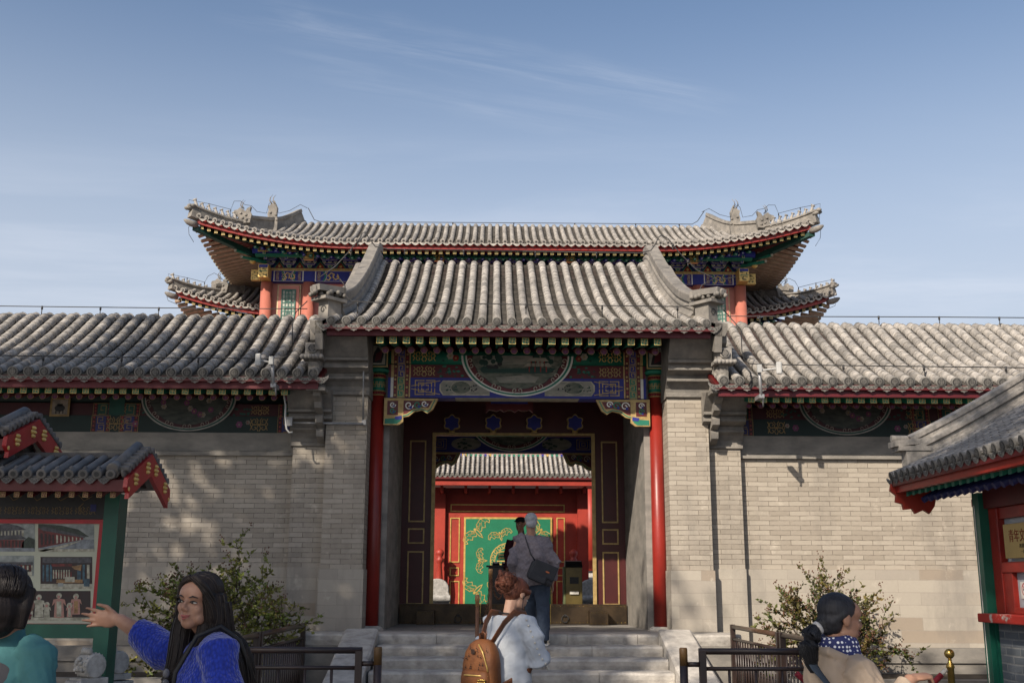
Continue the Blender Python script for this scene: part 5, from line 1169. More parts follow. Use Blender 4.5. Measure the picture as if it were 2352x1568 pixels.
# ------------------------------------------------------------------ ticket booth at the right edge (long side runs towards the camera)
BO = Vector((4.5, 10.9, 0))
bt = thing('ticket_booth', 'red and green ticket booth with grey tiled roof at the right edge', 'booth', BO, -pi / 2)
LM = lambda *a: a
ccv = roof_curve(-.60, 2.74, 1.75, 4.05, .80, .3, 14)
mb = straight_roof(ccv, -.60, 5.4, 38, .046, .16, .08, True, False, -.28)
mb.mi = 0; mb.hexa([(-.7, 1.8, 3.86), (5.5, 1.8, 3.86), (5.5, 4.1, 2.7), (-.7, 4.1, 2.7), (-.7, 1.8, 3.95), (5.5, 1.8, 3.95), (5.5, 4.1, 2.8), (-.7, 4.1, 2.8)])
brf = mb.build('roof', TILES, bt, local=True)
b = MB(); path = [Vector((-.66, y, z + .02)) for y, z in ccv[1:-2]]
sweep(b, path, [(-.08, -.04), (-.08, .05), (-.05, .07), (-.05, .11), (-.085, .13), (-.085, .17), (-.04, .19), (-.04, .22), (-.06, .235), (-.06, .28), (0, .305), (.06, .28), (.06, .235), (.04, .22), (.04, .19), (.085, .17), (.085, .13), (.05, .11), (.05, .07), (.08, .05), (.08, -.04)], X1)
e = path[-1]; b.cbox(e + Vector((-.02, -.10, .20)), (.20, .40, .06), Matrix.Rotation(radians(6), 3, 'X')); b.cbox(e + Vector((-.02, -.08, .13)), (.22, .36, .05)); b.cbox(e + Vector((0, -.06, .02)), (.15, .24, .20)); b.tube([e + Vector((-.02, .1, .24)), e + Vector((-.02, -.30, .245))], .035, 8)
b.build('barge_ridge', [TILE, TROUGH], bt, local=True)
BR = M('booth_red', (.30, .021, .012), (.21, .017, .011), 5, .38, .08, 30); BGn = lacquer('booth_green', (.008, .105, .07), .35)
b = MB(); b.box((-.66, -.565, 2.575), (5.45, -.50, 2.70)); b.build('eave_board', BR, bt, local=True)
x = -.5; o1 = o2 = None
b = MB(); b.mi = 0; b.hexa([(x - .03, -.50, 2.53), (x + .03, -.50, 2.53), (x + .03, .0, 2.75), (x - .03, .0, 2.75), (x - .03, -.50, 2.60), (x + .03, -.50, 2.60), (x + .03, 0, 2.82), (x - .03, 0, 2.82)]); o1 = b.build('square_rafter', lacquer('rafter_green', (.015, .15, .10), .5), bt, local=True)
b = MB(); b.tube([(x, -.34, 2.49), (x, .1, 2.74)], .033, 10); o2 = b.build('round_rafter', BLUE_D, bt, local=True)
for i in range(1, 30):
    for o in (o1, o2): again(o, bt, (.165 * i, 0, 0))
b = MB(); b.hexa([(-.64, -.46, 2.63), (5.4, -.46, 2.63), (5.4, .6, 3.1), (-.64, .6, 3.1), (-.64, -.46, 2.645), (5.4, -.46, 2.645), (5.4, .6, 3.115), (-.64, .6, 3.115)]); b.build('eave_boarding', RED_DEEP, bt, local=True)
b = MB(); prof = [(-.60, 2.70), (-.62, 2.60), (-.56, 2.55), (-.57, 2.48), (-.50, 2.46), (-.49, 2.40), (-.40, 2.41), (-.37, 2.36), (-.28, 2.40), (-.22, 2.36), (-.16, 2.44), (-.14, 2.52), (1.75, 3.72), (1.75, 3.96), (-.45, 2.72)]
b.prism([Vector((-.70, y, z)) for y, z in prof], (.05, 0, 0)); b.build('barge_board', RED_BRIGHT, bt, local=True)
b = MB(); b.box((-.02, .17, 0), (5.2, 3.4, 2.9)); b.build('wall', BR, bt, local=True)
b = MB(); b.mi = 0; b.box((-.04, -.03, 0), (.10, .165, 2.52)); b.mi = 1; b.box((.0, -.036, .3), (.012, -.0301, 2.4)); b.build('corner_post', [BGn, WHITE], bt, local=True, bevel=.01)
b = MB(); b.box((.10, .02, 2.36), (5.2, .165, 2.60)); b.build('lintel', RED_DEEP, bt, local=True)
b = MB(); b.lathe((-.10, .07, 2.42), [(.02, -.06), (.075, -.02), (.075, .05), (.03, .08)], 10); b.build('beam_end', BR, bt, local=True)
b = MB(); b.box((.10, .06, 1.36), (.28, .165, 2.36)); b.box((.2801, .06, 1.74), (5.2, .1649, 1.84)); b.box((.2802, .07, 1.36), (.46, .1648, 1.7399)); b.box((.4601, .07, 1.36), (5.2, .1647, 1.42)); b.box((.2803, .08, 2.25), (5.2, .1646, 2.36)); b.build('window_frame', BR, bt, local=True, bevel=.006)
b = MB(); b.box((.2805, .13, 1.8401), (5.1, .16, 2.2499)); b.box((.4605, .12, 1.42), (5.1, .159, 1.7398)); b.build('window_pane', [M('curtained_glass', (.36, .40, .42), (.28, .31, .34), 4, .25)], bt, local=True)
b = MB(); b.box((.32, .125, 1.845), (.37, .1299, 1.92)); b.build('white_card', WHITE, bt, local=True)
SILL = M('chipped_red_sill', (.34, .022, .014), (.38, .34, .30), 5, .6, lo=.56, hi=.60)
b = MB(); b.box((.06, -.12, 1.275), (5.2, .165, 1.358)); b.build('counter_sill', SILL, bt, local=True, bevel=.01)
b = MB(); b.box((.101, .05, 0), (5.2, .1645, 1.274)); BB = brick_mat('blue_grey_brick', (.10, .115, .13), (.16, .175, .19), (.26, .26, .25), ms=.009, bh=.075); b.build('brick_apron', BB, bt, local=True)
b = MB(); b.box((.105, .02, .2), (.13, .0499, 1.272)); b.build('green_edge', BGn, bt, local=True)
# plaque and notice with their writing
def text(body, size, loc, mat_, parent, spacing=1.0, sx=1.0, name='lettering'):
    c = bpy.data.curves.new(name, 'FONT'); c.body = body; c.size = size; c.extrude = .001; c.space_character = spacing
    o = bpy.data.objects.new(name, c); C.objects.link(o); bpy.context.view_layer.update()
    me = bpy.data.meshes.new_from_object(o.evaluated_get(bpy.context.evaluated_depsgraph_get())); bpy.data.objects.remove(o)
    me.materials.clear(); me.materials.append(mat_); n = bpy.data.objects.new(name, me); C.objects.link(n); n.parent = parent; n.location = loc; n.rotation_euler = (pi / 2, 0, 0); n.scale = (sx, 1, 1); WL[n.name] = Vector((0, 0, 0)); return n
pl = thing('brass_plaque', 'gold plaque with red brushed characters on the booth window', 'plaque', BO, -pi / 2)
b = MB(); b.box((.42, .045, 1.87), (1.45, .06, 2.19)); b.build('plate', M('brushed_gold_plate', (.50, .36, .12), (.42, .30, .10), 3, .35, metal=.35), pl, local=True, bevel=.003)
INK = M('red_brush_ink', (.24, .03, .012)); INKB = M('black_engraving', (.03, .025, .02))
text('青年文明号', .125, (.52, .0435, 2.03), INK, pl, 1.02, .86, 'large_characters'); text('共青团北京市委员会', .042, (.72, .0435, 1.965), INKB, pl, 1.0, .9, 'small_characters'); text('一九九六年十月', .036, (.75, .0435, 1.915), INKB, pl, 1.0, .9, 'date_characters')
ns = thing('no_smoking_sign', 'white no smoking notice with red ring on the booth window', 'sign', BO, -pi / 2)
b = MB(); b.mi = 0; b.box((.52, .112, 1.50), (.95, .1185, 1.655)); p = Paint(b, (.52, .112, 1.50), X1, UP, .0012); p.circle(.085, .085, .055, .010, 1, 1, 22); p.line([(.048, .125), (.122, .045)], .010, 1, 2); p.rect(.05, .078, .10, .088, 2, 1); p.rect(.104, .078, .118, .088, 1, 1); p.line([(.112, .093), (.105, .105), (.116, .115)], .006, 2, 1); b.build('sheet', [WHITE, M('warning_red', (.50, .03, .05)), INKB], ns, local=True)
text('禁止吸烟', .062, (.675, .1105, 1.595), bpy.data.materials['warning_red'], ns, 1, .9, 'red_characters'); text('NO SMOKING', .03, (.68, .1105, 1.565), INKB, ns, 1, .9, 'letters')
# ------------------------------------------------------------------ railings, queue posts, cabinet and other things about the gate
def tube1(name, a, c, r, parent, mat_=BROWN_METAL, n=10):
    b = MB(); b.tube([a, c], r, n); return b.build(name, mat_, parent)
def box1(name, a, c, parent, mat_=BROWN_METAL, bevel=.004): b = MB(); b.box(a, c); return b.build(name, mat_, parent, bevel=bevel)
RY = 9.8
def front_rail(s, lab):
    t = thing('railing', lab, 'railing', (s * 2.1, RY, 0), 0, 'brown metal railings beside the steps')
    xi = s * 1.49; xo = s * 2.72; zt = 1.6 - (1489 - 1349) * RY / 2500; zm = zt - .145
    a, c = sorted((xi - s * .03, xo)); tube1('top_rail', (a, RY, zt), (c, RY, zt), .028, t, n=14); tube1('mid_rail', (a, RY, zm), (c, RY, zm), .018, t)
    box1('end_post', (xi - .03, RY - .028, 0), (xi + .03, RY + .028, zt - .006), t); box1('corner_post', (xo - .03, RY - .028, 0), (xo + .03, RY + .028, zt - .006), t)
    tube1('bottom_rail', (a, RY, .12), (c, RY, .12), .018, t)
    o = None; b = MB(); x0 = xi + s * .23; b.tube([(x0, RY, .12), (x0, RY, zm)], .013, 8); o = b.build('baluster', BROWN_METAL, t)
    for i in range(1, 5): again(o, t, (s * .23 * i, 0, 0))
    tube1('link_bar', (xi - s * .02, RY, zt - .11), (xi - s * .13, RY, zt - .11), .022, t)
    b = MB(); b.mi = 0; b.lathe((xi - s * .165, RY, 0), [(.036, 0), (.036, zt - .12)], 16); b.mi = 1; b.lathe((xi - s * .165, RY, zt - .1199), [(.036, 0), (.036, .14), (.030, .15)], 16); b.build('bollard_post', [BROWN_METAL, M('ochre_post_top', (.14, .075, .02), (.07, .035, .015), 4, .5) if 'ochre_post_top' not in bpy.data.materials else bpy.data.materials['ochre_post_top']], t)
front_rail(-1, 'brown railing in front, left of the steps, ending at a bollard post'); front_rail(1, 'brown railing in front, right of the steps, ending at a bollard post')
def side_rail(s, y0, y1, lab):
    X = s * 2.74; t = thing('railing', lab, 'railing', (X, (y0 + y1) / 2, 0), 0, 'brown metal railings beside the steps'); zt = 1.10
    for y in (y0, y1): box1('end_post', (X - .03, y - .03, 0), (X + .03, y + .03, zt + .03), t)
    tube1('top_rail', (X, y0, zt), (X, y1, zt), .028, t, M('railing_top_brown', (.085, .048, .028), (.05, .028, .018), 9, .3) if 'railing_top_brown' not in bpy.data.materials else bpy.data.materials['railing_top_brown'], 12); tube1('mid_rail', (X, y0, zt - .15), (X, y1, zt - .15), .018, t); tube1('bottom_rail', (X, y0, .12), (X, y1, .12), .018, t)
    n = int((y1 - y0) / .13); b = MB(); y = y0 + (y1 - y0) / n; b.tube([(X, y, .12), (X, y, zt - .15)], .012, 6); o = b.build('baluster', BROWN_METAL, t)
    for i in range(2, n): again(o, t, (0, (y1 - y0) / n * (i - 1), 0))
side_rail(-1, 9.95, 11.55, 'brown railing running back on the left, nearer section behind the woman in blue'); side_rail(-1, 11.70, 14.35, 'brown railing running back on the left, farther section by the corner block')
side_rail(1, 9.95, 11.90, 'brown railing running back on the right, nearer section by the woman in beige'); side_rail(1, 12.05, 14.35, 'brown railing running back on the right, farther section by the corner block')
# queue posts with a chain
WOODP = M('wood_brown_post', (.20, .085, .035), (.12, .05, .022), 8, .4)
WOODT = M('wood_post_cap', (.40, .21, .08), (.30, .15, .06), 8, .4)
def queue_post(x, y, z0, z1, lab):
    t = thing('queue_post', lab, 'post', (x, y, z0), 0, 'brown queue posts on the steps'); b = MB(); b.mi = 0; b.lathe((x, y, z0), [(.022, 0), (.022, z1 - z0 - .13)], 12); b.mi = 1; b.lathe((x, y, z1 - .1299), [(.0225, 0), (.0225, .05), (.027, .052), (.027, .125), (.02, .13)], 12); b.build('shaft', [WOODP, WOODT], t)
    b = MB(); b.lathe((x, y, z0), [(.07, 0), (.07, .012), (.03, .02)], 14); b.build('foot', IRON, t); return Vector((x, y, z1 - .1))
q1 = queue_post(-.51, 12.75, .505, 1.50, 'lower brown queue post on the steps behind the woman with the backpack'); q2 = queue_post(-.365, 14.72, 1.0, 1.82, 'upper brown queue post on the platform beside the dark counter')
def chain(name, lab, a, c, sag, n=34, r=.011):
    b = MB(); pts = [a.lerp(c, i / n) - UP * sag * 4 * (i / n) * (1 - i / n) for i in range(n + 1)]
    for i in range(n):
        m = (pts[i] + pts[i + 1]) / 2; d = (pts[i + 1] - pts[i]); L = d.length * .72; d.normalize(); e = d.cross(UP if abs(d.z) < .9 else X1).normalized()
        if i % 2: e = d.cross(e)
        b.tube([m + d * (L * cos(t_)) + e * (r * sin(t_) * 1.2) for t_ in [2 * pi * k / 8 for k in range(9)]], .0035, 4)
    t = thing(name, lab, 'chain', a); b.build('links', M('copper_chain', (.22, .11, .06), None, 8, .4, metal=.6) if 'copper_chain' not in bpy.data.materials else bpy.data.materials['copper_chain'], t)
chain('chain', 'drooping copper chain between the two queue posts', q1, q2, .36); chain('chain', 'short drooping chain from the upper queue post to the dark counter', q2, Vector((-.13, 18.3, 1.7)), .30)
# cabinet and counter behind the threshold
cab = thing('ticket_cabinet', 'tall bronze coloured ticket cabinet standing in the doorway', 'cabinet', (1.1, 18.9, .98)); a, c = P(1299, 1302, 18.9), P(1338, 1387, 18.9)
CABM = M('olive_bronze_panel', (.13, .095, .028), (.09, .065, .02), 4, .35, metal=.3)
b = MB(); b.mi = 0; b.box((a.x, 18.9, .98), (c.x, 19.2, a.z)); b.mi = 1; b.box((a.x - .035, 18.92, .98), (a.x - .0005, 19.2, a.z + .01)); b.build('body', [CABM, M('green_bronze_side', (.10, .12, .05))], cab, bevel=.006)
b = MB(); b.hexa([(a.x - .01, 18.88, a.z), (c.x + .01, 18.88, a.z), (c.x + .01, 19.2, a.z), (a.x - .01, 19.2, a.z), (a.x + .0, 18.98, a.z + .10), (c.x, 18.98, a.z + .10), (c.x, 19.2, a.z + .12), (a.x, 19.2, a.z + .12)]); b.build('sloping_top', BLACK, cab, bevel=.005)
b = MB(); q = P(1319, 1332, 18.89); b.box((q.x - .075, 18.885, q.z - .055), (q.x + .075, 18.8999, q.z + .055)); b.build('slot_plate', BLACK, cab); q = P(1319, 1361, 18.89); b = MB(); b.box((q.x - .075, 18.87, q.z - .022), (q.x + .075, 18.8999, q.z + .022)); b.build('pull_handle', WHITE, cab, bevel=.004)
ctr = thing('counter', 'dark ticket counter with small devices on it behind the old man', 'counter', (.2, 18.75, .98)); a, c = P(1122, 1301, 18.7), P(1184, 1387, 18.7)
b = MB(); b.box((a.x, 18.7, .98), (c.x + .2, 19.1, a.z)); b.build('body', M('counter_black', (.022, .014, .011), None, 5, .3), ctr, bevel=.006); b = MB(); b.box((a.x - .04, 18.64, a.z), (c.x + .24, 19.14, a.z + .025)); b.build('top', BLACK, ctr, bevel=.004)
for i in range(3):
    x = a.x + .06 + .16 * i; t = thing('card_reader', ('left', 'middle', 'right')[i] + 'most small black card reader on the dark counter', 'card reader', (x, 18.75, a.z + .025), 0, 'card readers on the counter'); b = MB(); b.hexa([(x, 18.72, a.z + .025), (x + .13, 18.72, a.z + .025), (x + .13, 18.86, a.z + .025), (x, 18.86, a.z + .025), (x + .01, 18.74, a.z + .055), (x + .12, 18.74, a.z + .055), (x + .12, 18.85, a.z + .085), (x + .01, 18.85, a.z + .085)]); b.build('case', BLACK, t); b = MB(); b.poly([(x + .03, 18.7455, a.z + .060), (x + .10, 18.7455, a.z + .060), (x + .10, 18.835, a.z + .0845), (x + .03, 18.835, a.z + .0845)]); b.build('screen', WHITE, t)
# brass stanchion and its red rope
sx, sy = P(2182, 1520, 10.4).x, 10.4; zt = P(2182, 1490, 10.4).z
st = thing('rope_stanchion', 'polished brass stanchion with a ball top by the ticket booth', 'stanchion', (sx, sy, 0)); b = MB()
b.lathe((sx, sy, 0), [(.14, 0), (.14, .02), (.04, .05), (.032, .08), (.032, zt - .17), (.038, zt - .165), (.038, zt - .15), (.018, zt - .11), (.016, zt - .08)], 18); b.build('pole', BRASS, st); b = MB(); b.lathe((sx, sy, zt - .04), [(.001, -.046)] + [(.046 * sin(t_), -.046 * cos(t_)) for t_ in [pi * k / 10 for k in range(1, 10)]] + [(.001, .046)], 16); b.build('ball', BRASS, st)
rp = thing('barrier_rope', 'red velvet rope hanging from the brass stanchion', 'rope', (sx - .3, sy, .8)); a = Vector((sx - .04, sy, zt - .18)); c = Vector((sx - 1.5, sy - .25, zt - .20)); pts = [a.lerp(c, i / 28) - UP * (.33 * 4 * (i / 28) * (1 - i / 28)) for i in range(29)]
b = MB(); b.tube(pts[1:], .026, 10); b.build('rope', M('red_velvet', (.28, .02, .035), (.18, .012, .02), 30, .8), rp); b = MB(); b.tube(pts[:2], .02, 10); b.build('hook', WHITE, rp)
# ------------------------------------------------------------------ small fittings on the roofs
LG = M('light_grey_plastic', (.40, .40, .385), (.30, .30, .29), 5, .5); MG = M('galvanised_pipe', (.30, .30, .30), (.22, .22, .22), 8, .45, metal=.4)
def antenna(px, py, bx, by, s, lab):
    q = P(px, py, 14.15); e = P(bx, by, 14.25); t = thing('wireless_antenna', lab, 'antenna', e, 0, 'white antennas on the eaves')
    b = MB(); b.tube([e, Vector((e.x + s * .03, 14.2, q.z + .05))], .022, 10); b.cbox(e + Vector((0, .1, .03)), (.07, .25, .05)); b.tube([e + Vector((s * -.02, 0, .06)), e + Vector((-s * .03, .05, -.1))], .012, 6); b.build('mast', MG, t)
    b = MB(); b.cbox((q.x, 14.12, q.z), (.078, .05, .17), Matrix.Rotation(s * .2, 3, 'Z')); b.build('panel', LG, t, bevel=.02); b = MB(); b.tube([(q.x, 14.15, q.z), (e.x + s * .03, 14.2, q.z - .02)], .014, 8); b.cbox((e.x + s * .03, 14.17, q.z), (.06, .05, .11)); b.build('bracket', LG, t, bevel=.01)
antenna(594, 827, 628, 890, -1, 'white panel antenna on a mast over the left wall eave'); antenna(1788, 846, 1749, 915, -1, 'white panel antenna on a mast over the right wall eave')
def pipe(name, lab, cat, pts, r, mat_, parts=(), group=None, pname='run'):
    t = thing(name, lab, cat, pts[0], 0, group); b = MB(); b.tube(pts, r, 8); b.build(pname, mat_, t)
    return t
cb = [P(x, y, 14.9) for x, y in ((637, 893), (652, 905), (656, 930), (655, 955), (658, 985), (664, 993), (672, 992))]; pipe('cable', 'grey looped cable hanging from the left antenna down the wall', 'cable', cb, .013, LG)
cb = [P(x, y, 14.45) for x, y in ((1712, 842), (1724, 856), (1726, 872), (1720, 886))]; pipe('cable', 'black cable bending over the tiles beside the right antenna', 'cable', cb, .012, BLACK)
cd_ = thing('conduit_pipe', 'thin grey conduit pipe running across the left pier from a junction box', 'conduit', P(664, 968, 15.1)); b = MB(); b.tube([P(664, 970, 15.05), P(834, 973, 15.12)], .017, 8); b.tube([P(834, 975, 15.14), P(835, 800, 14.95)], .014, 8); b.build('pipe', MG, cd_); b = MB(); b.cbox(P(664, 968, 15.05), (.10, .08, .12)); b.build('junction_box', MG, cd_); b = MB(); b.cbox(P(836, 970, 15.14), (.06, .05, .07)); b.build('elbow', MG, cd_)
def wire(lab, pts, posts, r=.008, ph=.10, group='lightning conductor wires'):
    t = thing('lightning_wire', lab, 'wire', pts[0], 0, group); b = MB(); b.tube(pts, r, 5); b.build('conductor', IRON, t)
    for q in posts: b = MB(); b.tube([q + UP * .01, q - UP * ph * .35], r * 1.9, 6); b.tube([q - UP * ph * .35, q - UP * ph], r, 5); b.build('standoff', IRON, t)
Pl = lambda L, Y: [P(x, y, Y) for x, y in L]
wire('wire strung above the tiled ridge of the left wall', Pl([(-60, 702), (97, 704), (365, 707), (620, 709), (706, 709)], 16.9), Pl([(-30, 702), (97, 704), (231, 706), (365, 707), (500, 708)], 16.9), ph=.13)
wire('wire strung above the lower tiles of the left wall', Pl([(706, 691), (680, 716), (672, 745), (671, 790), (668, 812), (650, 821), (610, 823), (300, 820), (-60, 815)], 14.9), Pl([(100, 818), (280, 820), (456, 822)], 14.75), ph=.17)
wire('wire strung above the tiled ridge of the right wall', Pl([(1668, 726), (1880, 727), (2157, 728), (2420, 730)], 16.9), Pl([(1745, 726), (1880, 727), (2018, 727), (2157, 728), (2295, 729)], 16.9), ph=.13)
wire('wire strung above the lower tiles of the right wall', Pl([(1662, 712), (1702, 757), (1704, 805), (1708, 825), (1722, 835), (1760, 837), (2000, 840), (2420, 845)], 14.85), Pl([(1937, 839), (2122, 841), (2310, 843)], 14.75), ph=.17)
wire('wire across the lower tiles of the gate roof', Pl([(780, 640), (792, 655), (795, 680), (808, 692), (850, 694), (1200, 699), (1560, 704), (1585, 702), (1600, 680), (1612, 655), (1640, 640)], 14.9), Pl([(822, 693), (996, 696), (1208, 699), (1383, 702), (1556, 704)], 14.95), ph=.17)
wire('wire looped over the left barge ridge of the gate roof', Pl([(730, 640), (770, 612), (800, 580), (826, 548), (832, 536), (840, 534), (848, 548), (862, 566), (890, 572), (1200, 577)], 17.0), Pl([(806, 575), (822, 553), (930, 573), (1065, 575)], 17.0), .010, .09)
wire('wire looped over the right barge ridge of the gate roof', Pl([(1200, 577), (1470, 581), (1495, 575), (1506, 560), (1512, 545), (1520, 540), (1534, 548), (1560, 580), (1600, 620), (1650, 644), (1690, 636)], 17.0), Pl([(1230, 578), (1370, 580), (1545, 562), (1580, 600)], 17.0), .010, .09)
wire('wire along the ridge of the tall pavilion', Pl([(708, 478), (722, 505), (735, 509), (1180, 512), (1590, 515), (1602, 508), (1618, 484)], 38.3), Pl([(760, 510), (900, 511), (1040, 512), (1180, 512), (1320, 513), (1460, 514), (1560, 515)], 38.3), .014, .14)
for s in (-1, 1):
    pts = [(445, 556), (434, 538), (433, 522), (440, 512), (436, 495), (434, 459), (480, 468), (530, 481), (538, 462), (553, 462), (562, 470), (578, 473), (590, 486), (612, 490), (618, 468), (624, 462), (634, 470), (640, 490), (665, 484), (690, 470), (706, 478)]
    if s > 0: pts = [(2318 - x, y + 9) for x, y in pts]
    wire('wire looped round the figures on the %s corner of the upper roof' % ('left' if s < 0 else 'right'), Pl(pts, 35.3), Pl([(480, 468), (530, 481)] if s < 0 else [(1838, 477), (1788, 490)], 35.2), .009, .22)
    pts = [(410, 700), (386, 690), (382, 676), (390, 668), (387, 629), (430, 638), (470, 648), (478, 634), (492, 627), (505, 634), (514, 645), (528, 650)]
    if s > 0: pts = [(2304 - x, y + 12) for x, y in pts]
    wire('wire looped round the figures on the %s corner of the lower roof' % ('left' if s < 0 else 'right'), Pl(pts, 38.3), Pl([(430, 638), (470, 648)] if s < 0 else [(1874, 650), (1834, 660)], 38.2), .009, .22)
# ------------------------------------------------------------------ shrubs by the walls and the trees that shade the court
LEAF_A = M('crape_myrtle_leaf', (.11, .15, .03), (.15, .135, .03), 4, .55, tint=.45, spec=.3)
LEAF_B = M('darker_myrtle_leaf', (.06, .085, .02), (.10, .072, .02), 4, .55, tint=.45, spec=.3)
BARK = M('grey_brown_bark', (.11, .085, .065), (.06, .045, .035), 14, .9, .4, 40)
SEED = M('seed_capsule', (.13, .055, .03), (.08, .035, .02), 9, .7)
def leaf(mb, p, d, L, w, rnd):
    d = d.normalized(); s = d.cross(Vector((rnd.uniform(-1, 1), rnd.uniform(-1, 1), rnd.uniform(-.2, 1)))).normalized(); n = d.cross(s) * (L * .12)
    mb.ti = rnd.random(); mb.poly([p, p + d * L * .45 + s * w + n, p + d * L, p + d * L * .45 - s * w + n])
def shrub(lab, base, stems, rnd, leafm, dens, seeds, group):
    t = thing('crape_myrtle', lab, 'shrub', base, 0, group); wood = MB(); lv = MB(); sd = MB()
    def branch(p, d, L, r, lev):
        pts = [p]; n = max(3, int(L / .09)); q = p.copy(); dd = d.normalized()
        for i in range(n):
            dd = (dd + Vector((rnd.uniform(-1, 1), rnd.uniform(-1, 1), rnd.uniform(-.6, .8))) * .16).normalized(); q = q + dd * (L / n); pts.append(q.copy())
        wood.tube(pts, [r * (1 - .75 * i / n) for i in range(n + 1)], 5 if lev else 6)
        if lev < 2:
            for i in range(1, n + 1):
                for _ in range(2 if lev == 0 and i > n * .3 else 1):
                    if i > n * .25 and rnd.random() < .85:
                        side = dd.cross(Vector((rnd.uniform(-1, 1), rnd.uniform(-1, 1), rnd.uniform(-1, 1)))).normalized()
                        branch(pts[i], (dd * .6 + side * .9 + UP * .12), L * rnd.uniform(.32, .62), r * .45, lev + 1)
        if lev >= 1:
            for i in range(1, n + 1):
                for _ in range(dens):
                    a = pts[i - 1].lerp(pts[i], rnd.random()); side = Vector((rnd.uniform(-1, 1), rnd.uniform(-1, 1), rnd.uniform(-.5, .7))); leaf(lv, a, dd * .5 + side, rnd.uniform(.032, .085), rnd.uniform(.010, .025), rnd)
            if rnd.random() < seeds:
                for k in range(7): c = pts[-1] + Vector((rnd.uniform(-.05, .05), rnd.uniform(-.05, .05), rnd.uniform(-.02, .09))); sd.lathe(c, [(.003, -.009), (.010, 0), (.003, .010)], 5)
    for d, L in stems: L *= (.80 if seeds < .5 else .76); branch(Vector(base) + Vector((rnd.uniform(-.06, .06), rnd.uniform(-.06, .06), 0)), Vector(d), L, .022, 0)
    wood.build('stems', BARK, t); lv.build('foliage', leafm, t); sd.build('seed_heads', SEED, t)
g = P(505, 1475, 14.2); shrub('yellow green crape myrtle shrub by the shaded left wall', Vector((g.x, 14.3, .55)), [((-.95, -.1, .75), 1.25), ((-.6, -.1, 1.0), 1.25), ((.35, 0, 1.15), 1.45), ((.05, 0, 1), 1.15), ((.85, -.2, .62), 1.15), ((-.85, -.2, .45), .95), ((.55, .1, .75), .95), ((-.2, -.3, .8), .9), ((-1.1, 0, .6), 1.0)], random.Random(11), LEAF_A, 4, .30, 'crape myrtle shrubs by the walls')
g = P(1895, 1490, 14.4); shrub('dark green crape myrtle shrub with seed heads by the sunlit right wall', Vector((g.x, 14.5, .5)), [((-.95, 0, .85), 1.15), ((-.4, -.1, 1.0), 1.25), ((.1, 0, 1.1), 1.2), ((.80, 0, 1.05), 1.30), ((.7, -.2, .55), .95), ((1.0, 0, .30), 1.05), ((-.8, -.2, .5), .95), ((.2, -.3, .7), .8), ((-.1, .1, .9), .8)], random.Random(5), LEAF_B, 4, .60, 'crape myrtle shrubs by the walls')
b = MB()
for s in (-1, 1): b.box((s * 6.9 - 3.6, 13.7, 0), (s * 6.9 + 3.6, 15.24, .52))
SOIL = M('planting_soil', (.07, .055, .04), (.045, .035, .028), 9, .95, .5, 30)
for s, lab in ((-1, 'low stone edged planting bed under the left wall'), (1, 'low stone edged planting bed under the right wall')):
    t = thing('planting_bed', lab, 'planter', (s * 6.9, 14.4, 0), 0, 'planting beds along the walls'); b = MB(); x0, x1 = sorted((s * 3.1, s * 11)); b.box((x0, 13.9, 0), (x1, 15.24, .46)); b.build('soil', SOIL, t); b = MB(); b.box((x0, 13.7, 0), (x1, 13.899, .5)); b.build('edging', PLASTER, t)
rr = random.Random(21); t = thing('ground_plants', 'yellowing low leafy plants behind the left railing', 'plants', (-4, 14.0, .46)); lv = MB()
for i in range(420): p = Vector((rr.uniform(-5.2, -2.95), rr.uniform(13.72, 14.6), .46 + rr.uniform(0, .28))); leaf(lv, p, Vector((rr.uniform(-1, 1), rr.uniform(-1, 1), rr.uniform(0, .8))), rr.uniform(.05, .09), .022, rr)
lv.build('foliage', M('yellowing_leaf', (.20, .17, .03), (.07, .10, .025), 5, .6, tint=.4), t)
TLEAF = M('shade_tree_leaf', (.05, .08, .02), (.07, .10, .025), 3, .6, tint=.3)
def shade_tree(lab, base, crowns, rnd):
    t = thing('shade_tree', lab, 'tree', base, 0, 'trees shading the forecourt'); w = MB(); lv = MB(); b0 = Vector(base)
    top = Vector(crowns[0][0]); w.tube([b0, b0.lerp(top, .35) + Vector((.2, .1, 0)), b0.lerp(top, .7), top], [.32, .25, .18, .08], 10)
    for c, r, n in crowns:
        c = Vector(c); w.tube([b0.lerp(top, .6), (b0.lerp(top, .7) + c) / 2, c], [.14, .10, .04], 7); cl = []
        for i in range(n // 26):
            while True:
                q = Vector((rnd.uniform(-1, 1), rnd.uniform(-1, 1), rnd.uniform(-1, 1)))
                if q.length < 1: break
            cl.append(q)
        for q in cl:
            for k in range(26):
                p = c + Vector((q.x * r[0], q.y * r[1], q.z * r[2])) + Vector((rnd.gauss(0, .38), rnd.gauss(0, .38), rnd.gauss(0, .28))); leaf(lv, p, Vector((rnd.uniform(-1, 1), rnd.uniform(-1, 1), rnd.uniform(-1, .5))), rnd.uniform(.25, .42), rnd.uniform(.08, .13), rnd)
    w.build('trunk', BARK, t); lv.build('crown', TLEAF, t)
shade_tree('tall leafy tree off to the left, casting shade on the left wall', (-13.6, 2.6, 0), [((-13.6, 3, 11.2), (3.2, 2.4, 3.0), 2500), ((-13.4, 3, 14.7), (2.6, 1.8, 1.3), 420), ((-10.4, 3, 11.5), (1.5, 1.8, 2.2), 1500)], random.Random(2))
shade_tree('broad leafy tree off to the left, casting shade on the steps', (-12.6, -3.2, 0), [((-11.7, -2.6, 11.6), (2.7, 2.2, 2.3), 2800), ((-11.2, -2.6, 13.9), (1.9, 1.8, 1.9), 1700)], random.Random(3))
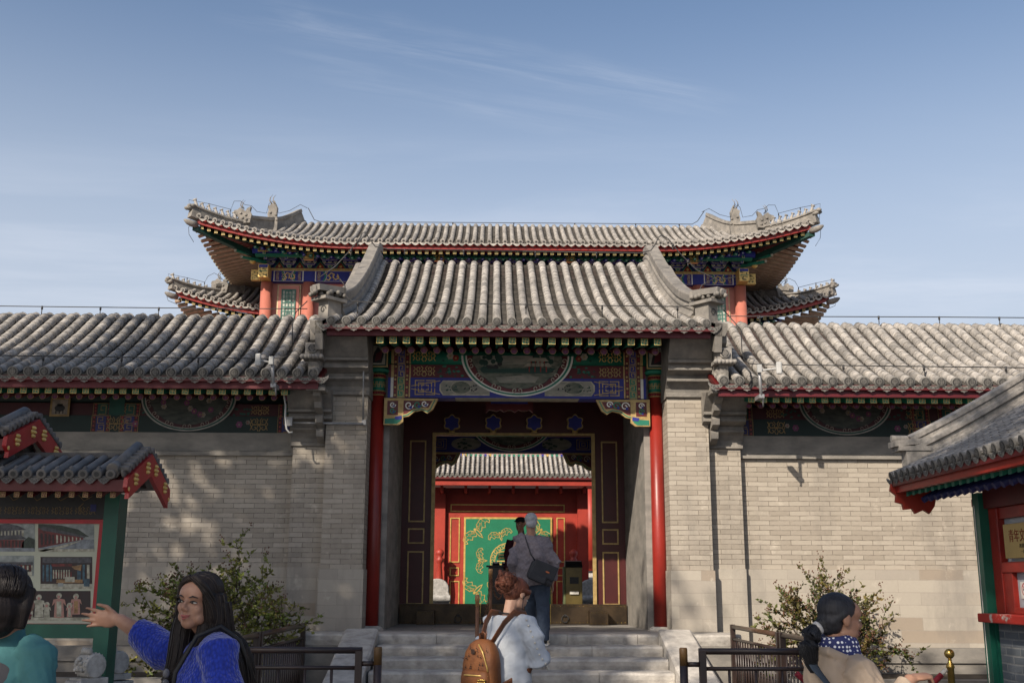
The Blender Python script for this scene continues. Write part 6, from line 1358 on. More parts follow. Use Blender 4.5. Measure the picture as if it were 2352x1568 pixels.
shade_tree('spreading leafy tree behind the viewer, casting shade on the people', (-10.2, -8.2, 0), [((-9.9, -7.8, 12.7), (4.0, 2.4, 2.9), 3600), ((-6.9, -6.2, 12.4), (1.7, 1.3, 1.7), 800), ((-5.7, -5.8, 15.5), (1.9, 1.1, .9), 1000)], random.Random(4))
# ------------------------------------------------------------------ people
def skin_mat(name, c): 
    m = M(name, c, (c[0] * .86, c[1] * .78, c[2] * .74), 14, .5, .05, 120, spec=.35); return m
def ell(mb, c, r, Mx=None, n=14, m=9):
    Mx = Mx or Matrix.Identity(3); R = []
    for i in range(m + 1):
        a = pi * i / m; rr = max(sin(a), .02); R.append([Vector(c) + Mx @ Vector((r[0] * rr * cos(2 * pi * k / n), r[1] * rr * sin(2 * pi * k / n), -r[2] * cos(a))) for k in range(n)])
    sm = mb.smooth; mb.smooth = True; mb.loft(R); mb.smooth = sm
def bake(mb, name, mats, parent, voxel, smooth=4, fn=None):
    """merge the overlapping volumes into one continuous skin"""
    o = mb.build(name + '_raw', mats, None); r = o.modifiers.new('r', 'REMESH'); r.mode = 'VOXEL'; r.voxel_size = voxel; r.use_smooth_shade = True
    s = o.modifiers.new('s', 'SMOOTH'); s.factor = .5; s.iterations = smooth
    bpy.context.view_layer.update(); me = bpy.data.meshes.new_from_object(o.evaluated_get(bpy.context.evaluated_depsgraph_get())); bpy.data.objects.remove(o); me.name = name
    me.materials.clear()
    for m in (mats if isinstance(mats, (list, tuple)) else [mats]): me.materials.append(m)
    off = WL[parent.name]
    if fn:
        for v_ in me.vertices: v_.co = fn(v_.co.copy())
    for v_ in me.vertices: v_.co -= off
    n = bpy.data.objects.new(name, me); C.objects.link(n); n.parent = parent; WL[n.name] = off; return n
def head_blobs(mb, c, Rh, k=1., male=False):
    f = lambda x, y, z: c + Rh @ (Vector((x, y, z)) * k); E_ = lambda p, r: ell(mb, f(*p), [q * k for q in r], Rh)
    E_((0, .018, .032), (.074, .092, .084)); E_((0, -.018, -.03), (.063, .068, .080)); E_((0, -.050, -.086), (.034, .033, .028)); E_((0, -.045, .035), (.062, .046, .052))
    for s in (-1, 1):
        E_((s * .033, -.055, -.026), (.026, .023, .026)); E_((s * .040, -.02, -.065), (.024, .045, .03)); E_((s * .074, .016, -.008), (.010, .022, .031))
        mb.tube([f(s * .010, -.086, .024), f(s * .028, -.082, .030), f(s * .048, -.070, .024)], [.006 * k, .0075 * k, .006 * k], 6); E_((s * .011, -.094, -.030), (.009, .010, .008))
    mb.tube([f(0, -.082, .022), f(0, -.090, .004), f(0, -.102, -.018), f(0, -.104, -.030)], [.008 * k, .009 * k, .0108 * k, .009 * k], 8)
    mb.tube([f(-.020, -.080, -.056), f(0, -.090, -.053), f(.020, -.080, -.056)], [.005 * k, .0085 * k, .005 * k], 6); mb.tube([f(-.017, -.079, -.066), f(0, -.088, -.067), f(.017, -.079, -.066)], [.005 * k, .0095 * k, .005 * k], 6)
def face_parts(root, c, Rh, k, lipm, browm, squint=1.0):
    f = lambda x, y, z: c + Rh @ (Vector((x, y, z)) * k)
    for s in (-1, 1):
        b = MB(); b.mi = 0; ell(b, f(s * .031, -.0745, .001), (.0145 * k, .0095 * k, .0062 * k * squint), Rh); b.mi = 1; ell(b, f(s * .031 - .002, -.0805, .0005), (.0075 * k, .005 * k, .0068 * k * squint), Rh); b.mi = 2
        b.tube([f(s * .014, -.080, -.001), f(s * .024, -.0855, .0065), f(s * .036, -.0835, .0075), f(s * .049, -.073, .002)], [.0016 * k, .0026 * k, .0026 * k, .0016 * k], 6); b.build('eye', [WHITE, BLACK, browm], root)
        b = MB(); b.tube([f(s * .014, -.091, .021), f(s * .030, -.089, .0275), f(s * .050, -.076, .022)], [.0022 * k, .0036 * k, .0018 * k], 6); b.build('eyebrow', browm, root)
    b = MB(); b.tube([f(-.0235, -.079, -.0535), f(-.009, -.0935, -.0560), f(0, -.0945, -.0570), f(.009, -.0935, -.0560), f(.0235, -.079, -.0535)], [.0015 * k, .0045 * k, .0045 * k, .0045 * k, .0015 * k], 7); b.tube([f(-.020, -.080, -.058), f(0, -.094, -.0685), f(.020, -.080, -.058)], [.002 * k, .006 * k, .002 * k], 7)
    b.mi = 1; b.tube([f(-.019, -.085, -.0555), f(0, -.0978, -.0618), f(.019, -.085, -.0555)], .0014 * k, 5); b.build('lips', [lipm, BLACK], root)
def hand_blobs(mb, w, d, pn, ts, curl=.3, k=1., spread=.25):
    """w wrist, d finger direction, pn palm normal, ts side of the thumb"""
    d = Vector(d).normalized(); ts = (Vector(ts) - d * Vector(ts).dot(d)).normalized(); pn = Vector(pn); pn = (pn - d * pn.dot(d) - ts * pn.dot(ts)).normalized()
    Mx = Matrix((ts, pn, d)).transposed(); ell(mb, w + d * .045 * k, (.040 * k, .015 * k, .055 * k), Mx); ell(mb, w + d * .075 * k, (.038 * k, .013 * k, .03 * k), Mx); mb.tube([w - d * .03 * k, w + d * .03 * k], [.024 * k, .030 * k], 8, ry=[.02 * k, .016 * k], ref=pn)
    for i, (o, L) in enumerate(((.029, .072), (.010, .080), (-.010, .074), (-.028, .058))):
        p = w + d * (.088 - .006 * abs(i - 1.2)) * k + ts * o * k; pts = [p - d * .02 * k, p]; a = curl * (.5 + .16 * i); dd = (d + ts * (.5 - i / 3) * spread).normalized()
        for sgm in (.45, .32, .23):
            dd = (dd * cos(a) + pn * sin(a)).normalized(); p = p + dd * L * sgm * k; pts.append(p); a = curl
        mb.tube(pts, [.0088 * k, .0085 * k, .0079 * k, .0072 * k, .0058 * k], 8)
    p = w + d * .025 * k + ts * .026 * k; dd = (d * .75 + ts * .62 + pn * .25).normalized(); p2 = p + dd * .040 * k; d2 = (d * .95 + ts * .18 + pn * .25).normalized(); p3 = p2 + d2 * .030 * k
    mb.tube([p - dd * .01 * k, p, p2, p3, p3 + d2 * .016 * k], [.013 * k, .0125 * k, .0105 * k, .0088 * k, .006 * k], 8)
def hairmat(name, c, c2, st=(60, 60, 5)):
    m, b = newmat(name); n = noise_tex(m, 1.6, 5, .7, st); lk(m, mixc(m, mrange(m, n, .3, .7), c, c2), b.inputs['Base Color']); b.inputs['Roughness'].default_value = .5; b.inputs['Specular IOR Level'].default_value = .22; bumpn(m, b, n, .6, .006); return m
def strands(root, mat_, locks, caps=(), r=.0022, seed=1, fly=.10):
    """fine hairs laid along the locks and over the crown"""
    rn_ = random.Random(seed); b = MB()
    for pts, w, t, ref, n in locks:
        pts = [Vector(p) for p in pts]
        for _ in range(n):
            a = rn_.uniform(0, 2 * pi); o = []; k0 = rn_.choice((0, 0, 0, 1)); out_ = rn_.uniform(.98, 1.05) + (rn_.random() < .2) * rn_.uniform(0, fly)
            for i in range(k0, len(pts)):
                d = (pts[min(i + 1, len(pts) - 1)] - pts[max(i - 1, 0)]).normalized(); e1 = d.cross(Vector(ref)).normalized(); e2 = e1.cross(d); aa = a + rn_.uniform(-.12, .12)
                o.append(pts[i] + e1 * (w[i] * out_ * cos(aa)) + e2 * (t[i] * out_ * sin(aa)))
            fine = []                                             # smooth the path
            for i in range(len(o) - 1):
                p0, p1, p2, p3 = o[max(i - 1, 0)], o[i], o[i + 1], o[min(i + 2, len(o) - 1)]
                for q in (0, .33, .67): fine.append(.5 * ((2 * p1) + (p2 - p0) * q + (2 * p0 - 5 * p1 + 4 * p2 - p3) * q * q + (3 * p1 - p0 - 3 * p2 + p3) * q ** 3))
            fine.append(o[-1]); b.tube(fine, [r] * (len(fine) - 1) + [r * .3], 4)
    for f_, c, rad, n in caps:                                    # arcs combed from the parting down each side
        for _ in range(n):
            s_ = rn_.choice((-1, 1)); y0 = rn_.uniform(-.62, .75); y1 = y0 * .6 + rn_.uniform(.05, .45); o = []
            for k in range(7):
                u = k / 6; y = y0 + (y1 - y0) * u; rr = sqrt(max(.02, 1 - y * y)); ph_ = .06 + u * 1.75; m_ = 1.012 + rn_.uniform(0, .012)
                o.append(f_(c[0] + s_ * rad[0] * rr * sin(ph_) * m_, c[1] + rad[1] * y * m_, c[2] + rad[2] * rr * cos(ph_) * m_))
            b.tube(o, [r] * 6 + [r * .4], 4)
    b.build('hair_strands', mat_, root)
class Fig:
    def __init__(s, label, loc, th, group=None): s.root = thing('person', label, 'person', loc, 0, group); s.loc = Vector(loc); s.th = th; s.L = Vector((cos(th), sin(th), 0)); s.B_ = Vector((-sin(th), cos(th), 0))
    def B(s, x, y, z): return s.loc + s.L * x + s.B_ * y + UP * z
    def P(s, L): return [s.B(*q) for q in L]
    def torso(s, mb, L):
        """L: (x, y, z, half width, half depth)"""
        mb.tube(s.P([q[:3] for q in L]), [q[3] for q in L], 18, True, [q[4] for q in L], s.B_)
    def limb(s, mb, L): mb.tube(s.P([q[:3] for q in L]), [q[3] for q in L], 12)
    def foot(s, mb, x, y, z, yaw=0., k=1.):
        Mx = Matrix.Rotation(s.th + yaw, 3, 'Z'); c = s.B(x, y, z); ell(mb, c + Mx @ Vector((0, -.06, .045)), (.045 * k, .13 * k, .05), Mx); ell(mb, c + Mx @ Vector((0, .02, .06)), (.042 * k, .06 * k, .06), Mx)
def leather(name, c): return M(name, c, tuple(x * .6 for x in c), 7, .42, .2, 60, spec=.5)
SK1 = skin_mat('light_skin', (.46, .285, .205)); SK2 = skin_mat('warm_skin', (.36, .205, .14)); SK3 = skin_mat('tanned_skin', (.27, .15, .10))
HST = M('hair_sheen_strand', (.030, .022, .019), (.012, .009, .008), 9, .45, spec=.3); HSB = M('black_sheen_strand', (.026, .027, .032), (.012, .012, .014), 9, .45, spec=.3); HSR = M('auburn_strand', (.15, .055, .030), (.07, .022, .013), 9, .5, spec=.25)  # strands coloured lighter to paint highlights into the hair
HB = hairmat('black_brown_hair', (.008, .006, .006), (.020, .014, .012)); HBL = hairmat('black_hair', (.012, .012, .014), (.030, .031, .038)); HR = hairmat('auburn_hair', (.085, .026, .015), (.15, .055, .032), (50, 50, 12)); HG = hairmat('grey_hair', (.40, .40, .41), (.22, .22, .225), (70, 70, 30))
LIP = M('lip_tone', (.34, .095, .085), None, 8, .4)
def knit(name, c, wscale=95):
    m, b = newmat(name); t = N(m, 'ShaderNodeTexVoronoi'); t.inputs['Scale'].default_value = wscale; mp_ = N(m, 'ShaderNodeMapping'); mp_.inputs['Scale'].default_value = (1, 1, .6); lk(m, N(m, 'ShaderNodeTexCoord').outputs['Object'], mp_.inputs[0]); lk(m, mp_.outputs[0], t.inputs['Vector'])
    lk(m, mixc(m, mrange(m, t.outputs['Distance'], .1, .7), c, tuple(x * .55 for x in c)), b.inputs['Base Color']); b.inputs['Roughness'].default_value = .95; b.inputs['Specular IOR Level'].default_value = .15; b.inputs['Sheen Weight'].default_value = .4
    h = N(m, 'ShaderNodeMath', operation='MULTIPLY'); lk(m, t.outputs['Distance'], h.inputs[0]); h.inputs[1].default_value = -1; bumpn(m, b, h.outputs[0], .55, .010); return m
def cloth(name, c, c2=None, bump=.35, bs=14): return M(name, c, c2 or tuple(x * .8 for x in c), 5, .9, bump, bs, spec=.2)

# --- woman in the blue sweater
g = Fig('person in a bright blue knit sweater with long black hair, one arm held out', (-1.50, 4.66, 0), radians(-64))
Rh = Matrix.Rotation(radians(-19), 3, 'Z') @ Matrix.Rotation(radians(1), 3, 'X') @ Matrix.Rotation(radians(5), 3, 'Y'); hc = Vector((-1.545, 4.60, 1.532))
bd_ = MB(); head_blobs(bd_, hc, Rh, .93); g.torso(bd_, [(0, 0, .80, .15, .10), (0, 0, .95, .16, .11), (0, 0, 1.10, .13, .09), (0, -.01, 1.25, .15, .10), (0, 0, 1.34, .13, .08), (0, .01, 1.39, .06, .05)])
bd_.tube([g.B(0, .01, 1.34), g.B(0, -.005, 1.41), hc + Rh @ Vector((0, .02, -.06))], [.058, .050, .052], 12)
wr = Vector((-1.955, 4.88, 1.452)); el = Vector((-1.74, 4.83, 1.345)); rs = g.B(-.155, 0, 1.345)
bd_.tube([rs, (rs + el) / 2 - UP * .01, el, el.lerp(wr, .45), wr], [.05, .045, .042, .042, .026], 12); hand_blobs(bd_, wr + (wr - el).normalized() * .0, Vector((-1, .02, .06)), Vector((.0, -.95, -.3)), Vector((.12, .05, 1)), .10, .98, .34)
ls = g.B(.165, 0, 1.345); le = g.B(.22, .03, 1.06); lw = g.B(.19, -.18, .93); bd_.tube([ls, le, lw], [.05, .042, .026], 12); hand_blobs(bd_, lw, Vector((-.6, .2, -.6)), Vector((-.3, .3, 0)), Vector((-.8, 0, .3)), .5)
for s_ in (-1, 1): g.limb(bd_, [(s_ * .085, 0, .88, .085), (s_ * .09, -.01, .48, .058), (s_ * .09, .01, .09, .042)]); g.foot(bd_, s_ * .09, 0, 0)
bake(bd_, 'body', SK2, g.root, .0055, 3); face_parts(g.root, hc, Rh, .93, LIP, HBL, .72)
sw = MB(); g.torso(sw, [(0, 0, .80, .205, .155), (0, 0, .90, .215, .165), (0, 0, 1.08, .195, .15), (0, -.005, 1.24, .195, .145), (0, 0, 1.345, .165, .10), (0, .01, 1.385, .085, .065)])
d_ = (wr - el).normalized(); cu = wr - d_ * .105
sw.tube([rs + UP * .0 + g.L * .05, rs - UP * .005, (rs + el) / 2 - UP * .018, el - UP * .018, el.lerp(cu, .6) - UP * .006, cu], [.075, .085, .084, .082, .070, .060], 14); sw.tube([cu - d_ * .05, cu + d_ * .002], [.062, .060], 14)
sw.tube([ls + g.L * -.05, ls + UP * .002, (ls + le) / 2 + g.L * .02, le, lw], [.075, .086, .086, .078, .055], 14)
BLUEK = knit('blue_knit', (.022, .05, .42)); bake(sw, 'sweater', BLUEK, g.root, .009, 4, lambda v_: v_ + Vector((noise.noise(v_ * 9), noise.noise(v_ * 9 + Vector((5, 0, 0))), noise.noise(v_ * 9 + Vector((0, 7, 0))))) * .010)
tr = MB()
for s_ in (-1, 1): g.limb(tr, [(s_ * .085, 0, .90, .105), (s_ * .09, -.01, .48, .075), (s_ * .09, .01, .10, .06)])
bake(tr, 'trousers', cloth('black_trousers', (.02, .02, .022)), g.root, .014, 3)
hr = MB(); f = lambda x, y, z: hc + Rh @ (Vector((x, y, z)) * .94)
ell(hr, f(0, .034, .046), (.081, .091, .080), Rh); ell(hr, f(.004, .05, -.03), (.080, .070, .11), Rh)
LK = []
def lock(pts, w, t, ref): hr.tube(pts, w, 12, True, t, ref); LK.append((pts, w, t, ref, 34))
# swept from the parting over the forehead sides
lock([f(-.012, -.052, .106), f(.030, -.056, .086), f(.058, -.044, .052), f(.072, -.020, .0), f(.078, .0, -.07)], [.008, .015, .020, .026, .034], [.010, .014, .018, .026, .03], UP)
lock([f(-.014, -.052, .106), f(-.042, -.050, .086), f(-.062, -.034, .052), f(-.072, -.008, .0), f(-.076, .01, -.07)], [.007, .012, .016, .022, .030], [.010, .013, .016, .022, .028], UP)
# long falls: left side over the shoulder, right side behind the arm, the rest down the back
fl = g.L; 
lock([f(.05, .035, .03), f(.072, .035, -.06), f(.082, .032, -.13), g.B(.10, .03, 1.36), g.B(.12, .07, 1.27), g.B(.12, .11, 1.16), g.B(.11, .13, 1.06)], [.052, .056, .056, .055, .050, .04, .012], [.05, .055, .05, .04, .032, .022, .008], g.B_)
lock([f(.07, .055, .0), f(.088, .06, -.10), f(.105, .055, -.17), g.B(.165, .03, 1.31), g.B(.17, .06, 1.20), g.B(.15, .09, 1.09)], [.05, .056, .060, .062, .055, .014], [.05, .052, .048, .05, .04, .01], g.L)
lock([f(-.06, .02, -.03), f(-.068, .02, -.11), f(-.066, .008, -.19), f(-.060, -.01, -.27), g.B(-.03, -.155, 1.17), g.B(-.02, -.17, 1.08)], [.040, .046, .048, .044, .032, .010], [.04, .045, .045, .04, .025, .01], g.B_)
lock([f(0, .08, .0), f(0, .095, -.12), g.B(.03, .09, 1.33), g.B(.04, .135, 1.18), g.B(.05, .14, .98)], [.08, .088, .10, .10, .05], [.055, .055, .055, .05, .02], g.B_)
lock([f(.055, .0, -.09), f(.05, -.01, -.16), g.B(.035, -.10, 1.30), g.B(-.01, -.165, 1.21), g.B(-.04, -.19, 1.13)], [.030, .034, .034, .024, .006], [.03, .03, .02, .014, .006], g.B_)
rn = random.Random(8)
for i in range(26):                                                   # loose strands that break the outline
    a = rn.uniform(-.2, 1.0); x0 = .085 * a; p0 = f(x0, .04 + rn.uniform(-.02, .05), .02 - rn.uniform(0, .06)); q0 = f(x0 * 1.12 + .01, .05, -.13); e0 = g.B(-.04 + .04 * a + rn.uniform(-.03, .03), -.17 + rn.uniform(-.02, .02), 1.13 + rn.uniform(-.05, .10)) if a < .15 else g.B(.02 + .15 * a + rn.uniform(-.03, .03), .11 + rn.uniform(-.04, .04), 1.10 + rn.uniform(-.05, .12))
    hr.tube([p0, q0, (q0 + e0) / 2 + g.L * .02 * a, e0], [.014, .017, .013, .003], 6)
bake(hr, 'hair', HB, g.root, .0055, 3); strands(g.root, HST, LK, [(f, (0, .034, .046), (.083, .093, .082), 110)], .0020, 4)
strap = MB(); strap.tube([g.B(.125, .16, 1.22), g.B(.135, .09, 1.38), g.B(.135, .01, 1.437), g.B(.13, -.08, 1.40), g.B(.11, -.15, 1.26), g.B(.10, -.17, 1.05)], .009, 8, ry=.005, ref=g.L); strap.build('shoulder_strap', BLACK, g.root)
sg = MB(); q = g.B(.02, -.172, 1.235); 
for s_ in (-1, 1): ell(sg, q + Vector((0, -.0, s_ * .02)) + g.L * .015, (.007, .014, .018), Matrix.Rotation(g.th, 3, 'Z')); 
sg.build('hanging_glasses', M('dark_lens', (.03, .03, .035), (.25, .25, .27), 6, .2), g.root)
# --- woman in teal with bobbed hair, seen from behind
t2 = Fig('person in a teal jacket with a dark bob, seen from behind', (-2.27, 4.50, 0), radians(152)); hc = Vector((-2.245, 4.44, 1.535)); Rh = Matrix.Rotation(radians(140), 3, 'Z')
bd_ = MB(); head_blobs(bd_, hc, Rh); t2.torso(bd_, [(0, 0, .85, .16, .11), (0, 0, 1.2, .15, .10), (0, 0, 1.34, .12, .08), (0, 0, 1.40, .06, .05)]); bd_.tube([t2.B(0, 0, 1.35), hc - UP * .06], [.055, .052], 10)
for s_ in (-1, 1): t2.limb(bd_, [(s_ * .17, 0, 1.32, .05), (s_ * .24, .02, 1.05, .042), (s_ * .22, -.1, .85, .028)]); hand_blobs(bd_, t2.B(s_ * .22, -.1, .85), Vector((0, 0, -1)) - t2.B_ * .3, -t2.L * s_, -t2.B_, .4); t2.limb(bd_, [(s_ * .085, 0, .88, .085), (s_ * .09, 0, .48, .058), (s_ * .09, 0, .09, .042)]); t2.foot(bd_, s_ * .09, 0, 0)
bake(bd_, 'body', SK2, t2.root, .008, 3); face_parts(t2.root, hc, Rh, 1.0, LIP, HBL)
hr = MB(); f = lambda x, y, z: hc + Rh @ Vector((x, y, z)); ell(hr, f(0, .025, .040), (.102, .115, .098), Rh); ell(hr, f(0, .045, -.035), (.112, .098, .105), Rh); ell(hr, f(0, .05, -.085), (.100, .075, .06), Rh)
for s_ in (-1, 1): hr.tube([f(s_ * .07, -.05, .05), f(s_ * .088, -.020, -.03), f(s_ * .086, -.012, -.105)], [.024, .029, .020], 10)
bake(hr, 'hair', HB, t2.root, .006, 4); strands(t2.root, HST, [], [(f, (0, .025, .040), (.104, .117, .100), 150)], .0022, 5)
jk = MB(); t2.torso(jk, [(0, 0, .80, .20, .15), (0, 0, 1.0, .20, .145), (0, 0, 1.22, .205, .14), (0, 0, 1.34, .17, .10), (0, .005, 1.395, .085, .072), (0, .0, 1.43, .066, .062)])
for s_ in (-1, 1): t2.limb(jk, [(s_ * .13, 0, 1.35, .07), (s_ * .19, 0, 1.335, .075), (s_ * .25, .02, 1.18, .075), (s_ * .265, .02, 1.05, .068), (s_ * .235, -.1, .88, .05)])
def folds(a, s1=7., b=.5):
    def f_(v_):
        d = Vector((noise.noise(v_ * s1), noise.noise(v_ * s1 + Vector((5, 0, 0))), noise.noise(v_ * s1 + Vector((0, 7, 0))))) * a
        w = Vector((v_.x * 9 + v_.z * 6, v_.y * 9, v_.z * 15 - v_.x * 5)); r_ = 1 - abs(noise.noise(w)) * 2
        return v_ + d + Vector((noise.noise(w + Vector((3, 1, 0))), noise.noise(w + Vector((0, 4, 2))), 0)) * (a * b) + (Vector((d.x, d.y, 0)).normalized() if d.length else d) * (max(0, r_ - .55) * a * .9)
    return f_
wr_ = folds(.012)
TEAL = cloth('teal_jacket_cloth', (.07, .195, .20)); bake(jk, 'jacket', TEAL, t2.root, .009, 4, wr_)
pn_ = MB(); t2.torso(pn_, [(0, .006, .80, .18, .155), (0, .006, 1.0, .18, .150), (0, .006, 1.22, .178, .147), (0, .008, 1.285, .165, .128), (0, .006, 1.315, .13, .105)]); bake(pn_, 'grey_back_panel', cloth('grey_panel_cloth', (.10, .095, .10)), t2.root, .009, 3, wr_)
tr = MB()
for s_ in (-1, 1): t2.limb(tr, [(s_ * .085, 0, .90, .10), (s_ * .09, 0, .48, .07), (s_ * .09, 0, .08, .055)])
bake(tr, 'trousers', cloth('dark_grey_trousers', (.04, .04, .045)), t2.root, .014, 3)
# --- woman in beige with a ponytail
b3 = Fig('person in a beige hooded jacket with a black ponytail and dotted scarf', (1.205, 5.0, 0), radians(108)); hc = Vector((1.222, 4.99, 1.462)); Rh = Matrix.Rotation(radians(104), 3, 'Z') @ Matrix.Rotation(radians(6), 3, 'X')
bd_ = MB(); head_blobs(bd_, hc, Rh, .93); b3.torso(bd_, [(0, 0, .80, .16, .11), (0, 0, 1.15, .15, .10), (0, 0, 1.27, .12, .08), (0, 0, 1.33, .06, .05)]); bd_.tube([b3.B(0, .01, 1.28), hc + Rh @ Vector((0, .025, -.06))], [.055, .05], 10)
re, rw = b3.B(-.20, -.06, 1.075), b3.B(-.17, -.245, 1.215); bd_.tube([b3.B(-.16, 0, 1.26), re, rw], [.05, .042, .027], 10); hand_blobs(bd_, rw, Vector((.9, .25, .1)), Vector((0, .2, -.9)), Vector((.3, .8, .2)), 1.05, .95)
le_, lw_ = b3.B(.20, -.04, 1.05), b3.B(.14, -.24, 1.13); bd_.tube([b3.B(.16, 0, 1.26), le_, lw_], [.05, .042, .027], 10); hand_blobs(bd_, lw_, Vector((.9, .1, .1)), Vector((0, -.2, -.9)), Vector((.3, -.8, .2)), .7, .95)
for s_ in (-1, 1): b3.limb(bd_, [(s_ * .085, 0, .86, .085), (s_ * .09, 0, .46, .058), (s_ * .09, 0, .09, .042)]); b3.foot(bd_, s_ * .09, 0, 0)
bake(bd_, 'body', SK3, b3.root, .006, 3); face_parts(b3.root, hc, Rh, .93, LIP, HBL, .8)
hr = MB(); f = lambda x, y, z: hc + Rh @ (Vector((x, y, z)) * .93); ell(hr, f(0, .031, .041), (.078, .0905, .077), Rh); ell(hr, f(0, .062, -.015), (.066, .056, .066), Rh)
for s_ in (-1, 1): hr.tube([f(s_ * .060, .0, .060), f(s_ * .068, .03, .022), f(s_ * .045, .09, -.03)], [.014, .020, .02], 8)
tie = f(0, .125, -.055); hr.tube([f(0, .085, -.035), f(0, .108, -.045), tie, f(0, .145, -.075), f(0, .163, -.105), f(0, .170, -.135), f(0, .168, -.165), f(-.003, .160, -.195), f(-.005, .150, -.22), f(-.005, .143, -.24)], [.045, .032, .023, .031, .037, .038, .035, .028, .018, .005], 12); bake(hr, 'hair', HBL, b3.root, .0055, 3); PT = [f(0, .085, -.035), f(0, .108, -.045), tie, f(0, .145, -.075), f(0, .163, -.105), f(0, .170, -.135), f(0, .168, -.165), f(-.003, .160, -.195), f(-.005, .150, -.225), f(-.005, .140, -.26)]; PW = [.045, .032, .023, .031, .037, .038, .036, .031, .024, .012]; strands(b3.root, HSB, [(PT, PW, PW, UP + Vector((.3, 0, 0)), 80)], (), .0020, 6, .2)
sb = random.Random(9); b = MB()
for _ in range(150):                                              # hair combed back to the tie
    s_ = sb.uniform(-1, 1); a = sb.uniform(.05, 1.0); o = []
    for k in range(7):
        u = k / 6; y = -.72 + 1.62 * u; zz = (.98 - .55 * (1 - a) * 1.2) * (1 - u * .75) - .25 * u; rr = sqrt(max(.03, 1 - min(.95, y * y))); ph_ = s_ * (1.25 - .75 * u); o.append(f(.079 * rr * sin(ph_) * 1.035, .031 + .0945 * y, .041 + .078 * rr * cos(ph_) * 1.035 - .055 * u * u))
    b.tube(o, [.0019] * 6 + [.001], 4)
b.build('hair_strands', HSB, b3.root)
ht = MB(); d_ = (f(0, .165, -.10) - f(0, .09, -.045)).normalized(); ht.lathe(tie, [(.022, -.012), (.031, -.006), (.031, .006), (.022, .012)], 12, d_); ht.build('hair_tie', M('white_lace', (.5, .48, .46), (.3, .3, .3), 60, .7), b3.root)
def dot_mat():
    m, b = newmat('navy_white_dots'); t = N(m, 'ShaderNodeTexVoronoi'); t.inputs['Scale'].default_value = 58; t.inputs['Randomness'].default_value = .25; lk(m, N(m, 'ShaderNodeTexCoord').outputs['Object'], t.inputs['Vector'])
    lk(m, mixc(m, mrange(m, t.outputs['Distance'], .30, .36), (.62, .63, .66), (.016, .022, .10)), b.inputs['Base Color']); b.inputs['Roughness'].default_value = .8; return m
sc_ = MB(); R_ = []
for z, rx, ry, oy in ((1.25, .118, .110, .01), (1.31, .112, .106, .015), (1.36, .098, .096, .018), (1.395, .082, .084, .02)): R_.append((0, oy, z, rx, ry))
b3.torso(sc_, R_); bake(sc_, 'dotted_scarf', dot_mat(), b3.root, .007, 2, wr_)
jk = MB(); b3.torso(jk, [(0, 0, .70, .20, .15), (0, 0, .95, .195, .145), (0, 0, 1.12, .185, .13), (0, 0, 1.235, .165, .108), (0, .01, 1.305, .114, .096)])
jk.tube([b3.B(-.10, 0, 1.265), b3.B(-.155, 0, 1.24), b3.B(-.21, -.01, 1.15), re + b3.L * -.01, (re + rw) / 2, rw - (rw - re).normalized() * .03], [.065, .073, .070, .064, .054, .043], 12); jk.tube([b3.B(.10, 0, 1.265), b3.B(.165, 0, 1.255), b3.B(.22, -.01, 1.15), le_, (le_ + lw_) / 2, lw_ - (lw_ - le_).normalized() * .03], [.07, .082, .078, .070, .060, .048], 12)
BEIGE = cloth('beige_jacket_cloth', (.41, .32, .24), (.33, .26, .195), .4, 9); bake(jk, 'jacket', BEIGE, b3.root, .008, 3, folds(.018, 8))
hd = MB(); b3.torso(hd, [(0, .11, 1.05, .03, .02), (0, .10, 1.12, .10, .05), (0, .085, 1.19, .13, .068), (0, .060, 1.26, .135, .09), (0, .045, 1.315, .115, .095)]); hd.tube([b3.B(-.10, -.115, 1.21), b3.B(-.135, .0, 1.29), b3.B(-.09, .12, 1.325), b3.B(.09, .12, 1.325), b3.B(.135, 0, 1.29), b3.B(.10, -.115, 1.21)], [.014, .018, .022, .022, .018, .014], 10); bake(hd, 'hood', BEIGE, b3.root, .008, 3, wr_)
st_ = MB(); st_.tube([b3.B(.13, -.13, 1.17), b3.B(.10, -.02, 1.29), b3.B(.03, .14, 1.30), b3.B(-.06, .165, 1.25), b3.B(-.125, .14, 1.18), b3.B(-.165, .11, 1.10), b3.B(-.19, .08, 1.0), b3.B(-.20, .05, .85)], .022, 8, ry=.006, ref=UP); st_.build('bag_strap', cloth('slate_strap', (.05, .065, .085)), b3.root)
tr = MB()
for s_ in (-1, 1): b3.limb(tr, [(s_ * .085, 0, .90, .105), (s_ * .09, 0, .48, .07), (s_ * .09, 0, .08, .055)])
bake(tr, 'trousers', cloth('navy_trousers', (.02, .024, .04)), b3.root, .014, 3)

# --- young woman with the brown backpack
g4 = Fig('person in a pale grey sweater with an auburn bun, head bent down', (-.225, 8.3, 0), radians(142)); hc = Vector((-.150, 8.36, 1.530)); Rh = Matrix.Rotation(radians(132), 3, 'Z') @ Matrix.Rotation(radians(32), 3, 'X')
bd_ = MB(); head_blobs(bd_, hc, Rh, .98); g4.torso(bd_, [(0, 0, .85, .15, .11), (0, 0, 1.0, .13, .09), (0, 0, 1.2, .145, .095), (0, -.01, 1.33, .12, .075), (0, -.01, 1.38, .06, .05)]); bd_.tube([g4.B(0, .0, 1.33), g4.B(-.005, -.02, 1.42), hc + Rh @ Vector((0, .035, -.045))], [.056, .049, .05], 10)
re, rw = g4.B(-.255, -.03, 1.10), g4.B(-.15, -.25, 1.10); bd_.tube([g4.B(-.165, -.01, 1.33), re, rw], [.048, .04, .025], 10); hand_blobs(bd_, rw, g4.L * .7 - g4.B_ * .6 + UP * .2, UP, -g4.B_, .6, .9)
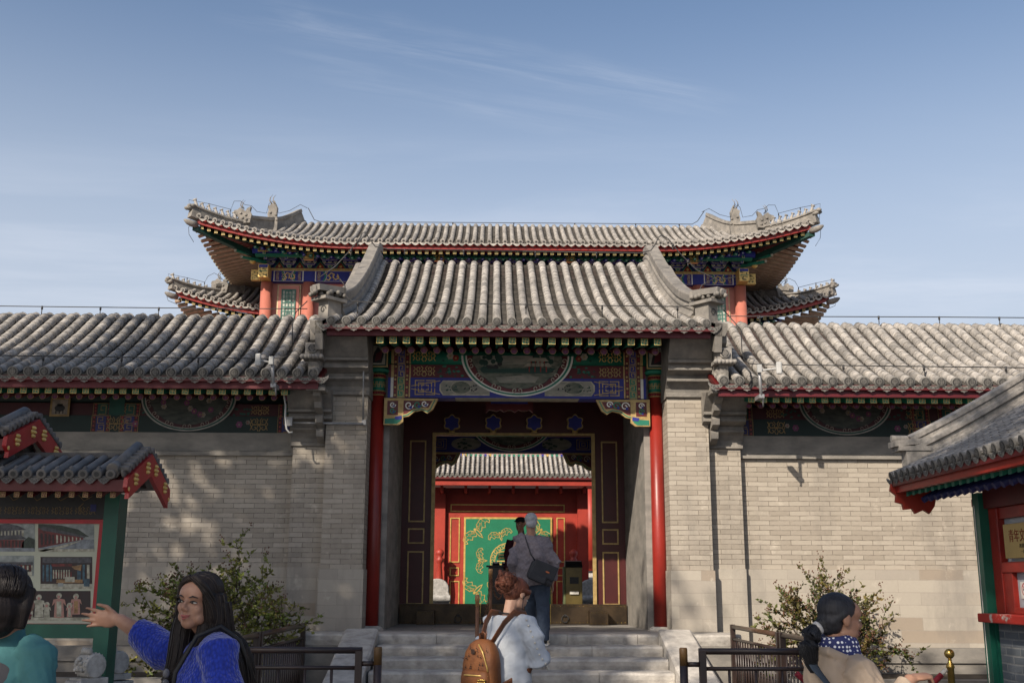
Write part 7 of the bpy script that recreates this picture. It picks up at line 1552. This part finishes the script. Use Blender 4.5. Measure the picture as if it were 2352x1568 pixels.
le_, lw_ = g4.B(.24, -.03, 1.09), g4.B(.10, -.26, 1.10); bd_.tube([g4.B(.165, -.01, 1.33), le_, lw_], [.048, .04, .025], 10); hand_blobs(bd_, lw_, -g4.L * .7 - g4.B_ * .6 + UP * .2, UP, -g4.B_, .6, .9)
for s_ in (-1, 1): g4.limb(bd_, [(s_ * .085, 0, .88, .085), (s_ * .09, 0, .48, .058), (s_ * .09, 0, .09, .042)]); g4.foot(bd_, s_ * .09, 0, 0)
bake(bd_, 'body', SK1, g4.root, .0065, 3); face_parts(g4.root, hc, Rh, .98, LIP, HB)
hr = MB(); f = lambda x, y, z: hc + Rh @ (Vector((x, y, z)) * .98); ell(hr, f(0, .030, .040), (.085, .097, .086), Rh); ell(hr, f(0, .060, -.015), (.068, .062, .07), Rh)
for s_ in (-1, 1): hr.tube([f(s_ * .03, -.07, .085), f(s_ * .072, -.03, .04), f(s_ * .07, .05, .02)], [.012, .02, .02], 8)
bun = f(-.005, .148, .018)
for i in range(22):
    a = random.uniform(0, 2 * pi); b2 = random.uniform(-1, 1); q = bun + Vector((cos(a) * sqrt(1 - b2 * b2), sin(a) * sqrt(1 - b2 * b2), b2)) * .044; hr.tube([q + Vector((random.gauss(0, .02), random.gauss(0, .02), random.gauss(0, .02))), q, q + Vector((random.gauss(0, .026), random.gauss(0, .026), random.gauss(0, .026)))], [.016, .024, .016], 7)
ell(hr, bun, (.052, .052, .052)); bake(hr, 'hair', HR, g4.root, .006, 2); sb = random.Random(9); b = MB()
for _ in range(90):
    s_ = sb.uniform(-1, 1); o = []
    for k in range(7): u = k / 6; y = -.7 + 1.6 * u; rr = sqrt(max(.03, 1 - min(.95, y * y))); ph_ = s_ * (1.3 - .8 * u); o.append(f(.087 * rr * sin(ph_), .030 + .099 * y, .040 + .088 * rr * cos(ph_) - .01 * u))
    b.tube(o, [.0021] * 6 + [.001], 4)
for _ in range(70):                                               # wisps round the bun
    a, c_ = sb.uniform(0, 2 * pi), sb.uniform(-1, 1); n0 = Vector((cos(a) * sqrt(1 - c_ * c_), sin(a) * sqrt(1 - c_ * c_), c_)); t0 = n0.cross(Vector((sb.gauss(0, 1), sb.gauss(0, 1), sb.gauss(0, 1)))).normalized(); b.tube([bun + (n0 * cos(q) + t0 * sin(q)) * (.066 + .012 * sb.random() + .006 * k) for k, q in enumerate((0, .4, .8, 1.2, 1.6))], [.0022] * 4 + [.001], 4)
b.build('hair_strands', HSR, g4.root)
b = MB(); ell(b, f(-.02, .098, .055), (.016, .016, .016)); ell(b, f(-.045, .085, .05), (.010, .010, .010)); b.build('hair_tie', WHITE, g4.root)
b = MB(); b.tube([f(-.077, .005, -.02), f(-.085, -.02, -.09), f(-.07, -.06, -.19)], .0028, 5); ell(b, f(-.081, .004, -.018), (.006, .008, .012)); b.build('earphone', BLACK, g4.root)
b = MB(); b.tube([g4.B(.06, -.03, 1.405), g4.B(.045, .045, 1.408), g4.B(-.02, .055, 1.404), g4.B(-.065, .0, 1.395), g4.B(-.06, -.06, 1.36)], .006, 6); b.build('neck_cord', BLACK, g4.root)
sw = MB(); g4.torso(sw, [(0, 0, .885, .185, .145), (0, 0, .93, .205, .16), (0, 0, 1.06, .19, .15), (0, 0, 1.22, .185, .135), (0, 0, 1.33, .155, .095), (0, .0, 1.385, .085, .068)])
sw.tube([g4.B(-.10, -.01, 1.335), g4.B(-.17, -.01, 1.325), g4.B(-.235, -.015, 1.22), re + UP * -.02, (re + rw) / 2 - UP * .01, rw - (rw - re).normalized() * .03], [.066, .078, .085, .088, .072, .045], 12); sw.tube([g4.B(.10, -.01, 1.335), g4.B(.17, -.01, 1.325), g4.B(.225, -.015, 1.21), le_ - UP * .02, (le_ + lw_) / 2, lw_ - (lw_ - le_).normalized() * .03], [.066, .078, .083, .086, .070, .045], 12)
PALE = cloth('pale_grey_sweater', (.50, .53, .56), (.42, .45, .49), .25, 7); bake(sw, 'sweater', PALE, g4.root, .009, 4, folds(.010, 6, .9))
pl_ = MB(); R_ = [g4.B(-.205, .045, 1.36), g4.B(-.262, .05, 1.25), g4.B(-.322, .045, 1.12), g4.B(-.335, -.02, 1.05), g4.B(-.28, -.12, 1.01)]
pts_ = resample(R_, .045)
pearl = MB(); ell(pearl, pts_[0], (.0085, .0085, .0085)); o = pearl.build('pearl', M('pearl_bead', (.62, .58, .50), (.5, .47, .42), 5, .2, spec=.7), g4.root)
for q in pts_[1:]: again(o, g4.root, q - pts_[0])
tr = MB()
for s_ in (-1, 1): g4.limb(tr, [(s_ * .085, 0, .90, .115), (s_ * .09, 0, .48, .072), (s_ * .09, 0, .08, .055)])
bake(tr, 'trousers', bpy.data.materials['black_trousers'], g4.root, .012, 3)
# backpack: a thing of its own
bp = thing('backpack', 'brown leather backpack with studs and straps on the person in pale grey', 'backpack', g4.B(.05, .27, 1.0)); LTH = M('tan_leather', (.20, .075, .024), (.12, .042, .014), 9, .55, .25, 60, spec=.28); LTD = M('strap_leather', (.15, .055, .022), (.10, .035, .015), 8, .45, .1, 60)
U_ = g4.L; V_ = g4.B_
def BK(x, y, z): return g4.B(.055, .235, 1.035) + U_ * x + V_ * y + UP * z
b = MB(); R_ = []
for z, w, d, oy in ((-.19, .115, .055, .0), (-.185, .142, .072, .0), (-.10, .150, .080, .0), (.02, .146, .076, .0), (.10, .130, .066, -.005), (.155, .100, .050, -.012), (.185, .06, .03, -.02), (.19, .03, .015, -.02)): R_.append([BK(w * (abs(cos(t_)) ** .6) * (1 if cos(t_) > 0 else -1), oy + d * (abs(sin(t_)) ** .6) * (1 if sin(t_) > 0 else -1), z) for t_ in [2 * pi * k / 28 for k in range(28)]])
b.smooth = True; b.loft(R_)
rnd_ = random.Random(3)
for i in range(20): x, z = rnd_.uniform(-.10, .11), rnd_.uniform(-.02, .14); p_ = Paint(b, BK(x, .082 - .0 - max(0, z - .05) * .16 - abs(x) * .06, z), -U_, UP, .003); p_.disc(0, 0, .006, 1, 1, 6); p_.poly([(-.004, .012), (.004, .012), (0, .02)], 1, 1)
p_ = Paint(b, BK(.02, .073, .105), -U_, UP, .004); p_.rect(-.016, -.016, .016, .016, 1, 1)
mo = b.build('pack_body', [LTH, M('black_stamp', (.035, .015, .008))], bp)
b = MB(); R_ = []
for z, w, d in ((-.175, .100, .03), (-.165, .122, .05), (-.08, .125, .052), (-.035, .118, .046), (-.02, .09, .025)): R_.append([BK(w * (abs(cos(t_)) ** .6) * (1 if cos(t_) > 0 else -1), .060 + d * (abs(sin(t_)) ** .6) * (1 if sin(t_) > 0 else -1), z) for t_ in [2 * pi * k / 24 for k in range(24)]])
b.smooth = True; b.loft(R_); pk = b.build('front_pocket', LTH, bp)
b = MB(); b.tube([BK(-.118, .075, -.06), BK(-.06, .112, -.055), BK(.06, .112, -.055), BK(.118, .075, -.06)], .006, 6); b.tube([BK(-.02, .06, .155), BK(-.07, .075, .10), BK(-.105, .072, .0), BK(-.112, .07, -.03)], .006, 6); b.build('zip', GOLD, bp)
b = MB(); ell(b, BK(-.06, .112, -.085), (.0075, .0075, .0075)); o = b.build('stud', BRASS, pk)
for i in range(12): i and again(o, pk, U_ * (-.0105 * (i % 6)) + V_ * (-.0015 * (i % 6)) + UP * (-.017 * (i // 6)))
b = MB(); b.tube([BK(-.025, -.01, .185), BK(-.025, -.01, .225), BK(0, -.01, .245), BK(.025, -.01, .225), BK(.025, -.01, .185)], .009, 8); b.build('grab_handle', LTD, bp)
for s_ in (-1, 1):
    b = MB(); b.tube([BK(s_ * .05 - .02, -.035, .17), g4.B(s_ * .085, .15, 1.34), g4.B(s_ * .105, .06, 1.408), g4.B(s_ * .115, -.05, 1.400), g4.B(s_ * .13, -.135, 1.28), g4.B(s_ * .175, -.13, 1.12), g4.B(s_ * .195, .0, 1.0), BK(s_ * .13 , -.03, -.15)], .026, 8, ry=.008, ref=U_); b.build('shoulder_strap', LTD, bp)
# --- old man going up the steps
o5 = Fig('person with white hair in a grey checked jacket climbing the last step', (.20, 14.16, .872), pi); hc = Vector((.150, 14.14, 2.392)); Rh = Matrix.Rotation(pi, 3, 'Z') @ Matrix.Rotation(radians(10), 3, 'X')
bd_ = MB(); head_blobs(bd_, hc, Rh, 1.0); o5.torso(bd_, [(.0, 0, .80, .15, .11), (.03, 0, 1.05, .16, .11), (.05, 0, 1.22, .15, .10), (.05, -.02, 1.34, .07, .055)]); bd_.tube([o5.B(.05, -.0, 1.32), hc - UP * .05], [.062, .056], 10)
for s_, e_, w_ in ((1, (.295, .05, 1.03), (.235, -.08, .80)), (-1, (-.235, .05, 1.03), (-.22, -.03, .76))): o5.limb(bd_, [(.05 + s_ * .17, 0, 1.28, .045), (*e_, .042), (*w_, .028)]); hand_blobs(bd_, o5.B(*w_), Vector((-.1 * s_, .1, -1)), o5.L * -s_, -o5.B_, .45)
o5.limb(bd_, [(-.09, 0, .84, .085), (-.10, .0, .46, .06), (-.10, .02, .09, .045)]); o5.limb(bd_, [(.07, 0, .84, .085), (.045, -.16, .56, .06), (.04, -.38, .22, .045)])
bake(bd_, 'body', SK2, o5.root, .009, 3)
hr = MB(); f = lambda x, y, z: hc + Rh @ Vector((x, y, z)); ell(hr, f(0, .028, .038), (.083, .094, .084), Rh); ell(hr, f(0, .062, -.03), (.068, .05, .055), Rh); bake(hr, 'hair', HG, o5.root, .007, 2, lambda v_: v_ + Vector((noise.noise(v_ * 45), noise.noise(v_ * 45 + Vector((5, 0, 0))), noise.noise(v_ * 45 + Vector((0, 7, 0))))) * .006)
def check_mat():
    m, b = newmat('grey_check_wool'); t = N(m, 'ShaderNodeTexChecker'); t.inputs['Scale'].default_value = 31; t.inputs['Color1'].default_value = (.15, .13, .143, 1); t.inputs['Color2'].default_value = (.19, .165, .178, 1); lk(m, N(m, 'ShaderNodeTexCoord').outputs['Object'], t.inputs['Vector']); lk(m, mixc(m, mrange(m, noise_tex(m, 40), .4, .7), t.outputs['Color'], (.13, .115, .13)), b.inputs['Base Color']); b.inputs['Roughness'].default_value = .95; bumpn(m, b, noise_tex(m, 12, 3), .4); return m
jk = MB(); o5.torso(jk, [(.0, 0, .735, .215, .16), (.01, 0, .80, .225, .165), (.03, 0, 1.02, .22, .155), (.05, .0, 1.20, .225, .15), (.05, 0, 1.31, .185, .10), (.05, .0, 1.365, .085, .075)])
for s_, e_, w_ in ((1, (.295, .05, 1.03), (.235, -.08, .82)), (-1, (-.245, .05, 1.03), (-.225, -.03, .80))): o5.limb(jk, [(.05 + s_ * .08, 0, 1.32, .075), (.05 + s_ * .165, 0, 1.285, .085), (.05 + s_ * .205, .02, 1.16, .085), (*e_, .078), (*w_, .062)])
bake(jk, 'jacket', check_mat(), o5.root, .011, 3, folds(.022, 6, .8))
b = MB(); o5.torso(b, [(.05, -.0, 1.355, .068, .06), (.05, 0, 1.395, .064, .058)]); b.build('shirt_collar', M('pale_check_shirt', (.40, .40, .34), (.12, .12, .11), 60, .8), o5.root)
tr = MB(); o5.limb(tr, [(-.08, 0, .86, .13), (-.105, .0, .48, .085), (-.11, .02, .06, .075)]); o5.limb(tr, [(.06, 0, .86, .13), (.045, -.16, .56, .085), (.04, -.40, .20, .072)])
bake(tr, 'jeans', cloth('blue_denim', (.03, .043, .068), (.05, .066, .095), .4, 12), o5.root, .012, 3, wr_)
for x, y, z in ((-.11, .0, .0), (.04, -.44, .13)):
    b = MB(); b.mi = 0; o5.foot(b, x, y, z, 0, 1.05); b.mi = 1; b.cbox(o5.B(x, y - .05, z + .012), (.10, .29, .022), Matrix.Rotation(pi, 3, 'Z')); b.build('shoe', [BLACK, WHITE], o5.root)
bg5 = thing('shoulder_bag', 'black camera bag hanging at the hip of the old man', 'bag', o5.B(-.17, .2, .9)); a, c = P(1211, 1287, 13.93), P(1277, 1346, 13.93); BAGM = M('black_nylon', (.022, .023, .028), (.014, .014, .018), 6, .6, .3, 40)
rot = Matrix.Rotation(radians(22), 3, 'Y'); ctr_ = (a + c) / 2; b = MB(); b.cbox(ctr_, (.34, .16, .24), rot); bo = b.build('bag_body', BAGM, bg5, bevel=.04); b = MB(); b.cbox(ctr_ + rot @ Vector((.02, -.085, .05)), (.30, .03, .18), rot); b.build('flap', BAGM, bg5, bevel=.012); b = MB(); b.cbox(ctr_ + rot @ Vector((-.03, -.09, -.07)), (.22, .035, .09), rot); b.build('pocket', BAGM, bg5, bevel=.012)
b = MB(); ell(b, ctr_ + rot @ Vector((.06, -.103, .04)), (.028, .004, .011), rot); b.build('badge', M('orange_badge', (.45, .12, .04)), bg5)
b = MB(); b.tube([o5.B(.17, -.10, 1.30), o5.B(.145, .0, 1.40), o5.B(.12, .11, 1.31), o5.B(.06, .18, 1.12), ctr_ + rot @ Vector((-.14, -.02, .12))], .020, 8, ry=.006, ref=X1); b.build('carry_strap', BAGM, bg5)
# --- man in a black cap beyond the threshold
c6 = Fig('person in a black cap and dark maroon jacket standing beyond the old man', (.15, 18.62, .99), radians(-25)); hc = Vector((.13, 18.60, 2.61)); Rh = Matrix.Rotation(radians(-40), 3, 'Z')
bd_ = MB(); head_blobs(bd_, hc, Rh, 1.0); c6.torso(bd_, [(0, 0, .85, .15, .11), (0, 0, 1.2, .16, .11), (0, 0, 1.36, .14, .09), (0, 0, 1.44, .06, .05)]); bd_.tube([c6.B(0, 0, 1.38), hc - UP * .06], [.06, .055], 10)
for s_ in (-1, 1): c6.limb(bd_, [(s_ * .18, 0, 1.36, .05), (s_ * .24, .0, 1.08, .042), (s_ * .22, -.12, .88, .028)]); hand_blobs(bd_, c6.B(s_ * .22, -.12, .88), Vector((0, -.4, -.8)), c6.L * -s_, -c6.B_, .4); c6.limb(bd_, [(s_ * .09, 0, .88, .085), (s_ * .09, 0, .48, .06), (s_ * .09, 0, .08, .045)]); c6.foot(bd_, s_ * .09, 0, 0)
bake(bd_, 'body', SK3, c6.root, .010, 3); face_parts(c6.root, hc, Rh, 1.0, LIP, BLACK)
b = MB(); ell(b, hc + Rh @ Vector((0, .01, .068)), (.092, .108, .062), Rh); ell(b, hc + Rh @ Vector((0, -.08, .048)), (.07, .06, .014), Rh); b.build('cap', cloth('black_wool', (.012, .012, .014)), c6.root)
jk = MB(); c6.torso(jk, [(0, 0, .78, .20, .15), (0, 0, 1.0, .20, .145), (0, 0, 1.25, .21, .14), (0, 0, 1.38, .17, .10), (0, 0, 1.45, .08, .07)])
for s_ in (-1, 1): c6.limb(jk, [(s_ * .13, 0, 1.38, .07), (s_ * .20, 0, 1.35, .08), (s_ * .26, 0, 1.1, .075), (s_ * .23, -.12, .90, .055)])
bake(jk, 'jacket', cloth('dark_maroon_cloth', (.055, .012, .02)), c6.root, .014, 3, wr_)
tr = MB()
for s_ in (-1, 1): c6.limb(tr, [(s_ * .09, 0, .9, .11), (s_ * .09, 0, .48, .08), (s_ * .09, 0, .06, .065)])
bake(tr, 'trousers', bpy.data.materials['black_trousers'], c6.root, .015, 2)
